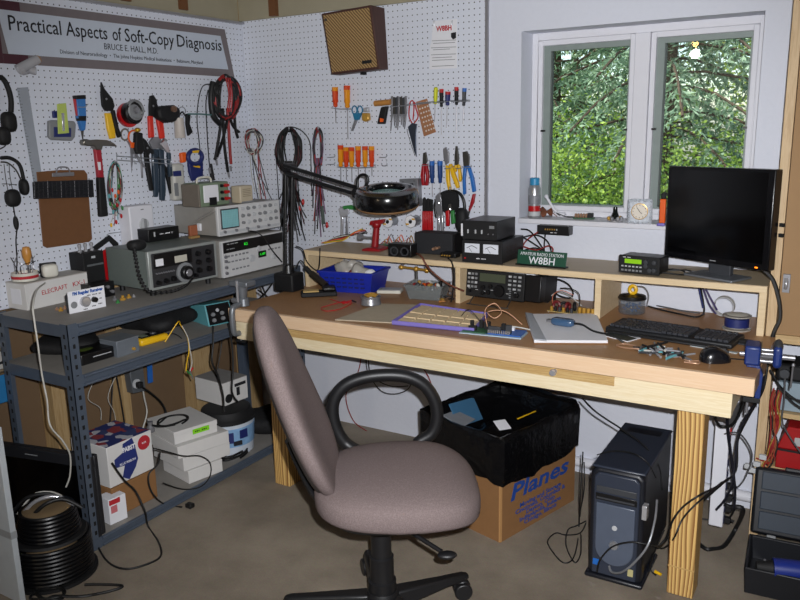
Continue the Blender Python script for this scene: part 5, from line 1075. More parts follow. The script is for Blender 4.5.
# headphones (two pairs)
h1, f = hang('headphones', 'black padded headphones hanging beside the steel ruler', 'headphones', 'L', 6, 110, .03)
tt(h1, f, 'headband', blkm, [(-8, 78), (2, 78), (8, 88), (11, 100), (11, 112)], .010, .03, 8); x, z = f(8, 122, .03)
MB().ell((x, -.035, z), .028, .024, .038, .7, .8, 24, 12).build('ear_cup', blkm, h1); x, z = f(1, 136, .03); MB().ell((x, -.045, z), .026, .022, .034, .7, .8, 20, 10).build('ear_cup', blkm, h1); tt(h1, f, 'lead', rub, [(8, 140), (5, 146), (0, 149)], .0025)
h2, f = hang('headset', 'thin black wire headset hanging under the padded headphones', 'headphones', 'L', 14, 175, .03)
tt(h2, f, 'headband', blkm, [(1, 158), (10, 158), (19, 164), (23, 176), (24, 184)], .007, .03, 8); tt(h2, f, 'inner_band', dsteel, [(1, 162), (8, 163), (16, 170), (21, 180)], .003, .03, 6); 
x, z = f(24, 187, .03); MB().ell((x, -.03, z), .016, .022, .032, .8, .8, 18, 10).build('ear_cup', blkm, h2); x, z = f(12, 198, .03); MB().ell((x, -.035, z), .030, .022, .034, .8, .8, 20, 10).build('ear_cup', blkm, h2)
for p_ in ([(4, 164), (6, 180), (9, 196)], [(9, 163), (10, 176), (13, 192)], [(2, 184), (8, 184), (16, 185)]): tt(h2, f, 'wire', dsteel, p_, .0015)
tt(h2, f, 'lead', rub, [(13, 204), (15, 216), (17, 228), (16, 240), (17, 262), (16, 278)], .0028); x, z = f(16, 223, .03); MB().ell((x, -.03, z), .010, .010, .028).build('inline_control', blkm, h2)
# ruler
ru, f = hang('steel_ruler', 'long grey steel ruler hanging on the pegboard', 'ruler', 'L', 22, 90, .006)
tr(ru, f, 'blade', mat('ruler clear', 'aab0b8', .3, alpha=.65), [(17, 88), (28, 87), (43, 183), (34, 185)], .005, .007, 0); 
mb = MB()
for k in range(30):
    t = k/30; a = f(17.2+17*t, 88+97*t, .008); mb.box(a[0], a[0]+(.012 if k % 5 == 0 else .007), -.0076, -.0071, a[1]-.0008, a[1]+.0008)
mb.build('graduations', inkb, ru)
# packaged tool
pk_, f = hang('packaged_level', 'grey tool in a yellow green blister card hanging on the pegboard', 'tool', 'L', 61, 124, .02)
tr(pk_, f, 'grey_body', grey, [(48, 121), (51, 120), (73, 121), (75, 124), (74, 137), (71, 141), (51, 140), (48, 137)], .004, .022, .004); tr(pk_, f, 'blue_insert', navy, [(54, 127), (71, 128), (71, 137), (54, 137)], .0221, .026, .001); tr(pk_, f, 'blister_card', mat('lime card', 'b0c060', .5), [(57, 104), (66, 103), (69, 133), (58, 134)], .0262, .029, .001); tr(pk_, f, 'chrome_rod', chrome, [(61.5, 113), (64, 113), (64.5, 131), (62.5, 131)], .0292, .035, .001); tr(pk_, f, 'blue_cap', navy, [(52.5, 111), (57, 111), (57, 118), (53, 118)], .006, .018, .002)
# blue tester
bt, f = hang('voltage_tester', 'blue and black handheld tester with pointed tip on the pegboard', 'tool', 'L', 80, 110, .02)
tr(bt, f, 'body', mat('tester blue', '2f6fb0', .4), [(75, 97), (84, 97), (85, 118), (84, 130), (81, 131), (77, 117)], .004, .026, .003); tr(bt, f, 'cap', blkm, [(74, 95.5), (84, 95), (84.3, 99), (74.6, 99.5)], .003, .028, .002); tr(bt, f, 'red_side', red, [(73.8, 99), (75, 99), (78, 116), (76.6, 116)], .006, .02, .001); tr(bt, f, 'band', blkm, [(77, 116), (84.6, 116), (84.4, 121), (78, 121)], .003, .028, .001); tr(bt, f, 'tip', dsteel, [(81, 131), (83.5, 130.5), (83, 139), (82.4, 139)], .01, .016, .001)
tt(bt, f, 'hook', hook_m, [(88, 104), (85, 107), (78, 107)], .002, .03); 
# pliers with one yellow handle
def pliers(name, label, wall, jaw, h1_, h2_, m1, m2, mj=dsteel, group=None, off=.016, rivet=None):
    r, f = hang(name, label, 'pliers', wall, jaw[0][0], jaw[0][1], off, group)
    tr(r, f, 'jaws', mj, jaw, .010, .022, .0015); tr(r, f, 'handle', m1, h1_, .008, .024, .003); tr(r, f, 'handle', m2, h2_, .008, .024, .003)
    if rivet: x, z = f(*rivet, .02); LA(r, 'rivet', steel, [(.005, -.022), (.004, -.025), (0, -.0255)], (x, 0, z), 'y', 10)
    return r
pliers('crimp_pliers', 'black cable pliers with one yellow grip on the left pegboard', 'L', [(101, 82), (104, 89), (112, 99), (114, 106), (112, 111), (105, 111), (102, 106), (101, 95)], [(105, 113), (110, 113), (114, 130), (115, 138), (110, 139), (107, 128)], [(111, 110), (114, 110), (118, 128), (121, 136), (118, 138), (114, 126)], yel, blkm, blkm, rivet=(106, 99))
# lantern / tape reel
ln, f = hang('reel_light', 'red reel with a grey round lamp hanging on the pegboard', 'lamp', 'L', 134, 112, .03)
x, z = f(130, 115, .03); LA(ln, 'reel', red, [(0, -.004), (.050, -.004), (.052, -.010), (.052, -.026), (.030, -.028)], (x, 0, z), 'y', 28); x, z = f(133, 113, .05); LA(ln, 'drum', blk, [(.046, -.026), (.047, -.060), (.040, -.064), (.036, -.060), (.020, -.058)], (x, 0, z), 'y', 28); x, z = f(136, 110, .06); LA(ln, 'lens_ring', grey, [(.046, -.050), (.044, -.062), (.038, -.066), (.034, -.060)], (x, 0, z), 'y', 28); LA(ln, 'lens', steel, [(.016, -.060), (.012, -.070), (0, -.072)], (x, 0, z), 'y', 16)
pliers('red_cutters', 'black cutters with two bright red handles on the left pegboard', 'L', [(150, 96), (153, 95), (156, 100), (157, 108), (154, 117), (149, 117), (149, 106)], [(148, 116), (152, 116), (153.5, 137), (149, 138)], [(156, 117), (162, 117), (164, 138), (160, 139)], mat('grip red', 'd02c1c', .4), mat('grip red', 'd02c1c', .4), blkm, rivet=(153, 106))
# black drill gun and white cylinder
dg, f = hang('heat_gun', 'short black heat gun hanging beside the red cutters', 'tool', 'L', 168, 113, .035)
tr(dg, f, 'barrel', blkm, [(155, 110), (160, 106), (172, 105), (177, 108), (178, 114), (173, 122), (164, 123), (157, 119)], .008, .055, .012); x, z = f(173, 109, .055); LA(dg, 'nozzle', mat('brown nozzle', '6a5040', .5), [(.014, -.055), (.015, -.066), (.009, -.066), (.008, -.058), (0, -.058)], (x, 0, z), 'y', 16)
wc, f = hang('white_dispenser', 'white plastic cylinder with black strap hanging beside the heat gun', 'bottle', 'L', 180, 128, .03)
x, z = f(180, 138, .03); LA(wc, 'cylinder', mat('tan white', 'b8b0a8', .5), [(0, 0), (.024, 0), (.025, .002), (.022, .092), (0, .093)], (x, -.032, z)); tt(wc, f, 'strap', blkm, [(178, 118), (182, 112), (186, 117)], .004, .034); tr(wc, f, 'key_fob', blkm, [(186, 114), (190, 113), (189, 124), (192, 132), (188, 136), (186, 124)], .012, .026, .002); tt(wc, f, 'ring', steel, ring_pts(182, 111, 3.5, 4), .002, .036, 6, 3, True)
rd, f = hang('peg_rod', 'long teal wire rod sticking out between the heat gun and cables', 'hook', 'L', 200, 114, .04); tt(rd, f, 'rod', mat('teal wire', '4f7a78', .5), [(188, 114), (200, 114), (212, 115)], .0035, .05, 6); tt(rd, f, 'peg', hook_m, [(200, 114, 0), (200, 114, .05)], .003)
# hammer
hm, f = hang('claw_hammer', 'claw hammer with red and black grip on the pegboard', 'hammer', 'L', 96, 144, .03)
tr(hm, f, 'head', mat('hammer steel', '7a766e', .3, .9), [(81.5, 140), (85, 139), (88, 140), (96, 139.5), (105, 140), (112, 143), (115.5, 146.5), (108, 146), (101, 146), (100, 150), (95, 150), (92, 146), (86, 146), (82, 145)], .018, .046, .003); tr(hm, f, 'shaft', mat('hammer red', '9a1c2c', .4), [(94, 149), (100, 149), (103, 178), (97.5, 178)], .020, .040, .004); tr(hm, f, 'grip', blkm, [(97, 177), (103, 177), (107, 216), (99, 217)], .018, .042, .005); tr(hm, f, 'sticker', paper, [(97.5, 162), (100.5, 162), (101, 170), (98.5, 170)], .0402, .041, 0)
# clipboard with mesh pocket
cb, f = hang('clipboard', 'brown hardboard clipboard hanging on the left pegboard', 'clipboard', 'L', 64, 205, .008)
tr(cb, f, 'board', mat('clipboard brown', '6c4729', .6, var=.12, scale=50), [(36, 172), (60, 170), (84, 170), (87, 174), (92, 239), (89, 242), (47, 248), (43, 246)], .003, .008, .0015); tr(cb, f, 'clip_plate', steel, [(52, 173), (74, 172), (74, 176), (52, 177)], .0081, .014, .002); tt(cb, f, 'clip_lever', steel, [(56, 174), (58, 168), (63, 167), (68, 168), (70, 173)], .003, .014)
mp_, f = hang('wire_rack', 'black mesh letter pocket across the clipboard', 'rack', 'L', 62, 189, .03)
mm_ = mat('mesh black', '16171c', .5)
for k in range(14): a = 34+4.5*k; tt(mp_, f, 'mesh_wire', steel if k % 3 == 0 else mm_, [(a, 181-.05*k), (a+.6, 198-.1*k)], .0012, .042, 5, 1)
for k in range(5): tt(mp_, f, 'mesh_wire', mm_, [(33.5, 182+3.6*k), (92.5, 180+3.6*k)], .0016, .042, 5, 1)
tr(mp_, f, 'back_panel', mm_, [(33.5, 182), (92, 180), (93, 197), (34.5, 199)], .022, .038, .001)
# wire bundle
def bundle(name, label, wall, cx, cy, rx, ry, tails, mats_, cat='cables', off=.025, r=.0022, turns=6, group=None, seed=1, lo=.8):
    rr, f = hang(name, label, cat, wall, cx, cy, off, group); rn = random.Random(seed)
    for k in range(turns):
        pts = [(a+rn.uniform(-.6, .6), b+rn.uniform(-.8, .8), off+rn.uniform(-.012, .015)) for a, b in ring_pts(cx+rn.uniform(-1, 1), cy+rn.uniform(-1.5, 1.5), rx*rn.uniform(lo, 1.02), ry*rn.uniform(.88, 1.02), 12)]
        tt(rr, f, 'coil_turn', mats_[k % len(mats_)], pts, r, off, 6, 3, True)
    for k, (a, b) in enumerate(tails):
        x0 = cx+rx*.6*rn.uniform(-1, 1)
        tt(rr, f, 'tail', mats_[(k+1) % len(mats_)], [(x0, cy+ry*.5, off+.005), ((x0+a)/2+rn.uniform(-1, 1), (cy+ry+b)/2, off+rn.uniform(0, .01)), (a, b, off)], r)
    tt(rr, f, 'peg', hook_m, [(cx, cy-ry*.9, 0), (cx, cy-ry*.9, off+.02), (cx, cy-ry*.9-3, off+.022)], .0025, off, 6, 2)
    return rr, f
r_, f = bundle('hookup_leads', 'bundle of multicolored clip leads hanging under the scissors', 'L', 115, 186, 7.5, 25, [(111, 222), (114, 226), (118, 220), (121, 214), (109, 214)], (grn, wcord, rcord, teal, blkm, rope_g, wcord, blkm), turns=22, r=.0018, seed=3, lo=.45)
for k, (a, b, mt) in enumerate(((111, 225, yel), (116, 222, red), (119, 186, grn), (112, 190, red), (115, 196, org), (110, 204, grn), (117, 205, red), (113, 212, teal), (120, 200, red), (109, 196, teal), (122, 208, grn), (116, 214, wcord), (111, 200, blkm), (118, 192, org), (121, 216, red), (114, 206, grn))): x, z = f(a, b, .04); MB().ell((x, -.042, z), .0055, .005, .010, nu=10, nv=6).build('clip_boot', mt, r_)
# scissors, screwdriver and the black-handled pliers below
sc, f = hang('orange_scissors', 'orange handled scissors hanging on the wire rack', 'scissors', 'L', 130, 145, .02)
tt(sc, f, 'finger_loop', org, ring_pts(133.5, 137, 5, 6.5), .004, .022, 8, 3, True); tt(sc, f, 'finger_loop', mat('grey loop', '6f6a64', .5), ring_pts(125, 134.5, 4, 5.5), .004, .018, 8, 3, True); tr(sc, f, 'shank', org, [(130, 142), (136, 143), (134, 148), (131, 148)], .014, .024, .001); tr(sc, f, 'blade', steel, [(130, 146), (134, 147), (133, 160), (131.5, 173)], .012, .015, .0005); tr(sc, f, 'blade', steel, [(126, 140), (129, 141), (146, 168), (142, 167)], .0152, .018, .0005)
sv, f = hang('black_screwdriver', 'black and yellow capped screwdriver beside the orange scissors', 'screwdriver', 'L', 138, 135, .02)
x, z = f(136, 130, .02); MB().ell((x, -.03, z), .014, .014, .010).build('cap', mat('gold cap', 'c8a030', .3, .6), sv); tr(sv, f, 'handle', blkm, [(135, 132), (141, 133), (143, 150), (141, 154), (136, 154), (134, 148)], .012, .036, .004); tr(sv, f, 'shaft', steel, [(140, 154), (141.5, 154), (143, 178), (141.6, 178)], .020, .025, .001)
pliers('slip_joint_pliers', 'large black pliers with long diagonal handle on the wire rack', 'L', [(143, 138), (146, 141), (151, 150), (148, 156), (144, 150), (143, 144)], [(144, 152), (148, 155), (152, 184), (153, 190), (150, 191), (146, 170)], [(148, 148), (152, 149), (172, 175), (174, 192), (170, 194), (166, 176)], blkm, blkm, blkm, rivet=(147, 148))
pliers('groove_pliers', 'grey steel groove joint pliers with slate grips on the wire rack', 'L', [(149, 142), (153, 137), (158, 137), (161, 142), (164, 138), (167, 140), (162, 150), (158, 148), (152, 150)], [(152, 149), (157, 149), (158, 192), (157, 197), (154, 197), (152.5, 170)], [(158, 149), (163, 150), (165, 190), (164, 201), (160, 200), (159.5, 170)], mat('slate grip', '2c3a48', .5), mat('slate grip', '2c3a48', .5), steel)
cp_, f = hang('channel_pliers', 'chrome headed pliers with a dark blue grip beside the caulk tube', 'pliers', 'L', 164, 145, .03)
tr(cp_, f, 'jaws', chrome, [(160, 144), (164, 140), (167, 143), (170, 154), (166, 152)], .028, .040, .002); tr(cp_, f, 'handle', mat('slate grip', '2c3a48', .5), [(167, 152), (170, 153), (172, 176), (169, 177)], .026, .042, .003)
rk_, f = hang('plier_rack', 'zinc wire tool rack on the left pegboard', 'rack', 'L', 140, 158, .02)
for k in range(2): tt(rk_, f, 'rail', hook_m, [(117, 156+4*k), (171, 160+4*k)], .002, .045, 6, 1)
for a in (117, 135, 153, 171): tt(rk_, f, 'bracket', hook_m, [(a, 154+(a-117)*.07, .0), (a, 155+(a-117)*.07, .046), (a, 163+(a-117)*.07, .046)], .002)
ck_, f = hang('caulk_tube', 'white caulking tube with blue print standing on the pegboard hook', 'tube', 'L', 177, 182, .03)
tr(ck_, f, 'tube', mat('tube white', 'b8b6ae', .5), [(170, 164), (181, 163), (184, 200), (172, 201)], .004, .046, .012); tr(ck_, f, 'print', navy, [(173, 171), (181, 170.5), (181.5, 176), (173.3, 176.5)], .0462, .047, 0); tr(ck_, f, 'print', grey, [(174, 183), (178, 183), (179, 196), (175, 196)], .0462, .047, 0)
# orange strap tool
bs_, f = hang('strap_clamp', 'navy strap clamp with yellow and orange fittings on the pegboard', 'clamp', 'L', 192, 163, .025)
tt(bs_, f, 'strap_loop', navy, ring_pts(195, 157, 7, 7, 8), .011, .03, 8, 3, True); tr(bs_, f, 'strap_tail', navy, [(188, 162), (202, 162), (202, 178), (192, 181), (189, 172)], .012, .030, .003); tr(bs_, f, 'orange_grip', org, [(180, 153), (185, 152), (185, 162), (181, 163)], .015, .035, .004); tr(bs_, f, 'yellow_lever', yel, [(192, 151), (199, 150), (198, 153), (193, 153)], .035, .045, .002); tr(bs_, f, 'yellow_label', yel, [(193, 165), (200, 166), (200, 168), (194, 167)], .031, .033, 0)
# big cable coil near the corner
cg_, f = bundle('cable_coil', 'thick coil of black and red cables hanging near the corner', 'L', 226, 98, 14, 21, [(215, 160), (217, 157), (228, 172), (231, 164), (238, 138), (239, 132)], (blkm, rub, rub, rub, rcord, rub, blkm), r=.0075, turns=24, off=.05, seed=8, lo=.5)
for k in range(3): tt(cg_, f, 'red_turn', red, [(226+2*k, 78, .08), (229+1.5*k, 95, .09), (227+2*k, 112, .08)], .003, .08)
tt(cg_, f, 'hose', rub, [(213, 82), (211, 96), (213, 115), (220, 124)], .014, .05, 8)
tt(cg_, f, 'lead', rub, [(211, 84, .05), (203, 86, .05), (199, 98, .04), (197, 118, .04), (199, 140, .04), (200, 150, .04)], .0026); tt(cg_, f, 'lead', rub, [(208, 90), (206, 104), (207, 130), (209, 160), (211, 170)], .0026, .04)
for a, b in ((217, 160), (229, 172), (231, 166), (210, 168)): x, z = f(a, b, .05); C(cg_, 'plug', steel, (x, -.045, z), (x+.004, -.045, z-.026), .006, .005, 10)
x, z = f(211, 170, .04); C(cg_, 'probe_handle', blkm, (x, -.04, z+.03), (x+.006, -.04, z-.05), .008, .012, 10)
# wall socket box and cords under the shelf
ou, f = hang('outlet_box', 'grey steel electrical outlet box under the middle shelf', 'outlet', 'L', 134, 380, .045)
tr(ou, f, 'box', mat('galvanised', '70757a', .45, .6), [(126, 368), (140, 366), (143, 390), (130, 393)], .002, .045, .003); x, z = f(138, 383, .045); LA(ou, 'receptacle', lgrey, [(.022, -.045), (.022, -.050), (0, -.050)], (x-.01, 0, z), 'y', 18); B(ou, 'plug', blkm, x-.02, x+.006, -.075, -.050, z-.018, z+.010, .004)
tt(ou, f, 'plug_cord', rub, [(140, 386, .07), (152, 394, .06), (163, 405, .05), (168, 420, .06)], .005)
tp, f = hang('tape_strip', 'strip of blue painter tape stuck on a wall stud', 'tape', 'L', 150, 374, .003); tr(tp, f, 'tape', blu, [(147, 365), (152, 364.5), (153, 382), (148, 383.5)], .0001, .0018, 0)
# white conduit cords
cord('white_wall_cord', 'white twisted cord running down from the outlet box', 'cord', wcord, [P(a, b, x=.03) for a, b in ((142, 380), (144, 396), (147, 412), (143, 428))], .004)
for k, pts in enumerate((((105, 372), (96, 378), (88, 398), (100, 408), (101, 420)), ((121, 372), (114, 380), (108, 398), (114, 412), (116, 424)))): cord('white_string', ('loose white string hanging at the near stud', 'kinked white string hanging before the outlet')[k], 'cord', wcord, [P(a, b, x=.05) for a, b in pts], .0016)
for k, pts in enumerate((((113, 372), (112, 395), (110, 425)), ((116, 374), (120, 395), (125, 426)))): cord('black_wall_cord', ('thin black cord hanging straight before the wall panel', 'slanting black cord hanging before the wall panel')[k], 'cord', rub, [P(a, b, x=.04) for a, b in pts], .0032)
for k, pts in enumerate((((213, 326), (213, 345), (212, 362), (218, 376), (223, 395), (224, 412)), ((228, 323), (232, 345), (233, 370), (232, 392), (238, 402)), ((222, 340), (220, 355), (217, 372)))): cord('station_cord', ('black cord hanging from the soldering station to the box', 'thick black cord hanging beside the steel post', 'short thin black cord under the middle shelf')[k], 'cord', rub, [P(a, b, x=.50 if k < 2 else .47) for a, b in pts], .0042 if k < 2 else .0025)
# ================================================================ back wall: hung tools
sx1 = P(387, 40, y=0).x
def spk():
    zt_, zb_ = P(386, 6, y=0).z, P(388, 68, y=0).z; dt = -P(372.5, 9, x=sx1).y; dbm = -P(379, 69, x=sx1).y; x0_ = P(323, 16, y=-dt).x
    s = thing('wall_speaker', 'brown wooden wall speaker with woven tan grille cloth', 'speaker', (x0_+.006, -.003, zb_-.020), rot=(0, math.radians(-2.6), 0)); w = sx1-x0_; h = zt_-zb_
    v = [(0, 0, 0), (w, 0, 0), (w, 0, h), (0, 0, h), (0, -dbm, 0), (w, -dbm, 0), (w, -dt, h), (0, -dt, h)]
    MB().add(v, [(0, 3, 2, 1), (4, 5, 6, 7), (0, 1, 5, 4), (1, 2, 6, 5), (2, 3, 7, 6), (3, 0, 4, 7)]).build('cabinet', wood('walnut', '4a2c24', '3a2019', 6, (14, 14, 1)), s, bev=.003)
    m, nt, b = nodes_of('grille cloth'); tc = N(nt, 'ShaderNodeTexCoord'); wv = N(nt, 'ShaderNodeTexWave', wave_type='BANDS', bands_direction='DIAGONAL', _Scale=42.0, _Distortion=1.5); cr_ = N(nt, 'ShaderNodeValToRGB'); cr_.color_ramp.elements[0].color = lin('5c4426')+[1]; cr_.color_ramp.elements[1].color = lin('a88a5c')+[1]
    nt.links.new(tc.outputs['Object'], wv.inputs['Vector']); nt.links.new(wv.outputs['Fac'], cr_.inputs[0]); nt.links.new(cr_.outputs[0], b.inputs['Base Color']); b.inputs['Roughness'].default_value = .9
    e = .010; iy = lambda z: -(dbm+(dt-dbm)*z/h); 
    fr = lambda o: [(e, iy(e)-o, e), (w-e, iy(e)-o, e), (w-e, iy(h-e)-o, h-e), (e, iy(h-e)-o, h-e)]
    MB().add(fr(-.002)+fr(.003), [(0, 1, 2, 3), (4, 5, 6, 7), (0, 1, 5, 4), (1, 2, 6, 5), (2, 3, 7, 6), (3, 0, 4, 7)]).build('grille', m, s)
    z = .035; B(s, 'badge', blkm, w-.085, w-.035, iy(z)-.007, iy(z)-.0028, z-.006, z+.008, .001); C(s, 'corner_stud', dsteel, (.022, iy(h-.03)-.008, h-.03), (.022, iy(h-.03)-.002, h-.03), .006, n=10); B(s, 'bottom_bracket', blkm, w*.52, w*.58, -.04, -.01, -.012, -.001)
spk()
li, f = hang('radio_licence', 'white radio licence sheet with red call sign pinned on the pegboard', 'paper', 'B', 445, 46, .006)
tr(li, f, 'sheet', paper, [(433, 21), (457, 19), (457, 68), (429.5, 69.5), (430, 47), (431.5, 42)], .004, .0052, 0); x, z = f(444, 28.5, .006); text(li, 'lettering', inkr, 'W8BH', .030, (x, -.0057, z), width=.076, bold=.001)
tr(li, f, 'state_print', inkb, [(451, 33), (456, 32), (456, 38), (453, 39.5), (451, 37)], .0053, .0058, 0)
for k, (ya, a, b) in enumerate(((40, 432, 456), (42.5, 433, 455), (47, 431, 456), (49, 433, 450), (54, 431, 456), (57, 432, 452), (59.5, 432, 455), (65.5, 432, 454))): tr(li, f, 'print_line', grey, [(a, ya+.6), (b, ya-.4), (b, ya+.2), (a, ya+1.2)], .0053, .0056, 0)
for a in (434, 452): tt(li, f, 'clip', hook_m, [(a, 20, 0), (a, 21, .012), (a, 26, .012)], .002)
# screwdrivers: handle + shaft
def driver(name, label, wall, x0, y0, x1, y1, ym, hw, mh, group=None, off=.03, ms=steel, mc=None, sw_=.9):
    r, f = hang(name, label, 'screwdriver', wall, x0, y0, off, group); t = (ym-y0)/(y1-y0); xm = x0+(x1-x0)*t
    a, b, c = f(x0, y0, off), f(xm, ym, off), f(x1, y1, off); r0 = abs(f(x0+hw, y0, off)[0]-a[0]); L_ = math.hypot(b[0]-a[0], b[1]-a[1]); d = Vector((b[0]-a[0], 0, b[1]-a[1])).normalized()
    A_ = Vector((a[0], -off, a[1])); mb = MB(); prof = [(.55, 0), (.95, .08), (1, .2), (.92, .55), (.98, .72), (.7, .8), (.75, .95), (.5, 1)]
    for (ra, ta), (rb, tb_) in zip(prof[:-1], prof[1:]): mb.cyl(A_+d*L_*ta, A_+d*L_*tb_, r0*ra, r0*rb, 10, False)
    mb.cyl(A_, A_+d*.0005, r0*.55, r0*.55, 10); mb.build('handle', mh, r); C(r, 'shaft', ms, A_+d*L_*.98, (c[0], -off, c[1]), .0026*sw_, .0024*sw_, 8)
    if mc: mb = MB().cyl(A_-d*.004, A_+d*L_*.16, r0*1.02, r0*1.02, 10); mb.build('cap', mc, r)
    return r
driver('flat_screwdriver', 'short red amber screwdriver below the wall speaker', 'B', 335, 88, 336, 123, 107, 2.6, amberr, mc=amber); driver('flat_screwdriver', 'longer amber screwdriver below the wall speaker', 'B', 347, 86.5, 348, 139, 108, 2.8, amber, mc=amberr)
rk1, f = hang('driver_rack', 'zinc wire hook rail under the two amber screwdrivers', 'rack', 'B', 342, 109, .03); tt(rk1, f, 'rail', hook_m, [(331, 108), (341, 109), (352, 109)], .0022, .038); 
for a in (333, 343, 350): tt(rk1, f, 'bracket', hook_m, [(a, 108, 0), (a, 109, .038)], .002)
for k, (a, b) in enumerate(((340.5, 146), (346, 148), (351.5, 148), (358, 147), (365, 147), (371.5, 147))):
    driver('nut_driver', ('amber nut driver with red cap in the row of six above the magnifier', 'red nut driver with amber cap in the row of six above the magnifier')[k % 2], 'B', a, b, a+.5, (197, 180, 182, 180, 184, 176)[k], 167, 2.5, (amber, amberr)[k % 2], 'row of six amber nut drivers', mc=(amberr, amber)[k % 2])
rk2, f = hang('nut_driver_rack', 'zinc wire rack carrying six amber nut drivers', 'rack', 'B', 356, 167, .03); tt(rk2, f, 'rail', hook_m, [(337, 167), (356, 168), (376, 167)], .0022, .040, 6, 2); tt(rk2, f, 'rail', hook_m, [(337, 165), (356, 166), (376, 165)], .0022, .020, 6, 2)
for a in (338, 356, 375): tt(rk2, f, 'bracket', hook_m, [(a, 166, 0), (a, 167, .042)], .002)
for k, (a, b) in enumerate(((331, 157), (331, 164), (383, 157), (385, 163))): 
    hk, f = hang('peg_hook', ('bare wire hook above left of the nut driver rack', 'lower bare wire hook left of the nut driver rack', 'bare wire hook right of the nut driver rack', 'small wire loop right of the nut driver rack')[k], 'hook', 'B', a, b, .03); tt(hk, f, 'wire', hook_m, [(a-3, b, 0), (a-3, b+.5, .02), (a+3, b, .03), (a+4, b-2, .03)] if k < 3 else [(a-3, b, .0), (a-3, b+2, .02), (a, b+3, .03), (a+2, b+1, .03), (a+1, b-4, .03)], .0022)
# blue wire stripper, cutters etc on the top row
bsn, f = hang('blue_wire_brush', 'small teal handled snips hanging beside the amber screwdrivers', 'snips', 'B', 357, 112, .02); tt(bsn, f, 'finger_loop', mat('snip teal', '1f6f94', .4), ring_pts(354.5, 110, 2.5, 4, 8), .0035, .02, 6, 2, True); tt(bsn, f, 'finger_loop', mat('snip teal', '1f6f94', .4), ring_pts(360, 110, 2.5, 4, 8), .0035, .022, 6, 2, True); tr(bsn, f, 'body', mat('snip teal', '1f6f94', .4), [(353, 113), (362, 113), (359, 120), (355, 120)], .012, .026, .002); tr(bsn, f, 'blade', steel, [(355, 119), (358, 119), (353, 131), (351, 131)], .014, .022, .001)
bp_, f = hang('brass_plug', 'chrome and brass adapter hanging on the upper hook row', 'adapter', 'B', 366, 115, .02); tr(bp_, f, 'body', brass, [(363, 113), (369, 113), (370, 120), (366, 122), (363, 120)], .008, .032, .004); tr(bp_, f, 'neck', chrome, [(364, 108), (369, 107), (369, 112), (364, 112)], .01, .028, .003)
wbh, f = hang('wood_handle_brush', 'black brush with a wooden cross handle on the pegboard', 'brush', 'B', 384, 105, .03); a0, a1 = f(375, 103.5, .035), f(391, 102, .035); MB().tube([(a0[0], -.035, a0[1]), ((a0[0]+a1[0])/2, -.035, (a0[1]+a1[1])/2), (a1[0], -.035, a1[1])], .013, 12, 2).build('handle', mat('brush wood', 'b07a3c', .5), wbh); tr(wbh, f, 'bristle_block', blkm, [(382, 107), (388, 106), (385, 124), (378, 124), (380, 115)], .012, .034, .004); tr(wbh, f, 'tip', org, [(380, 118), (384, 119), (383, 122), (380, 122)], .0342, .036, 0)
# dental picks
for k in range(7):
    a = 392+2.3*k
    pkx, f = hang('steel_pick', ('bright steel pick or tweezer in the crowded rack of picks', 'dark steel pick or tweezer in the crowded rack of picks', 'grey handled pick in the crowded rack of picks')[k % 3], 'pick', 'B', a, 97, .03, 'steel picks in the upper rack'); tr(pkx, f, 'handle', (steel, dsteel, dgrey)[k % 3], [(a-.8, 96+k % 3), (a+.9, 96+k % 2), (a+1.1, 114), (a-.9, 114)], .026, .034, .001); tr(pkx, f, 'tip', steel, [(a-.8, 114), (a+1, 114), (a+(-1, .6, 0)[k % 3], 131-(k*5) % 7), (a-.5+(-1, .6, 0)[k % 3], 131-(k*5) % 7)], .027, .032, .0005)
rk3, f = hang('pick_rack', 'zinc wire rail holding the steel picks and small drivers', 'rack', 'B', 430, 103, .03); tt(rk3, f, 'rail', hook_m, [(390, 107), (410, 105), (440, 102), (470, 101)], .0022, .042); tt(rk3, f, 'rail', hook_m, [(390, 106), (410, 104), (440, 101), (470, 100)], .0022, .018)
for a in (391, 412, 432, 450, 469): tt(rk3, f, 'bracket', hook_m, [(a, 104-(a-391)*.05, 0), (a, 105-(a-391)*.05, .044)], .002)
# red handled scissors
rsc, f = hang('red_shears', 'pointed shears with thin red handles hanging blades down', 'scissors', 'B', 413, 115, .02); tt(rsc, f, 'handle', red, [(412, 123), (409, 116), (410, 103), (413, 101), (414, 108), (413, 120)], .0032, .022); tt(rsc, f, 'handle', red, [(414, 123), (418, 117), (416, 108), (414.5, 102)], .0032, .022); tr(rsc, f, 'blade', mat('shear blue steel', '5a6270', .3, .9), [(408, 127), (412, 123), (417, 124), (416, 134), (416.5, 157), (414, 150)], .014, .020, .0008); tt(rsc, f, 'spring', dsteel, [(407, 129), (408, 134), (411, 144), (415, 156)], .0014, .022)
bpf, f = hang('perforated_plate', 'tan perforated prototyping board hanging tilted on the rack', 'circuit board', 'B', 425, 118, .012); tr(bpf, f, 'plate', mat('tan phenolic', '9a6a48', .6), [(416, 102), (427, 98.5), (436, 132), (424, 136.5)], .006, .010, .0005)
for i in range(4):
    for j in range(7): x, z = f(418.3+2.6*i+1.25*j*1.0+.2, 104.5-.9*i+4.4*j, .012); LA(bpf, 'hole', mat('hole light', 'cfc8c0', .6), [(.0042, -.0101), (.0042, -.0106), (0, -.0106)], (x, 0, z), 'y', 8)
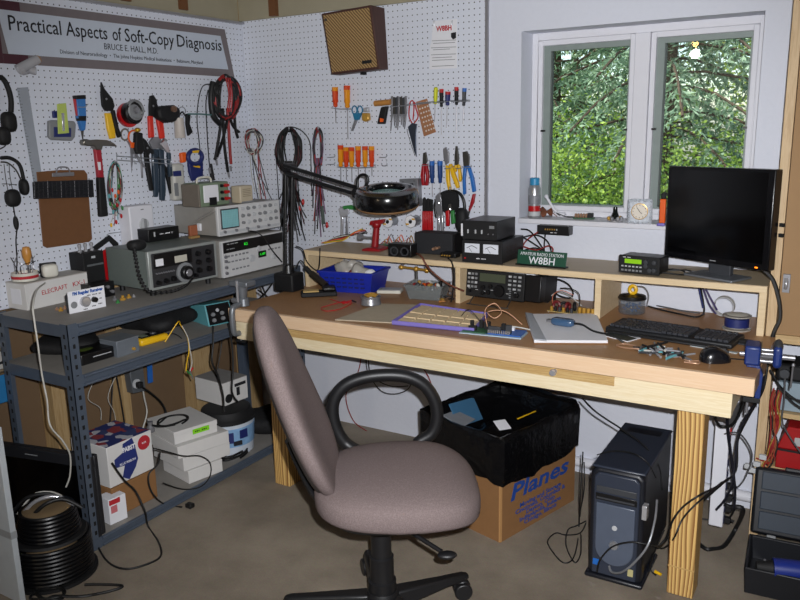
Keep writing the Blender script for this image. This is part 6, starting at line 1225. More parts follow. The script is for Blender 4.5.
for k, (a, y0_, y1_, mt, mc_, lb_) in enumerate(((436, 87, 122, mat('neon yellow', 'c8cc20', .4), None, 'neon yellow screwdriver in the small driver row'), (441.5, 90, 135, blkm, red, 'black screwdriver with pink red cap beside the yellow one'), (448, 92.5, 128, navy, red, 'short stubby navy screwdriver with wide red cap'), (456.5, 88, 134, blkm, red, 'black screwdriver with red cap beside the blue capped one'), (464.5, 89, 124, dgrey, blu, 'dark screwdriver with blue cap at the rack end'))):
    driver('precision_screwdriver', lb_, 'B', a, y0_, a-(1.5 if k in (2, 4, 0) else 0), y1_, y0_+(17 if k != 2 else 13), 1.9 if k != 2 else 2.4, mt, 'small drivers in the upper rack', mc=mc_)
# lower right tools
pliers('needle_pliers', 'small needle nose pliers with dark red handles on the back pegboard', 'B', [(423.5, 153), (426, 152), (427.5, 161), (426, 164), (423, 164)], [(422.5, 164), (425, 164), (424.5, 178), (425, 185.5), (422.5, 185.5), (421, 176)], [(425, 164), (427.5, 164), (429, 176), (428, 185.5), (425.8, 185.5), (426.5, 176)], mat('dark red grip', '9a1420', .4), mat('dark red grip', '9a1420', .4))
for k, a in enumerate((432, 440)): driver('blue_screwdriver', ('blue screwdriver beside the red needle nose pliers', 'blue screwdriver beside the yellow handled wire cutters')[k], 'B', a, 162, a+.5, 197, 183, 2.3, mat('ink blue grip', '1c3c74', .35), mc=blu)
pliers('wire_cutters', 'large wire cutters with yellow handles spread open', 'B', [(443.5, 149), (446, 147), (449, 153), (449, 162), (446, 165), (444, 158)], [(446, 165), (449, 166), (450, 182), (451.5, 191), (449, 192), (446.5, 180)], [(449, 164), (452, 164), (459, 184), (459.5, 187.5), (457, 188.5), (452, 176)], yel, yel, steel)
pliers('long_nose_pliers', 'slim long nose pliers with yellow handles behind the wire cutters', 'B', [(456, 146), (457.2, 146), (459, 158), (458.5, 165), (455, 165), (455, 156)], [(455, 165), (457.5, 165), (456.5, 172), (454.5, 171)], [(458, 164), (460, 165), (462, 178), (461, 182), (459.3, 181)], yel, yel, dsteel)
pliers('lineman_pliers', 'lineman pliers with long bright blue handles', 'B', [(463, 152), (467, 151), (469.5, 157), (469, 166), (464, 166.5), (463.5, 160)], [(464, 166), (467, 166.5), (465.5, 178), (466, 194), (463.5, 194.5), (463, 178)], [(467, 165.5), (470, 166), (474, 178), (476, 191), (473, 192.5), (470.5, 178)], mat('sky blue grip', '2468b4', .4), mat('sky blue grip', '2468b4', .4), dsteel)
for k, (a, b) in enumerate(((424, 165), (436, 163), (447, 168), (458, 168), (467, 167))): hk, f = hang('peg_hook', ('zinc peg hook holding the red needle nose pliers', 'zinc peg hook between the two blue screwdrivers', 'zinc peg hook holding the yellow wire cutters', 'zinc peg hook holding the long nose pliers', 'zinc peg hook holding the blue lineman pliers')[k], 'hook', 'B', a, b, .02); tt(hk, f, 'wire', hook_m, [(a-2, b, 0), (a-2, b+.6, .03), (a+4, b, .032), (a+4, b-2, .032)], .002)
mbk, f = hang('steel_bracket', 'grey perforated steel bracket plate behind the magnifier head', 'bracket', 'B', 410, 190, .012); tr(mbk, f, 'plate', mat('bracket steel', '84878c', .45, .5), [(399.5, 179), (417, 178), (418.5, 204), (400.5, 206)], .004, .008, .001); tr(mbk, f, 'side_flange', steel, [(417, 178), (419.5, 179), (420.5, 206), (418.5, 204)], .004, .04, .001); tr(mbk, f, 'slot', blkm, [(405, 185), (413, 183), (414, 188), (408, 190)], .0081, .010, 0)
for a, b in ((403, 182), (414, 181), (403, 202), (415, 200)): x, z = f(a, b, .008); LA(mbk, 'screw', dsteel, [(.003, -.008), (.002, -.0095), (0, -.0096)], (x, 0, z), 'y', 8)
ylt, f = hang('yellow_square', 'small yellow cardboard tag hanging above the magnifier head', 'tag', 'B', 388, 186, .01); tr(ylt, f, 'tag', mat('yellow card', 'c89420', .6), [(383, 186), (392, 184), (393, 187), (384, 189)], .003, .006, 0)
for k, (a, b) in enumerate(((386, 222), (409, 222))):
    sp_, f = hang('solder_spool', ('hexagonal solder spool hanging beside the red vise', 'hexagonal solder spool hanging below the steel bracket')[k], 'spool', 'B', a, b, .05); x, z = f(a, b, .075)
    LA(sp_, 'spool', mat('solder silver', '8e9094', .35, .6), [(.026, -.002), (.024, -.004), (.024, -.056), (.031, -.058), (.031, -.062), (.010, -.062)], (x, 0, z), 'y', 8); LA(sp_, 'label', paper, [(.029, -.0622), (.029, -.0628), (.010, -.0628)], (x, 0, z), 'y', 8); LA(sp_, 'hole', blkm, [(.0095, -.0626), (.0095, -.0634), (0, -.0634)], (x, 0, z), 'y', 14)
    for s in (-1, 1): B(sp_, 'gold_mark', mat('gold mark', 'c89a30', .5), x+s*.016-.008, x+s*.016+.008, -.0637, -.0629, z+s*.012-.004, z+s*.012+.004)
    C(sp_, 'peg', hook_m, (x, 0, z+.008), (x, -.07, z+.008), .003, n=8)
wr, f = hang('chrome_wrench', 'chrome adjustable wrench hanging beside the magnifier lamp', 'wrench', 'B', 344, 212, .015); tr(wr, f, 'head', chrome, [(339, 209), (342, 206), (345, 210), (349, 208), (349, 213), (346, 217), (341, 217)], .006, .022, .002); tr(wr, f, 'handle', chrome, [(341, 216), (343.5, 216), (343, 238), (340.5, 238)], .008, .018, .002); tr(wr, f, 'handle_rib', steel, [(346, 216), (348, 216), (348, 238), (345.5, 238)], .008, .016, .002)
gsn, f = hang('green_clip', 'green plastic clip hanging above the chrome wrench', 'clip', 'B', 350, 207, .02); tr(gsn, f, 'clip', grn, [(343, 206), (351, 205), (357, 207), (356, 210), (344, 209)], .008, .02, .002)
# tall red pliers and cap
for k in range(3):
    a = 424.5+3.4*k; rpl, f = hang('red_grip_cutters', ('red handled flush cutters standing behind the speaker box', 'middle pair of red handled flush cutters above the speaker box', 'red handled flush cutters beside the hanging headphones')[k], 'pliers', 'B', a, 205, .03, 'red handled cutters above the speaker box'); tr(rpl, f, 'jaws', blkm, [(a-1.5, 199+k % 2), (a, 197+k), (a+1.6, 200), (a+1.5, 211), (a-1.5, 211)], .02+.004*k, .034+.002*k, .002); tr(rpl, f, 'handle', red, [(a-1.6, 211), (a-.1, 211), (a-.2, 231), (a-1.8, 231)], .018+.004*k, .034, .002); tr(rpl, f, 'handle', red, [(a+.1, 211), (a+1.6, 211), (a+1.9, 231), (a+.3, 231)], .018+.004*k, .034, .002)
hp3, f = hang('black_headphones', 'black over ear headphones hanging beside the stacked black boxes', 'headphones', 'B', 455, 200, .06); tt(hp3, f, 'headband', blk, [(437, 218), (435, 205), (440, 195), (450, 191), (459, 193), (464, 201), (465, 215)], .007, .06, 8)
x, z = f(451, 202, .06); MB().ell((x, -.07, z), .043, .030, .050, .7, .8, 26, 14).build('ear_cup', foam, hp3); x, z = f(462, 220, .06); MB().ell((x, -.06, z), .030, .030, .055, .7, .8, 24, 12).build('ear_cup', blkm, hp3); tt(hp3, f, 'peg', hook_m, [(450, 190, 0), (450, 190, .07), (450, 187, .072)], .003)
stp, f = hang('steel_strippers', 'steel wire strippers hanging in front of the black headphones', 'pliers', 'B', 439, 205, .08); tr(stp, f, 'jaws', steel, [(436, 196), (440, 192), (442, 200), (442.5, 214), (438, 216), (436, 208)], .085, .097, .002); tr(stp, f, 'handle', chrome, [(438, 215), (440, 215), (440, 234), (437.5, 234)], .085, .097, .002); tr(stp, f, 'handle', chrome, [(441, 213), (443, 213), (444, 234), (442, 234)], .085, .097, .002); tt(stp, f, 'peg', hook_m, [(439, 203, 0), (439, 203, .10)], .003)
rgh, f = hang('red_green_pliers', 'mini pliers with one red and one green handle near the headphones', 'pliers', 'B', 450, 212, .10); tr(rgh, f, 'jaws', dsteel, [(449, 204), (451, 204), (452, 211), (448, 211)], .10, .11, .001); tr(rgh, f, 'handle', red, [(446, 211), (449.5, 210), (449.5, 226), (446.5, 226)], .10, .114, .003); tr(rgh, f, 'handle', grn, [(451, 211), (454, 210), (455.5, 223), (452, 224)], .10, .114, .003); tt(rgh, f, 'peg', hook_m, [(450, 209, 0), (450, 209, .112)], .003)
rp4, f = hang('red_grip_tool', 'tool with a single dark red grip hanging below the blue pliers', 'pliers', 'B', 472, 203, .02); tr(rp4, f, 'grip', mat('dark red grip', '9a1420', .4), [(473, 194), (475.5, 193.5), (474, 203), (470, 211), (469, 210), (471, 202)], .01, .026, .003); tr(rp4, f, 'blade', dsteel, [(469, 210), (470.5, 210.5), (468, 219), (466.5, 218)], .014, .020, .001)
# ---- cables hung on the back wall
bundle('thin_lead_coil', 'small coil of grey and red leads hanging in the corner', 'B', 253, 142, 10, 12, [(258, 198), (260, 200), (262, 204), (264, 196), (272, 200), (255, 192), (268, 190), (261, 188), (266, 200)], (wcord, rope_g, wcord, rcord, rub, rope_g), turns=18, r=.0026, seed=5, lo=.4)
bundle('test_cable_hank', 'large hank of black and maroon test cables on the back pegboard', 'B', 289, 150, 13, 22, [(276+1.05*k, 205+(k*17) % 40) for k in range(30)], (rub, blkm, rub, rub, mat('maroon lead', '3e1418', .6), rub, rope_g, rub), turns=28, r=.0034, off=.04, seed=6, lo=.35)
lh, f = hang('drooping_lead', 'long thin black lead arching over the test cable hank', 'cable', 'B', 300, 140, .03); tt(lh, f, 'lead', rub, [(284, 134), (290, 127), (302, 131), (310, 143), (311, 165), (312, 196)], .0026, .035); tt(lh, f, 'lead', rub, [(280, 140), (276, 150), (277, 170), (279, 200), (281, 225)], .0026, .04); tt(lh, f, 'peg', hook_m, [(291, 129, 0), (291, 129, .04)], .0025)
r3, f = bundle('ribbon_lead_hank', 'narrow hank of grey and maroon ribbon leads beside the test cables', 'B', 318, 148, 4.5, 20, [(312+.9*k, 195+(k*13) % 44) for k in range(16)], (rope_g, mat('mauve cord', '6a4a66', .6), rub, rcord, rope_g), turns=14, r=.0034, off=.03, seed=7)
for a, b in ((327, 225), (300, 208), (303, 202), (279, 212)): x, z = P(a, b, y=-.04).x-r3.location.x, P(a, b, y=-.04).z-r3.location.z; MB().ell((x, -.04, z), .008, .008, .016, nu=10, nv=6).build('clip_boot', red, r3)
x, z = f(323, 216, .04); MB().cyl((x, -.045, z+.05), (x+.005, -.045, z-.04), .008, .010, 10).build('probe_body', mat('grey green probe', '3e4a44', .6), r3)
# ================================================================ right hand lumber shelf
lum = wood('shelf lumber', 'c8ae88', 'ac8e66', 5, (16, 16, 1)); lumx = wood('shelf lumber cross', 'c0a478', 'a88a5c', 5, (1, 16, 16)); hbd = mat('brown hardboard', '94744f', .75, var=.06, scale=8)
fy = -.268
ls = thing('lumber_shelving', 'open lumber shelving with brown hardboard front beside the bench end', 'shelving unit', (2.560, fy, 0))
B(ls, 'post', lum, 0, .030, 0, .040, 0, ZC-.003, .001); B(ls, 'post', lum, 1.04, 1.075, 0, .04, 0, ZC-.003, .001); B(ls, 'post', lum, .0, .03, .22, .258, .09, ZC-.003)
z_ = P(790, 336, y=fy).z; B(ls, 'hardboard_panel', hbd, .032, 1.04, .012, .018, z_, ZC-.004); B(ls, 'bottom_rail', lumx, .032, 1.04, .002, .034, z_-.030, z_-.0005, .001)
zs1 = P(795, 415, y=fy).z; B(ls, 'shelf_board', lumx, .032, 1.04, .0, .255, zs1-.018, zs1, .001); zs2 = .30; B(ls, 'shelf_board', lumx, .032, 1.04, .03, .255, zs2-.018, zs2, .001)
T(ls, 'hasp', chrome, [(.050, -.004, P(782, 288, y=fy).z), (.052, -.012, P(782, 284, y=fy).z), (.050, -.004, P(782, 278, y=fy).z)], .006, 8, 4); B(ls, 'hasp_plate', steel, .040, .062, -.0035, .0118, P(782, 292, y=fy).z, P(782, 274, y=fy).z)
gb2 = thing('steel_case', 'pale blue grey instrument case on the lumber shelf', 'electronics', (2.612, fy+.025, zs1+.001)); B(gb2, 'case', mat('pale steel blue', '93a4ae', .4, .3), 0, .33, 0, .20, 0, .105, .003); B(gb2, 'label_dots', dgrey, .02, .10, -.0012, -.0002, .045, .050); B(gb2, 'white_strip', wht, -.018, -.001, .0, .02, .02, .10, .001)
bm_ = thing('black_mixer', 'black boxy gadget lying on the pale instrument case', 'electronics', (2.60, fy+.03, zs1+.107)); B(bm_, 'body', blkm, .0, .26, 0, .15, 0, .06, .012); C(bm_, 'knob', dgrey, (.03, -.012, .03), (.03, .001, .03), .016)
rt = thing('red_tool_box', 'red steel tool box with white label on the lower lumber shelf', 'toolbox', (2.625, fy+.02, zs2+.001)); rtm = mat('toolbox red', '9c1c1e', .35); B(rt, 'body', rtm, 0, .38, 0, .20, 0, .075, .004); PR(rt, 'lid', rtm, [(0, .0765), (.38, .0765), (.35, .16), (.03, .16)], 0, .20, .004); B(rt, 'label', mat('grey label', 'a8a8a8', .5), .055, .105, -.0028, .001, .095, .125); B(rt, 'black_trim', blkm, .0, .38, -.003, .0, .068, .0755)
# bag of clear plastic above the toolbox
lump('clear_wrap', 'crumpled clear plastic wrap on the red tool box', 'plastic wrap', mat('clear wrap', 'b4b4b8', .2, alpha=.45), (2.78, fy+.11, zs2+.162), (.10, .06, .022), 21)
# ribbon of colored wires with white plugs tied on the post
wh = thing('wiring_loom', 'loom of red orange and black wires with white plugs tied to the post', 'wires', (2.60, fy-.03, .45)); o0 = Vector(wh.location); lm = (rcord, mat('rust wire', '8a4a28', .5), rcord, blkm, rcord, mat('ochre wire', '9a7a30', .5), mat('rust wire', '8a4a28', .5), rcord)
for k in range(8): T(wh, 'wire', lm[k], [P(778+1.2*k-4, 388+2*(k % 3), y=fy-.03-.003*(k % 4))-o0, P(770+1.4*k, 404, y=fy-.035-.002*(k % 3))-o0, P(771+1.3*((k*3) % 8), 424, y=fy-.035)-o0, P(769+1.2*((k*5) % 8), 445, y=fy-.035)-o0, P(764+(k*2.2) % 9, 466-(k % 3)*4, y=fy-.035)-o0, P(756+(k*3) % 12, 474-(k*4) % 17, y=fy-.033)-o0], .0028)
for a, b in ((748, 466), (757, 464), (763, 457), (760, 476), (752, 470)): q = P(a, b, y=fy-.035)-o0; MB().box(q.x-.012, q.x+.012, q.y-.007, q.y+.007, q.z-.009, q.z+.009).build('plug', lgrey, wh, bev=.002)
# open black drill case on the floor
dc = thing('drill_case', 'open black plastic drill case on the floor at the right', 'case', (2.595, -.62, 0), math.radians(4)); dcm = mat('case black', '15171c', .45); dcp = mat('case grey pad', '2a3440', .6)
ringwall(.002, .095, .20, .115, .205, .12, .010).build('tray_wall', dcm, dc, bev=.004).location = (.20, .115, 0); B(dc, 'tray_floor', dcm, .0, .40, .0, .23, .001, .012, .002)
la = Matrix.Translation((0, .238, .095)) @ Matrix.Rotation(math.radians(-14), 4, 'X')
def lidp(nm, mt, x0, x1, y0, y1, z0, z1, bev=.003): return MB().box(x0, x1, y0, y1, z0, z1, la).build(nm, mt, dc, bev=bev)
lidp('lid', dcm, -.003, .405, 0, .045, .002, .235, .010)
for i in range(3):
    for j in range(2): lidp('lid_pad', dcp, .02+.19*j, .19+.19*j, -.007, .001, .022+.070*i, .084+.070*i)
for x in (.05, .16, .30): lidp('latch', grey, x, x+.03, -.006, .004, -.012, .006)
for x in (.09, .30): lidp('lid_tab', dcm, x, x+.06, .01, .03, .234, .246)
dl = thing('cordless_drill', 'blue cordless drill lying in the open black case', 'drill', (2.72, -.575, .055), .25); dbm_ = mat('drill blue', '1a2c7c', .4)
MB().tube([(-.05, 0, .04), (.03, 0, .042), (.11, 0, .04)], .034, 14, 2).build('motor_body', dbm_, dl); C(dl, 'chuck', blkm, (-.10, 0, .04), (-.052, 0, .04), .016, .026); MB().tube([(.07, -.01, .035), (.10, -.05, .03), (.11, -.075, .03)], .022, 12, 3).build('grip', blkm, dl); B(dl, 'battery', yel, .16, .20, -.03, .03, .0, .05, .006)
yb = thing('yellow_bit_box', 'small yellow bit holder in the open drill case', 'bit box', (2.650, -.585, .05), .1); B(yb, 'holder', yel, -.025, .012, -.014, .014, 0, .05, .004); C(yb, 'bit', steel, (-.005, 0, .05), (-.005, 0, .068), .004)
# ================================================================ under the bench: strip, cables
ps_ = thing('power_strip', 'long white power strip standing upright behind the bench leg', 'power strip', (2.435, -.375, .0)); B(ps_, 'body', wht, 0, .048, 0, .035, .085, .47, .003)
for k in range(8): B(ps_, 'outlet', mat('strip outlet', '2a2c48', .4), .0485, .0515, .004, .028, .10+.044*k, .126+.044*k, .001)
B(ps_, 'switch', red, .0485, .053, .006, .026, .444, .462, .001); B(ps_, 'wall_bracket', steel, .015, .045, .0355, .37, .42, .44)
def fcord(label, pts, r=.0035, mt=None, name='floor_cable'): return cord(name, label, 'cable', mt or rub, pts, r)
F_ = lambda a, b, z=.004: P(a, b, z=z)
Yp = lambda a, b, y=-.45: P(a, b, y=y)
fcord('black cable drooping from the bench apron to the power strip', [Yp(714, 415, -.55), Yp(720, 426, -.5), Yp(733, 424, -.5), Yp(742, 408, -.5), Yp(745, 398, -.5), Yp(748, 396, -.5)], .005)
fcord('thick navy cable dropping from the bench end to the strip plugs', [Yp(765, 376, -.5), Yp(757, 400, -.45), Yp(742, 424, -.42), Yp(736, 450, -.42), Yp(733, 480, -.42), Yp(726, 498, -.40), Yp(716, 510, -.39)], .0045, dkc)
fcord('dark cable falling straight behind the bench corner', [Yp(727, 418, -.5), Yp(729, 440, -.45), Yp(733, 470, -.42), Yp(735, 492, -.40), Yp(734, 508, -.38)], .005, dkc)
fcord('thin black cable running from the vise past the post', [Yp(768, 362, -.5), Yp(763, 390, -.5), Yp(748, 418, -.45), Yp(738, 440, -.42), Yp(736, 470, -.42), Yp(722, 484, -.42), Yp(704, 500, -.5)], .0035)
fcord('pale thin lead looping from the strip to the loom', [Yp(724, 434, -.4), Yp(738, 433, -.38), Yp(748, 444, -.36), Yp(752, 458, -.35), Yp(745, 478, -.36), Yp(738, 487, -.37)], .003, rope_g)
fcord('black cable crossing the bench leg from strip to computer', [Yp(729, 478, -.5), Yp(716, 487, -.6), Yp(700, 495, -.765), Yp(684, 506, -.77), Yp(673, 520, -.77), Yp(668, 535, -.72), Yp(660, 545, -.72)], .0035)
fcord('second cable crossing low over the bench leg', [Yp(722, 482, -.5), Yp(708, 494, -.7), Yp(694, 506, -.765), Yp(682, 520, -.77), Yp(674, 538, -.77), F_(664, 548, .02), F_(655, 548)], .003)
fcord('flat black strip cord lying on the floor behind the leg', [Yp(716, 498, -.36), Yp(728, 506, -.37), Yp(743, 509, -.37), F_(736, 528, .03), F_(724, 546), F_(712, 549), F_(706, 549), F_(698, 543)], .008)
fcord('thin black lead curling around the strip foot', [Yp(735, 505, -.37), Yp(730, 517, -.34), F_(716, 520, .02), F_(702, 519)], .0035)
for k, (a, b) in enumerate(((722, 497), (727, 503), (719, 508), (732, 500))):
    o = MB().box(-.010, .010, -.012, .012, -.010, .010).cyl((.010, 0, 0), (.022, 0, 0), .005, n=8).build('power_plug', blkm, bev=.003); o.location = (2.497, -.375+.016, .113+.044*k); o.rotation_euler = (0, 0, 0); tag(o, ('black plug in the lowest used outlet of the white strip', 'black plug second up on the white power strip', 'black plug third up on the white power strip', 'topmost black plug on the white power strip')[k], 'plug', 'plugs in the white power strip')
for k, pts in enumerate((((583, 452), (582, 470), (580, 500), (579, 525), (577, 545), (572, 560), (562, 562), (550, 548), (548, 540), (556, 533), (566, 535), (580, 533), (586, 523)), ((584, 462), (584, 490), (580, 515), (581, 540), (580, 556), (574, 562), (566, 545), (568, 530), (576, 526), (586, 521)))):
    q = [Yp(a, b, -.55) if b < 512 else F_(a, b) for a, b in pts]; fcord(('thin black cable looping on the floor left of the computer', 'second thin cable hanging down beside the computer')[k], q, .0026)
fcord('long black cable drooping from the apron onto the computer top', [Yp(582, 398, -.72), Yp(596, 412, -.68), Yp(620, 428, -.62), Yp(640, 442, -.58), Yp(652, 455, -.56), Yp(660, 470, -.56), Yp(662, 490, -.57)], .003)
fcord('thin cable lying across the top of the computer', [Yp(597, 455, -.72), Yp(612, 451, -.72), Yp(632, 453, -.72), Yp(647, 462, -.72), Yp(656, 478, -.70)], .002)
fcord('silver braided usb cable curving before the computer front', [Yp(657, 500, -.72), Yp(655, 520, -.78), Yp(648, 545, -.83), Yp(635, 562, -.84), Yp(622, 572, -.83), Yp(612, 572, -.81), Yp(609, 566, -.797)], .004, mat('silver braid', '8a8c90', .35, .5))
fcord('black usb cable arched over the computer front panel', [Yp(597, 572, -.80), Yp(600, 560, -.81), Yp(612, 547, -.82), Yp(630, 542, -.83), Yp(646, 544, -.82), Yp(660, 546, -.78), Yp(668, 538, -.72)], .003)
fcord('black lead with yellow tip hanging right of the computer', [Yp(664, 530, -.70), Yp(656, 548, -.70), F_(650, 565, .03), F_(652, 572), F_(656, 575)], .003)
o = MB().cyl((0, 0, .006), (.022, -.01, .006), .006, .005, 10).build('yellow_plug', yel); o.location = F_(655, 573, 0); tag(o, 'small yellow plug lying between the computer and bench leg', 'plug')
for k, pts in enumerate((((361, 357), (358, 372), (346, 395), (353, 420), (368, 432), (378, 440)), ((366, 358), (368, 372), (380, 390), (395, 394), (409, 388), (412, 374)), ((368, 358), (372, 376), (390, 386), (408, 386)), ((423, 368), (428, 376), (432, 386)))): cord('hanging_wire', ('red wire hanging from the bench underside to the floor', 'black wire loop hanging under the bench seen through the armrest', 'second black wire loop hanging under the bench', 'short red wire hanging behind the armrest')[k], 'wire', (rcord, rub, rub, rcord)[k], [P(a, b, y=-.10 if k else -.05) for a, b in pts], .0026)
o = thing('wall_adapter', 'ribbed black plug adapter low on the wall behind the armrest', 'adapter', (P(430, 432, y=-.04).x, -.0, P(430, 432, y=-.04).z)); B(o, 'body', blkm, -.03, .035, -.055, -.001, -.03, .035, .004)
for k in range(5): B(o, 'rib', blk, .028, .037, -.057, -.004, -.026+.012*k, -.021+.012*k)
# copper speaker lead dropping off the riser to the tuner
cord('brown_speaker_lead', 'brown speaker lead running from the riser down to the transceiver', 'cable', mat('brown lead', '6a3a2a', .5), [P(413, 252, z=RZ+.004), P(421, 256, y=-.31), P(427, 266, y=-.325), P(437, 276, y=-.33), P(450, 285, y=-.325), P(464, 291, y=-.315)], .0042)
cord('black_riser_lead', 'thin black lead hanging off the riser near the divider', 'cable', rub, [P(448, 258, y=-.303), P(452, 263, y=-.312), P(454, 275, y=-.31), P(453, 292, y=-.31), P(451, 302, z=BZ+.004)], .0032)
for k, pts in enumerate((((700, 285), (703, 300), (704, 312), (699, 317), (690, 319)), ((698, 285), (701, 298), (703, 308)), ((704, 285), (710, 297), (717, 310)), ((702, 285), (709, 304), (716, 314)))): cord('monitor_lead', ('black lead dropping behind the riser to the desk', 'short navy lead behind the riser', 'purple lead slanting down behind the keyboard', 'second purple lead slanting down behind the keyboard')[k], 'cable', (rub, navy, mat('violet lead', '3a2c5c', .5), mat('violet lead', '3a2c5c', .5))[k], [P(a, b, y=-.06-.006*k) for a, b in pts], .0036)
cord('keyboard_lead', 'black lead running along the wall behind the keyboard', 'cable', rub, [P(a, b, z=BZ+.004) for a, b in ((648, 306), (662, 310), (680, 314), (696, 317), (704, 314))], .0034)
cord('grey_flat_lead', 'pale lead lying beside the black keyboard lead', 'cable', rope_g, [P(a, b, z=BZ+.004) for a, b in ((648, 304), (664, 307), (684, 311), (700, 313))], .003)
cord('tuner_loop_lead', 'black lead looping beside the black transceiver', 'cable', rub, [P(a, b, y=-.09) for a, b in ((551, 280), (560, 280), (569, 285), (573, 293), (570, 298), (560, 296), (553, 291))], .0036)
cord('thin_grey_lead', 'thin grey lead arching above the toroid board', 'cable', wcord, [P(a, b, y=-.14) for a, b in ((551, 296), (558, 292), (568, 295), (576, 301), (582, 306))], .002)
cord('post_cable', 'thick black cable running down the lumber post to the vise', 'cable', rub, [P(a, b, y=-.285) for a, b in ((764, 270), (773, 280), (779, 300), (780, 318), (775, 330), (770, 344))], .007)
cord('monitor_loop_cable', 'black cable looping beside the monitor edge', 'cable', rub, [P(a, b, y=-.22) for a, b in ((780, 180), (776, 192), (772, 206))], .003)
cord('monitor_side_loop', 'black cable loop below the right monitor edge', 'cable', rub, [P(a, b, y=-.20) for a, b in ((769, 242), (774, 248), (774, 258), (769, 265))], .003)
for k, pts in enumerate((((770, 370), (778, 384), (790, 396), (803, 404)), ((772, 372), (780, 388), (792, 402), (804, 410)), ((785, 378), (784, 402), (782, 420), (788, 434), (803, 456)))): cord('vise_side_cable', ('black cable swinging from the vise to the lumber shelf', 'lower black cable swinging beside the lumber shelf', 'striped cable hanging in front of the pale case')[k], 'cable', rub if k < 2 else rope_g, [P(a, b, y=-.34-.01*k) for a, b in pts], .0042 if k < 2 else .0028)
cord('lamp_base_cable', 'black cable drooping behind the steel shelf beside the lamp', 'cable', rub, [P(a, b, y=-.30) for a, b in ((296, 246), (303, 250), (307, 262), (318, 270), (320, 248))], .003)
cord('counter_probe', 'black probe cable hanging from the oscilloscope over the counter', 'cable', rub, [P(248, 231, x=.36), P(256, 232, x=.375), P(264, 238, x=.40), P(272, 250, x=.42), P(282, 262, x=.44)], .003)
for k, pts in enumerate((((262, 286), (266, 296), (270, 306)), ((272, 284), (266, 292), (258, 300)), ((258, 290), (270, 298), (280, 296)))): cord('gap_cable', ('black cable in the gap between shelf and bench', 'crossing black cable between shelf and bench', 'flat black cable behind the bench clamp')[k], 'cable', rub, [P(a, b, x=.512+.008*k) for a, b in pts], .004)
# cords on the left floor
cord('floor_extension', 'long black cord snaking from the lower shelf across the floor', 'cable', rub, [P(112, 463, x=.49), P(124, 480, x=.50), P(136, 492, x=.51), P(145, 512, x=.54), F_(148, 526), F_(158, 541), F_(161, 555), F_(150, 563), F_(126, 569), F_(108, 562), F_(97, 545)], .0038)
cw2 = thing('plug_cord', 'black appliance cord with plug lying over the shelf edge', 'cable', F_(188, 507, 0)); o0 = Vector(cw2.location); T(cw2, 'cord', rub, [P(160, 452, x=.478)-o0, P(158, 464, x=.495)-o0, P(149, 474, x=.49)-o0, P(150, 488, x=.492)-o0, P(158, 500, x=.50)-o0, F_(170, 506)-o0, F_(182, 507)-o0], .0034); MB().box(-.004, .028, -.013, .013, .001, .020).build('plug', rub, cw2, bev=.004)
cord('box_loop_cord', 'black cord looping from the stack over the shelf edge', 'cable', rub, [P(153, 448, x=.47), P(168, 452, x=.49), P(184, 456, x=.50), P(200, 456, x=.505), P(210, 463, x=.505), P(210, 476, x=.50), P(200, 487, x=.495), P(182, 489, x=.49), P(163, 483, x=.485)], .0028)
bc = thing('black_hose_coil', 'coil of thick black cable in front of the plastic bucket', 'cable', (.425, -.70, Z3)); T(bc, 'coil', rub, [(.035*math.cos(t*.8), .075*math.sin(t*.8), .008+.0016*t) for t in range(17)], .0055, 8, 3); cord('white_power_lead', 'long cream lead draped over the white carton down to the floor spool', 'cable', wcord, [P(45, 283, x=.30), P(37, 290, x=.40), P(33, 305, x=.47), P(34, 318, x=.485), P(38, 345, x=.49), P(42, 375, x=.495), P(47, 400, x=.50), P(50, 425, x=.505), P(62, 440, x=.505), P(70, 455, x=.50), P(70, 475, x=.48), P(66, 487, x=.46)], .0032)
# cable spool on the floor
sl_ = thing('cable_spool', 'tall spool wound with glossy black cable standing on the floor', 'spool', (.468, -1.672, 0)); sbk = mat('glossy cable', '08080a', .36)
mb = MB()
for k in range(9): mb.lathe([(.128+.007*math.cos(a), .022+.0145*k+.007*math.sin(a)) for a in [2*math.pi*i/8 for i in range(9)]], n=40)
w1 = mb.build('lower_winding', sbk, sl_); mb = MB()
for k in range(7): mb.lathe([(.098-.002*k+.007*math.cos(a), .165+.0135*k+.007*math.sin(a)) for a in [2*math.pi*i/8 for i in range(9)]], n=40)
mb.build('upper_winding', sbk, sl_); LA(sl_, 'flange', blkm, [(.05, .0), (.145, .0), (.145, .012), (.05, .012)], n=40); LA(sl_, 'middle_flange', blkm, [(.05, .150), (.125, .150), (.12, .158), (.05, .158)], n=40); LA(sl_, 'core', mat('spool core', '6a573c', .8), [(.03, .012), (.086, .012), (.080, .250), (.066, .258), (.03, .258)], n=36)
for k in range(3): T(sl_, 'tie', (rub, chrome, rub)[k], [(-.10+.05*k, -.06, .24), (-.06+.05*k, -.03, .285), (-.01+.04*k, .02, .29), (.03+.04*k, .06, .25)], .007, 8, 4)
T(sl_, 'loose_end', wcord, [(-.10, -.05, .22), (-.09, .01, .27), (-.05, .05, .275), (.0, .06, .268)], .004)
tnb = thing('tangled_cord', 'tangled black cord heap on the floor before the spool', 'cable', F_(50, 597, 0)); T(tnb, 'cord', rub, [(.055*math.cos(t*1.35)+.01*math.sin(t*3), .045*math.sin(t*1.35)+.012*math.cos(t*2), .008+.004*(t % 5)) for t in range(15)]+[(.10, .05, .006), (.16, .12, .006), (.17, .16, .006), (.10, .13, .006), (.05, .10, .006)], .005, 6, 5)
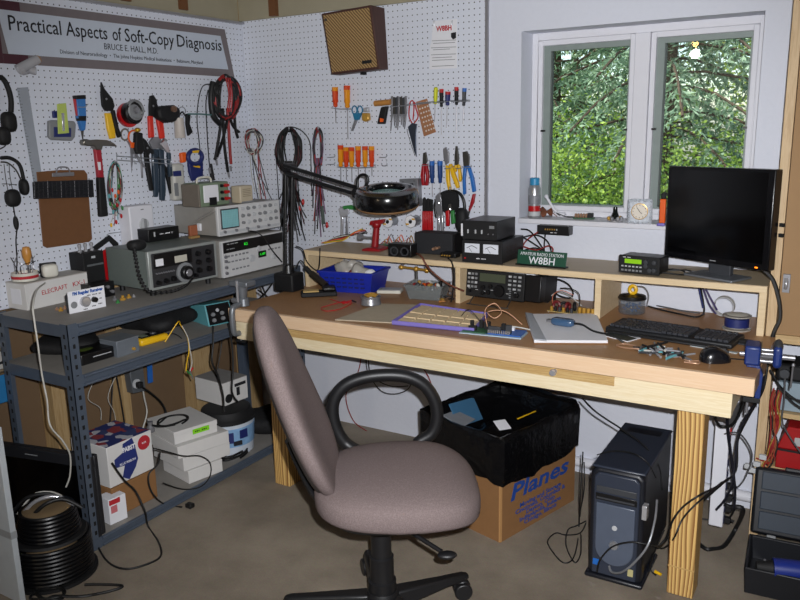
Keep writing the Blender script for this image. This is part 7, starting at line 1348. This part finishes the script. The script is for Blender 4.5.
# white board at the far left and paper rack on the left wall
wbd = thing('white_foam_board', 'white foam board standing on edge at the left', 'board', (.540, -1.832, 0)); B(wbd, 'board', mat('foam board', 'b6bcc0', .7), -.42, .0, -.02, .0, 0.001, .62, .002); B(wbd, 'edge_tape', mat('grey tape', '96999c', .5), -.4205, .0006, -.0205, .0005, .235, .26)
rk4 = thing('wall_rack', 'blue card folder rack fixed low on the left wall', 'rack', (0, -1.485, .595)); B(rk4, 'blue_folder', mat('folder blue', '1f6fa4', .6), .0, .055, -.16, -.012, -.075, .035, .002); B(rk4, 'tray', mat('rack brown', '5a4a34', .7), .0, .06, -.17, -.008, .0355, .043, .001)
for k, (z0, z1, mt) in enumerate(((.044, .055, mat('tan book', '8a7a62', .8)), (.056, .125, mat('grey magazine', 'a8a6a0', .7)), (.127, .138, mat('tan book', '8a7a62', .8)), (.14, .235, mat('white folder', 'c0bfbc', .7)))):
    o = thing('paper_bundle', ('thin tan booklet at the bottom of the wall rack', 'thick grey magazine bundle on the wall rack', 'thin tan booklet between the bundles on the wall rack', 'white folder bundle on top of the wall rack')[k], 'papers', (0, -1.485, .595+z0)); B(o, 'cover', mt, .001, .054, -.155, -.014, 0, z1-z0-.001, .003); B(o, 'spine_print', inkb, .0542, .0548, -.13, -.03, (z1-z0)*.3, (z1-z0)*.45); B(o, 'spine_mark', inkr, .0542, .0548, -.10, -.07, (z1-z0)*.6, (z1-z0)*.75)
# ================================================================ outdoors: trees beyond the window
def leafmat(name, c1, c2):
    m = bpy.data.materials.new(name); m.use_nodes = True; nt = m.node_tree; b = nt.nodes['Principled BSDF']; o = nt.nodes['Material Output']
    ge = N(nt, 'ShaderNodeNewGeometry'); cr_ = N(nt, 'ShaderNodeValToRGB'); cr_.color_ramp.elements[0].color = lin(c1)+[1]; cr_.color_ramp.elements[1].color = lin(c2)+[1]
    nt.links.new(ge.outputs['Random Per Island'], cr_.inputs[0]); nt.links.new(cr_.outputs[0], b.inputs['Base Color']); b.inputs['Roughness'].default_value = .6
    t = N(nt, 'ShaderNodeBsdfTranslucent'); nt.links.new(cr_.outputs[0], t.inputs[0]); mx = N(nt, 'ShaderNodeMixShader'); mx.inputs[0].default_value = .4
    nt.links.new(b.outputs[0], mx.inputs[1]); nt.links.new(t.outputs[0], mx.inputs[2]); nt.links.new(mx.outputs[0], o.inputs[0]); return m
bark = mat('bark', '4a3c30', .9, bump=.5, scale=40)
def leaves(mb_v, mb_f, c, d, l, w, rn):
    n = Vector((rn.gauss(0, 1), rn.gauss(0, 1), rn.gauss(0, 1))); s = d.cross(n); s = s.normalized()*w if s.length > 1e-4 else Vector((w, 0, 0)); k = len(mb_v)
    mb_v += [c, c+d*l*.5+s, c+d*l, c+d*l*.5-s]; mb_f.append((k, k+1, k+2, k+3))
def broadleaf(label, loc, h, rad, n, c1, c2, seed, size=.05):
    rn = random.Random(seed); t = thing('broadleaf_tree', label, 'tree', loc, 0, 'trees outside the window'); mb = MB().tube([(0, 0, 0), (.08, .05, h*.3), (-.04, 0, h*.6), (.05, 0, h*.9)], [.10, .08, .05, .03], 8, 3); V, F = [], []
    cl = []
    for k in range(46):
        a, r_ = rn.uniform(0, 6.28), rad*math.sqrt(rn.random()); z = rn.uniform(.02, 1)*h; rr = r_*(1-.35*abs(2*z/h-1)); cl.append(Vector((rr*math.cos(a), rr*math.sin(a), z)))
        if k % 3 == 0: mb.tube([(0, 0, max(.1, z-.5)), (cl[-1]*.5).to_tuple()[:2]+(z-.15,), cl[-1]], .012, 5, 2)
    mb.build('trunk', bark, t)
    for _ in range(n):
        c = rn.choice(cl)+Vector((rn.gauss(0, .28), rn.gauss(0, .28), rn.gauss(0, .22))); c.z = max(c.z, .06); d = Vector((rn.gauss(0, 1), rn.gauss(0, 1), rn.gauss(-.3, .6))).normalized(); leaves(V, F, c, d, size*rn.uniform(.7, 1.4), size*.30, rn)
    me = bpy.data.meshes.new('foliage'); me.from_pydata(V, [], F); me.materials.append(leafmat('leaf '+str(seed), c1, c2)); o = place('foliage', me, t); o['kind'] = 'stuff'; return t
def spruce(label, loc, h, rad, c1, c2, seed, nb=90):
    rn = random.Random(seed); t = thing('spruce_tree', label, 'tree', loc, 0, 'trees outside the window'); mb = MB().tube([(0, 0, 0), (0, 0, h)], [.13, .05], 10, 1); V, F = [], []
    for k in range(nb):
        z = h*(.03+.95*k/nb); a = k*2.4+rn.uniform(-.3, .3); L_ = rad*(1-.75*z/h)*rn.uniform(.8, 1.1); d = Vector((math.cos(a), math.sin(a), 0)); pts = [Vector((0, 0, z))+d*L_*u+Vector((0, 0, -.42*L_*u*u+.10*L_*u)) for u in (0, .25, .5, .75, 1)]
        mb.tube(pts, .012, 5, 1)
        for s in range(46):
            u = rn.uniform(.12, 1); q = Vector((0, 0, z))+d*L_*u+Vector((0, 0, -.42*L_*u*u+.10*L_*u)); sd = Vector((-d.y, d.x, 0))*rn.choice((-1, 1)); tw = (sd*.8+d*.6+Vector((0, 0, -.75))).normalized(); tl_ = rn.uniform(.14, .34)*(1.15-.4*u)
            for j in range(9):
                c = q+tw*tl_*j/8+Vector((0, 0, -.10*(j/8)**2*tl_)); c.z = max(c.z, .1); nd = (tw+Vector((rn.gauss(0, .7), rn.gauss(0, .7), rn.gauss(0, .6)))).normalized(); leaves(V, F, c, nd, rn.uniform(.05, .085), .010, rn)
    mb.build('trunk', bark, t); me = bpy.data.meshes.new('needles'); me.from_pydata(V, [], F); me.materials.append(leafmat('needle '+str(seed), c1, c2)); o = place('needles', me, t); o['kind'] = 'stuff'
    return t
lawn = MB().box(-14, 16, .36, 22, -.35, -.02).build('lawn', mat('lawn grass', '4c6a2c', .9, var=.4, scale=6), smooth=0); tag(lawn, 'shaded grass lawn outside beyond the window', 'grass'); lawn['kind'] = 'stuff'
spruce('blue green spruce with drooping boughs outside the right window pane', (1.15, 4.2, -.02), 5.4, 1.9, '5a7a5c', 'aec8aa', 31, 120)
spruce('second spruce with grey green boughs behind the window mullion', (-.35, 5.4, -.02), 6.0, 1.8, '50705a', 'a0bc98', 32, 110)
broadleaf('bright yellow green broadleaf tree behind the left window pane', (-1.2, 8.6, -.02), 5.2, 2.0, 16000, '6a8a2c', 'c8dc64', 41, .07)
broadleaf('mid green bush growing below the spruces outside', (.35, 3.1, -.02), 1.30, 1.0, 20000, '4a7028', 'b0cc58', 42, .036)
broadleaf('dark green shrub outside at the foot of the right spruce', (1.75, 3.1, -.02), 1.15, .8, 12000, '446628', '9cb850', 43, .036)
broadleaf('tall pale green tree far behind the right spruce', (1.4, 10.5, -.02), 6.0, 2.4, 11000, '64842c', 'bcd060', 44, .10)
broadleaf('tall green tree far behind the second spruce', (-4.2, 10.5, -.02), 6.2, 2.6, 11000, '4c6c24', 'a4bc4c', 45, .10)
broadleaf('leafy green tree at the far left beyond the lawn', (-2.9, 6.8, -.02), 4.6, 1.5, 9000, '456820', '98b444', 46, .075)
spruce('third spruce standing to the right beyond the window', (3.9, 6.2, -.02), 5.6, 1.7, '50705a', 'a0bc98', 33, 80)
broadleaf('pale leafy tree far right beyond the lawn', (4.6, 9.6, -.02), 5.6, 2.2, 9000, '5a7a2a', 'b0c858', 47, .10)
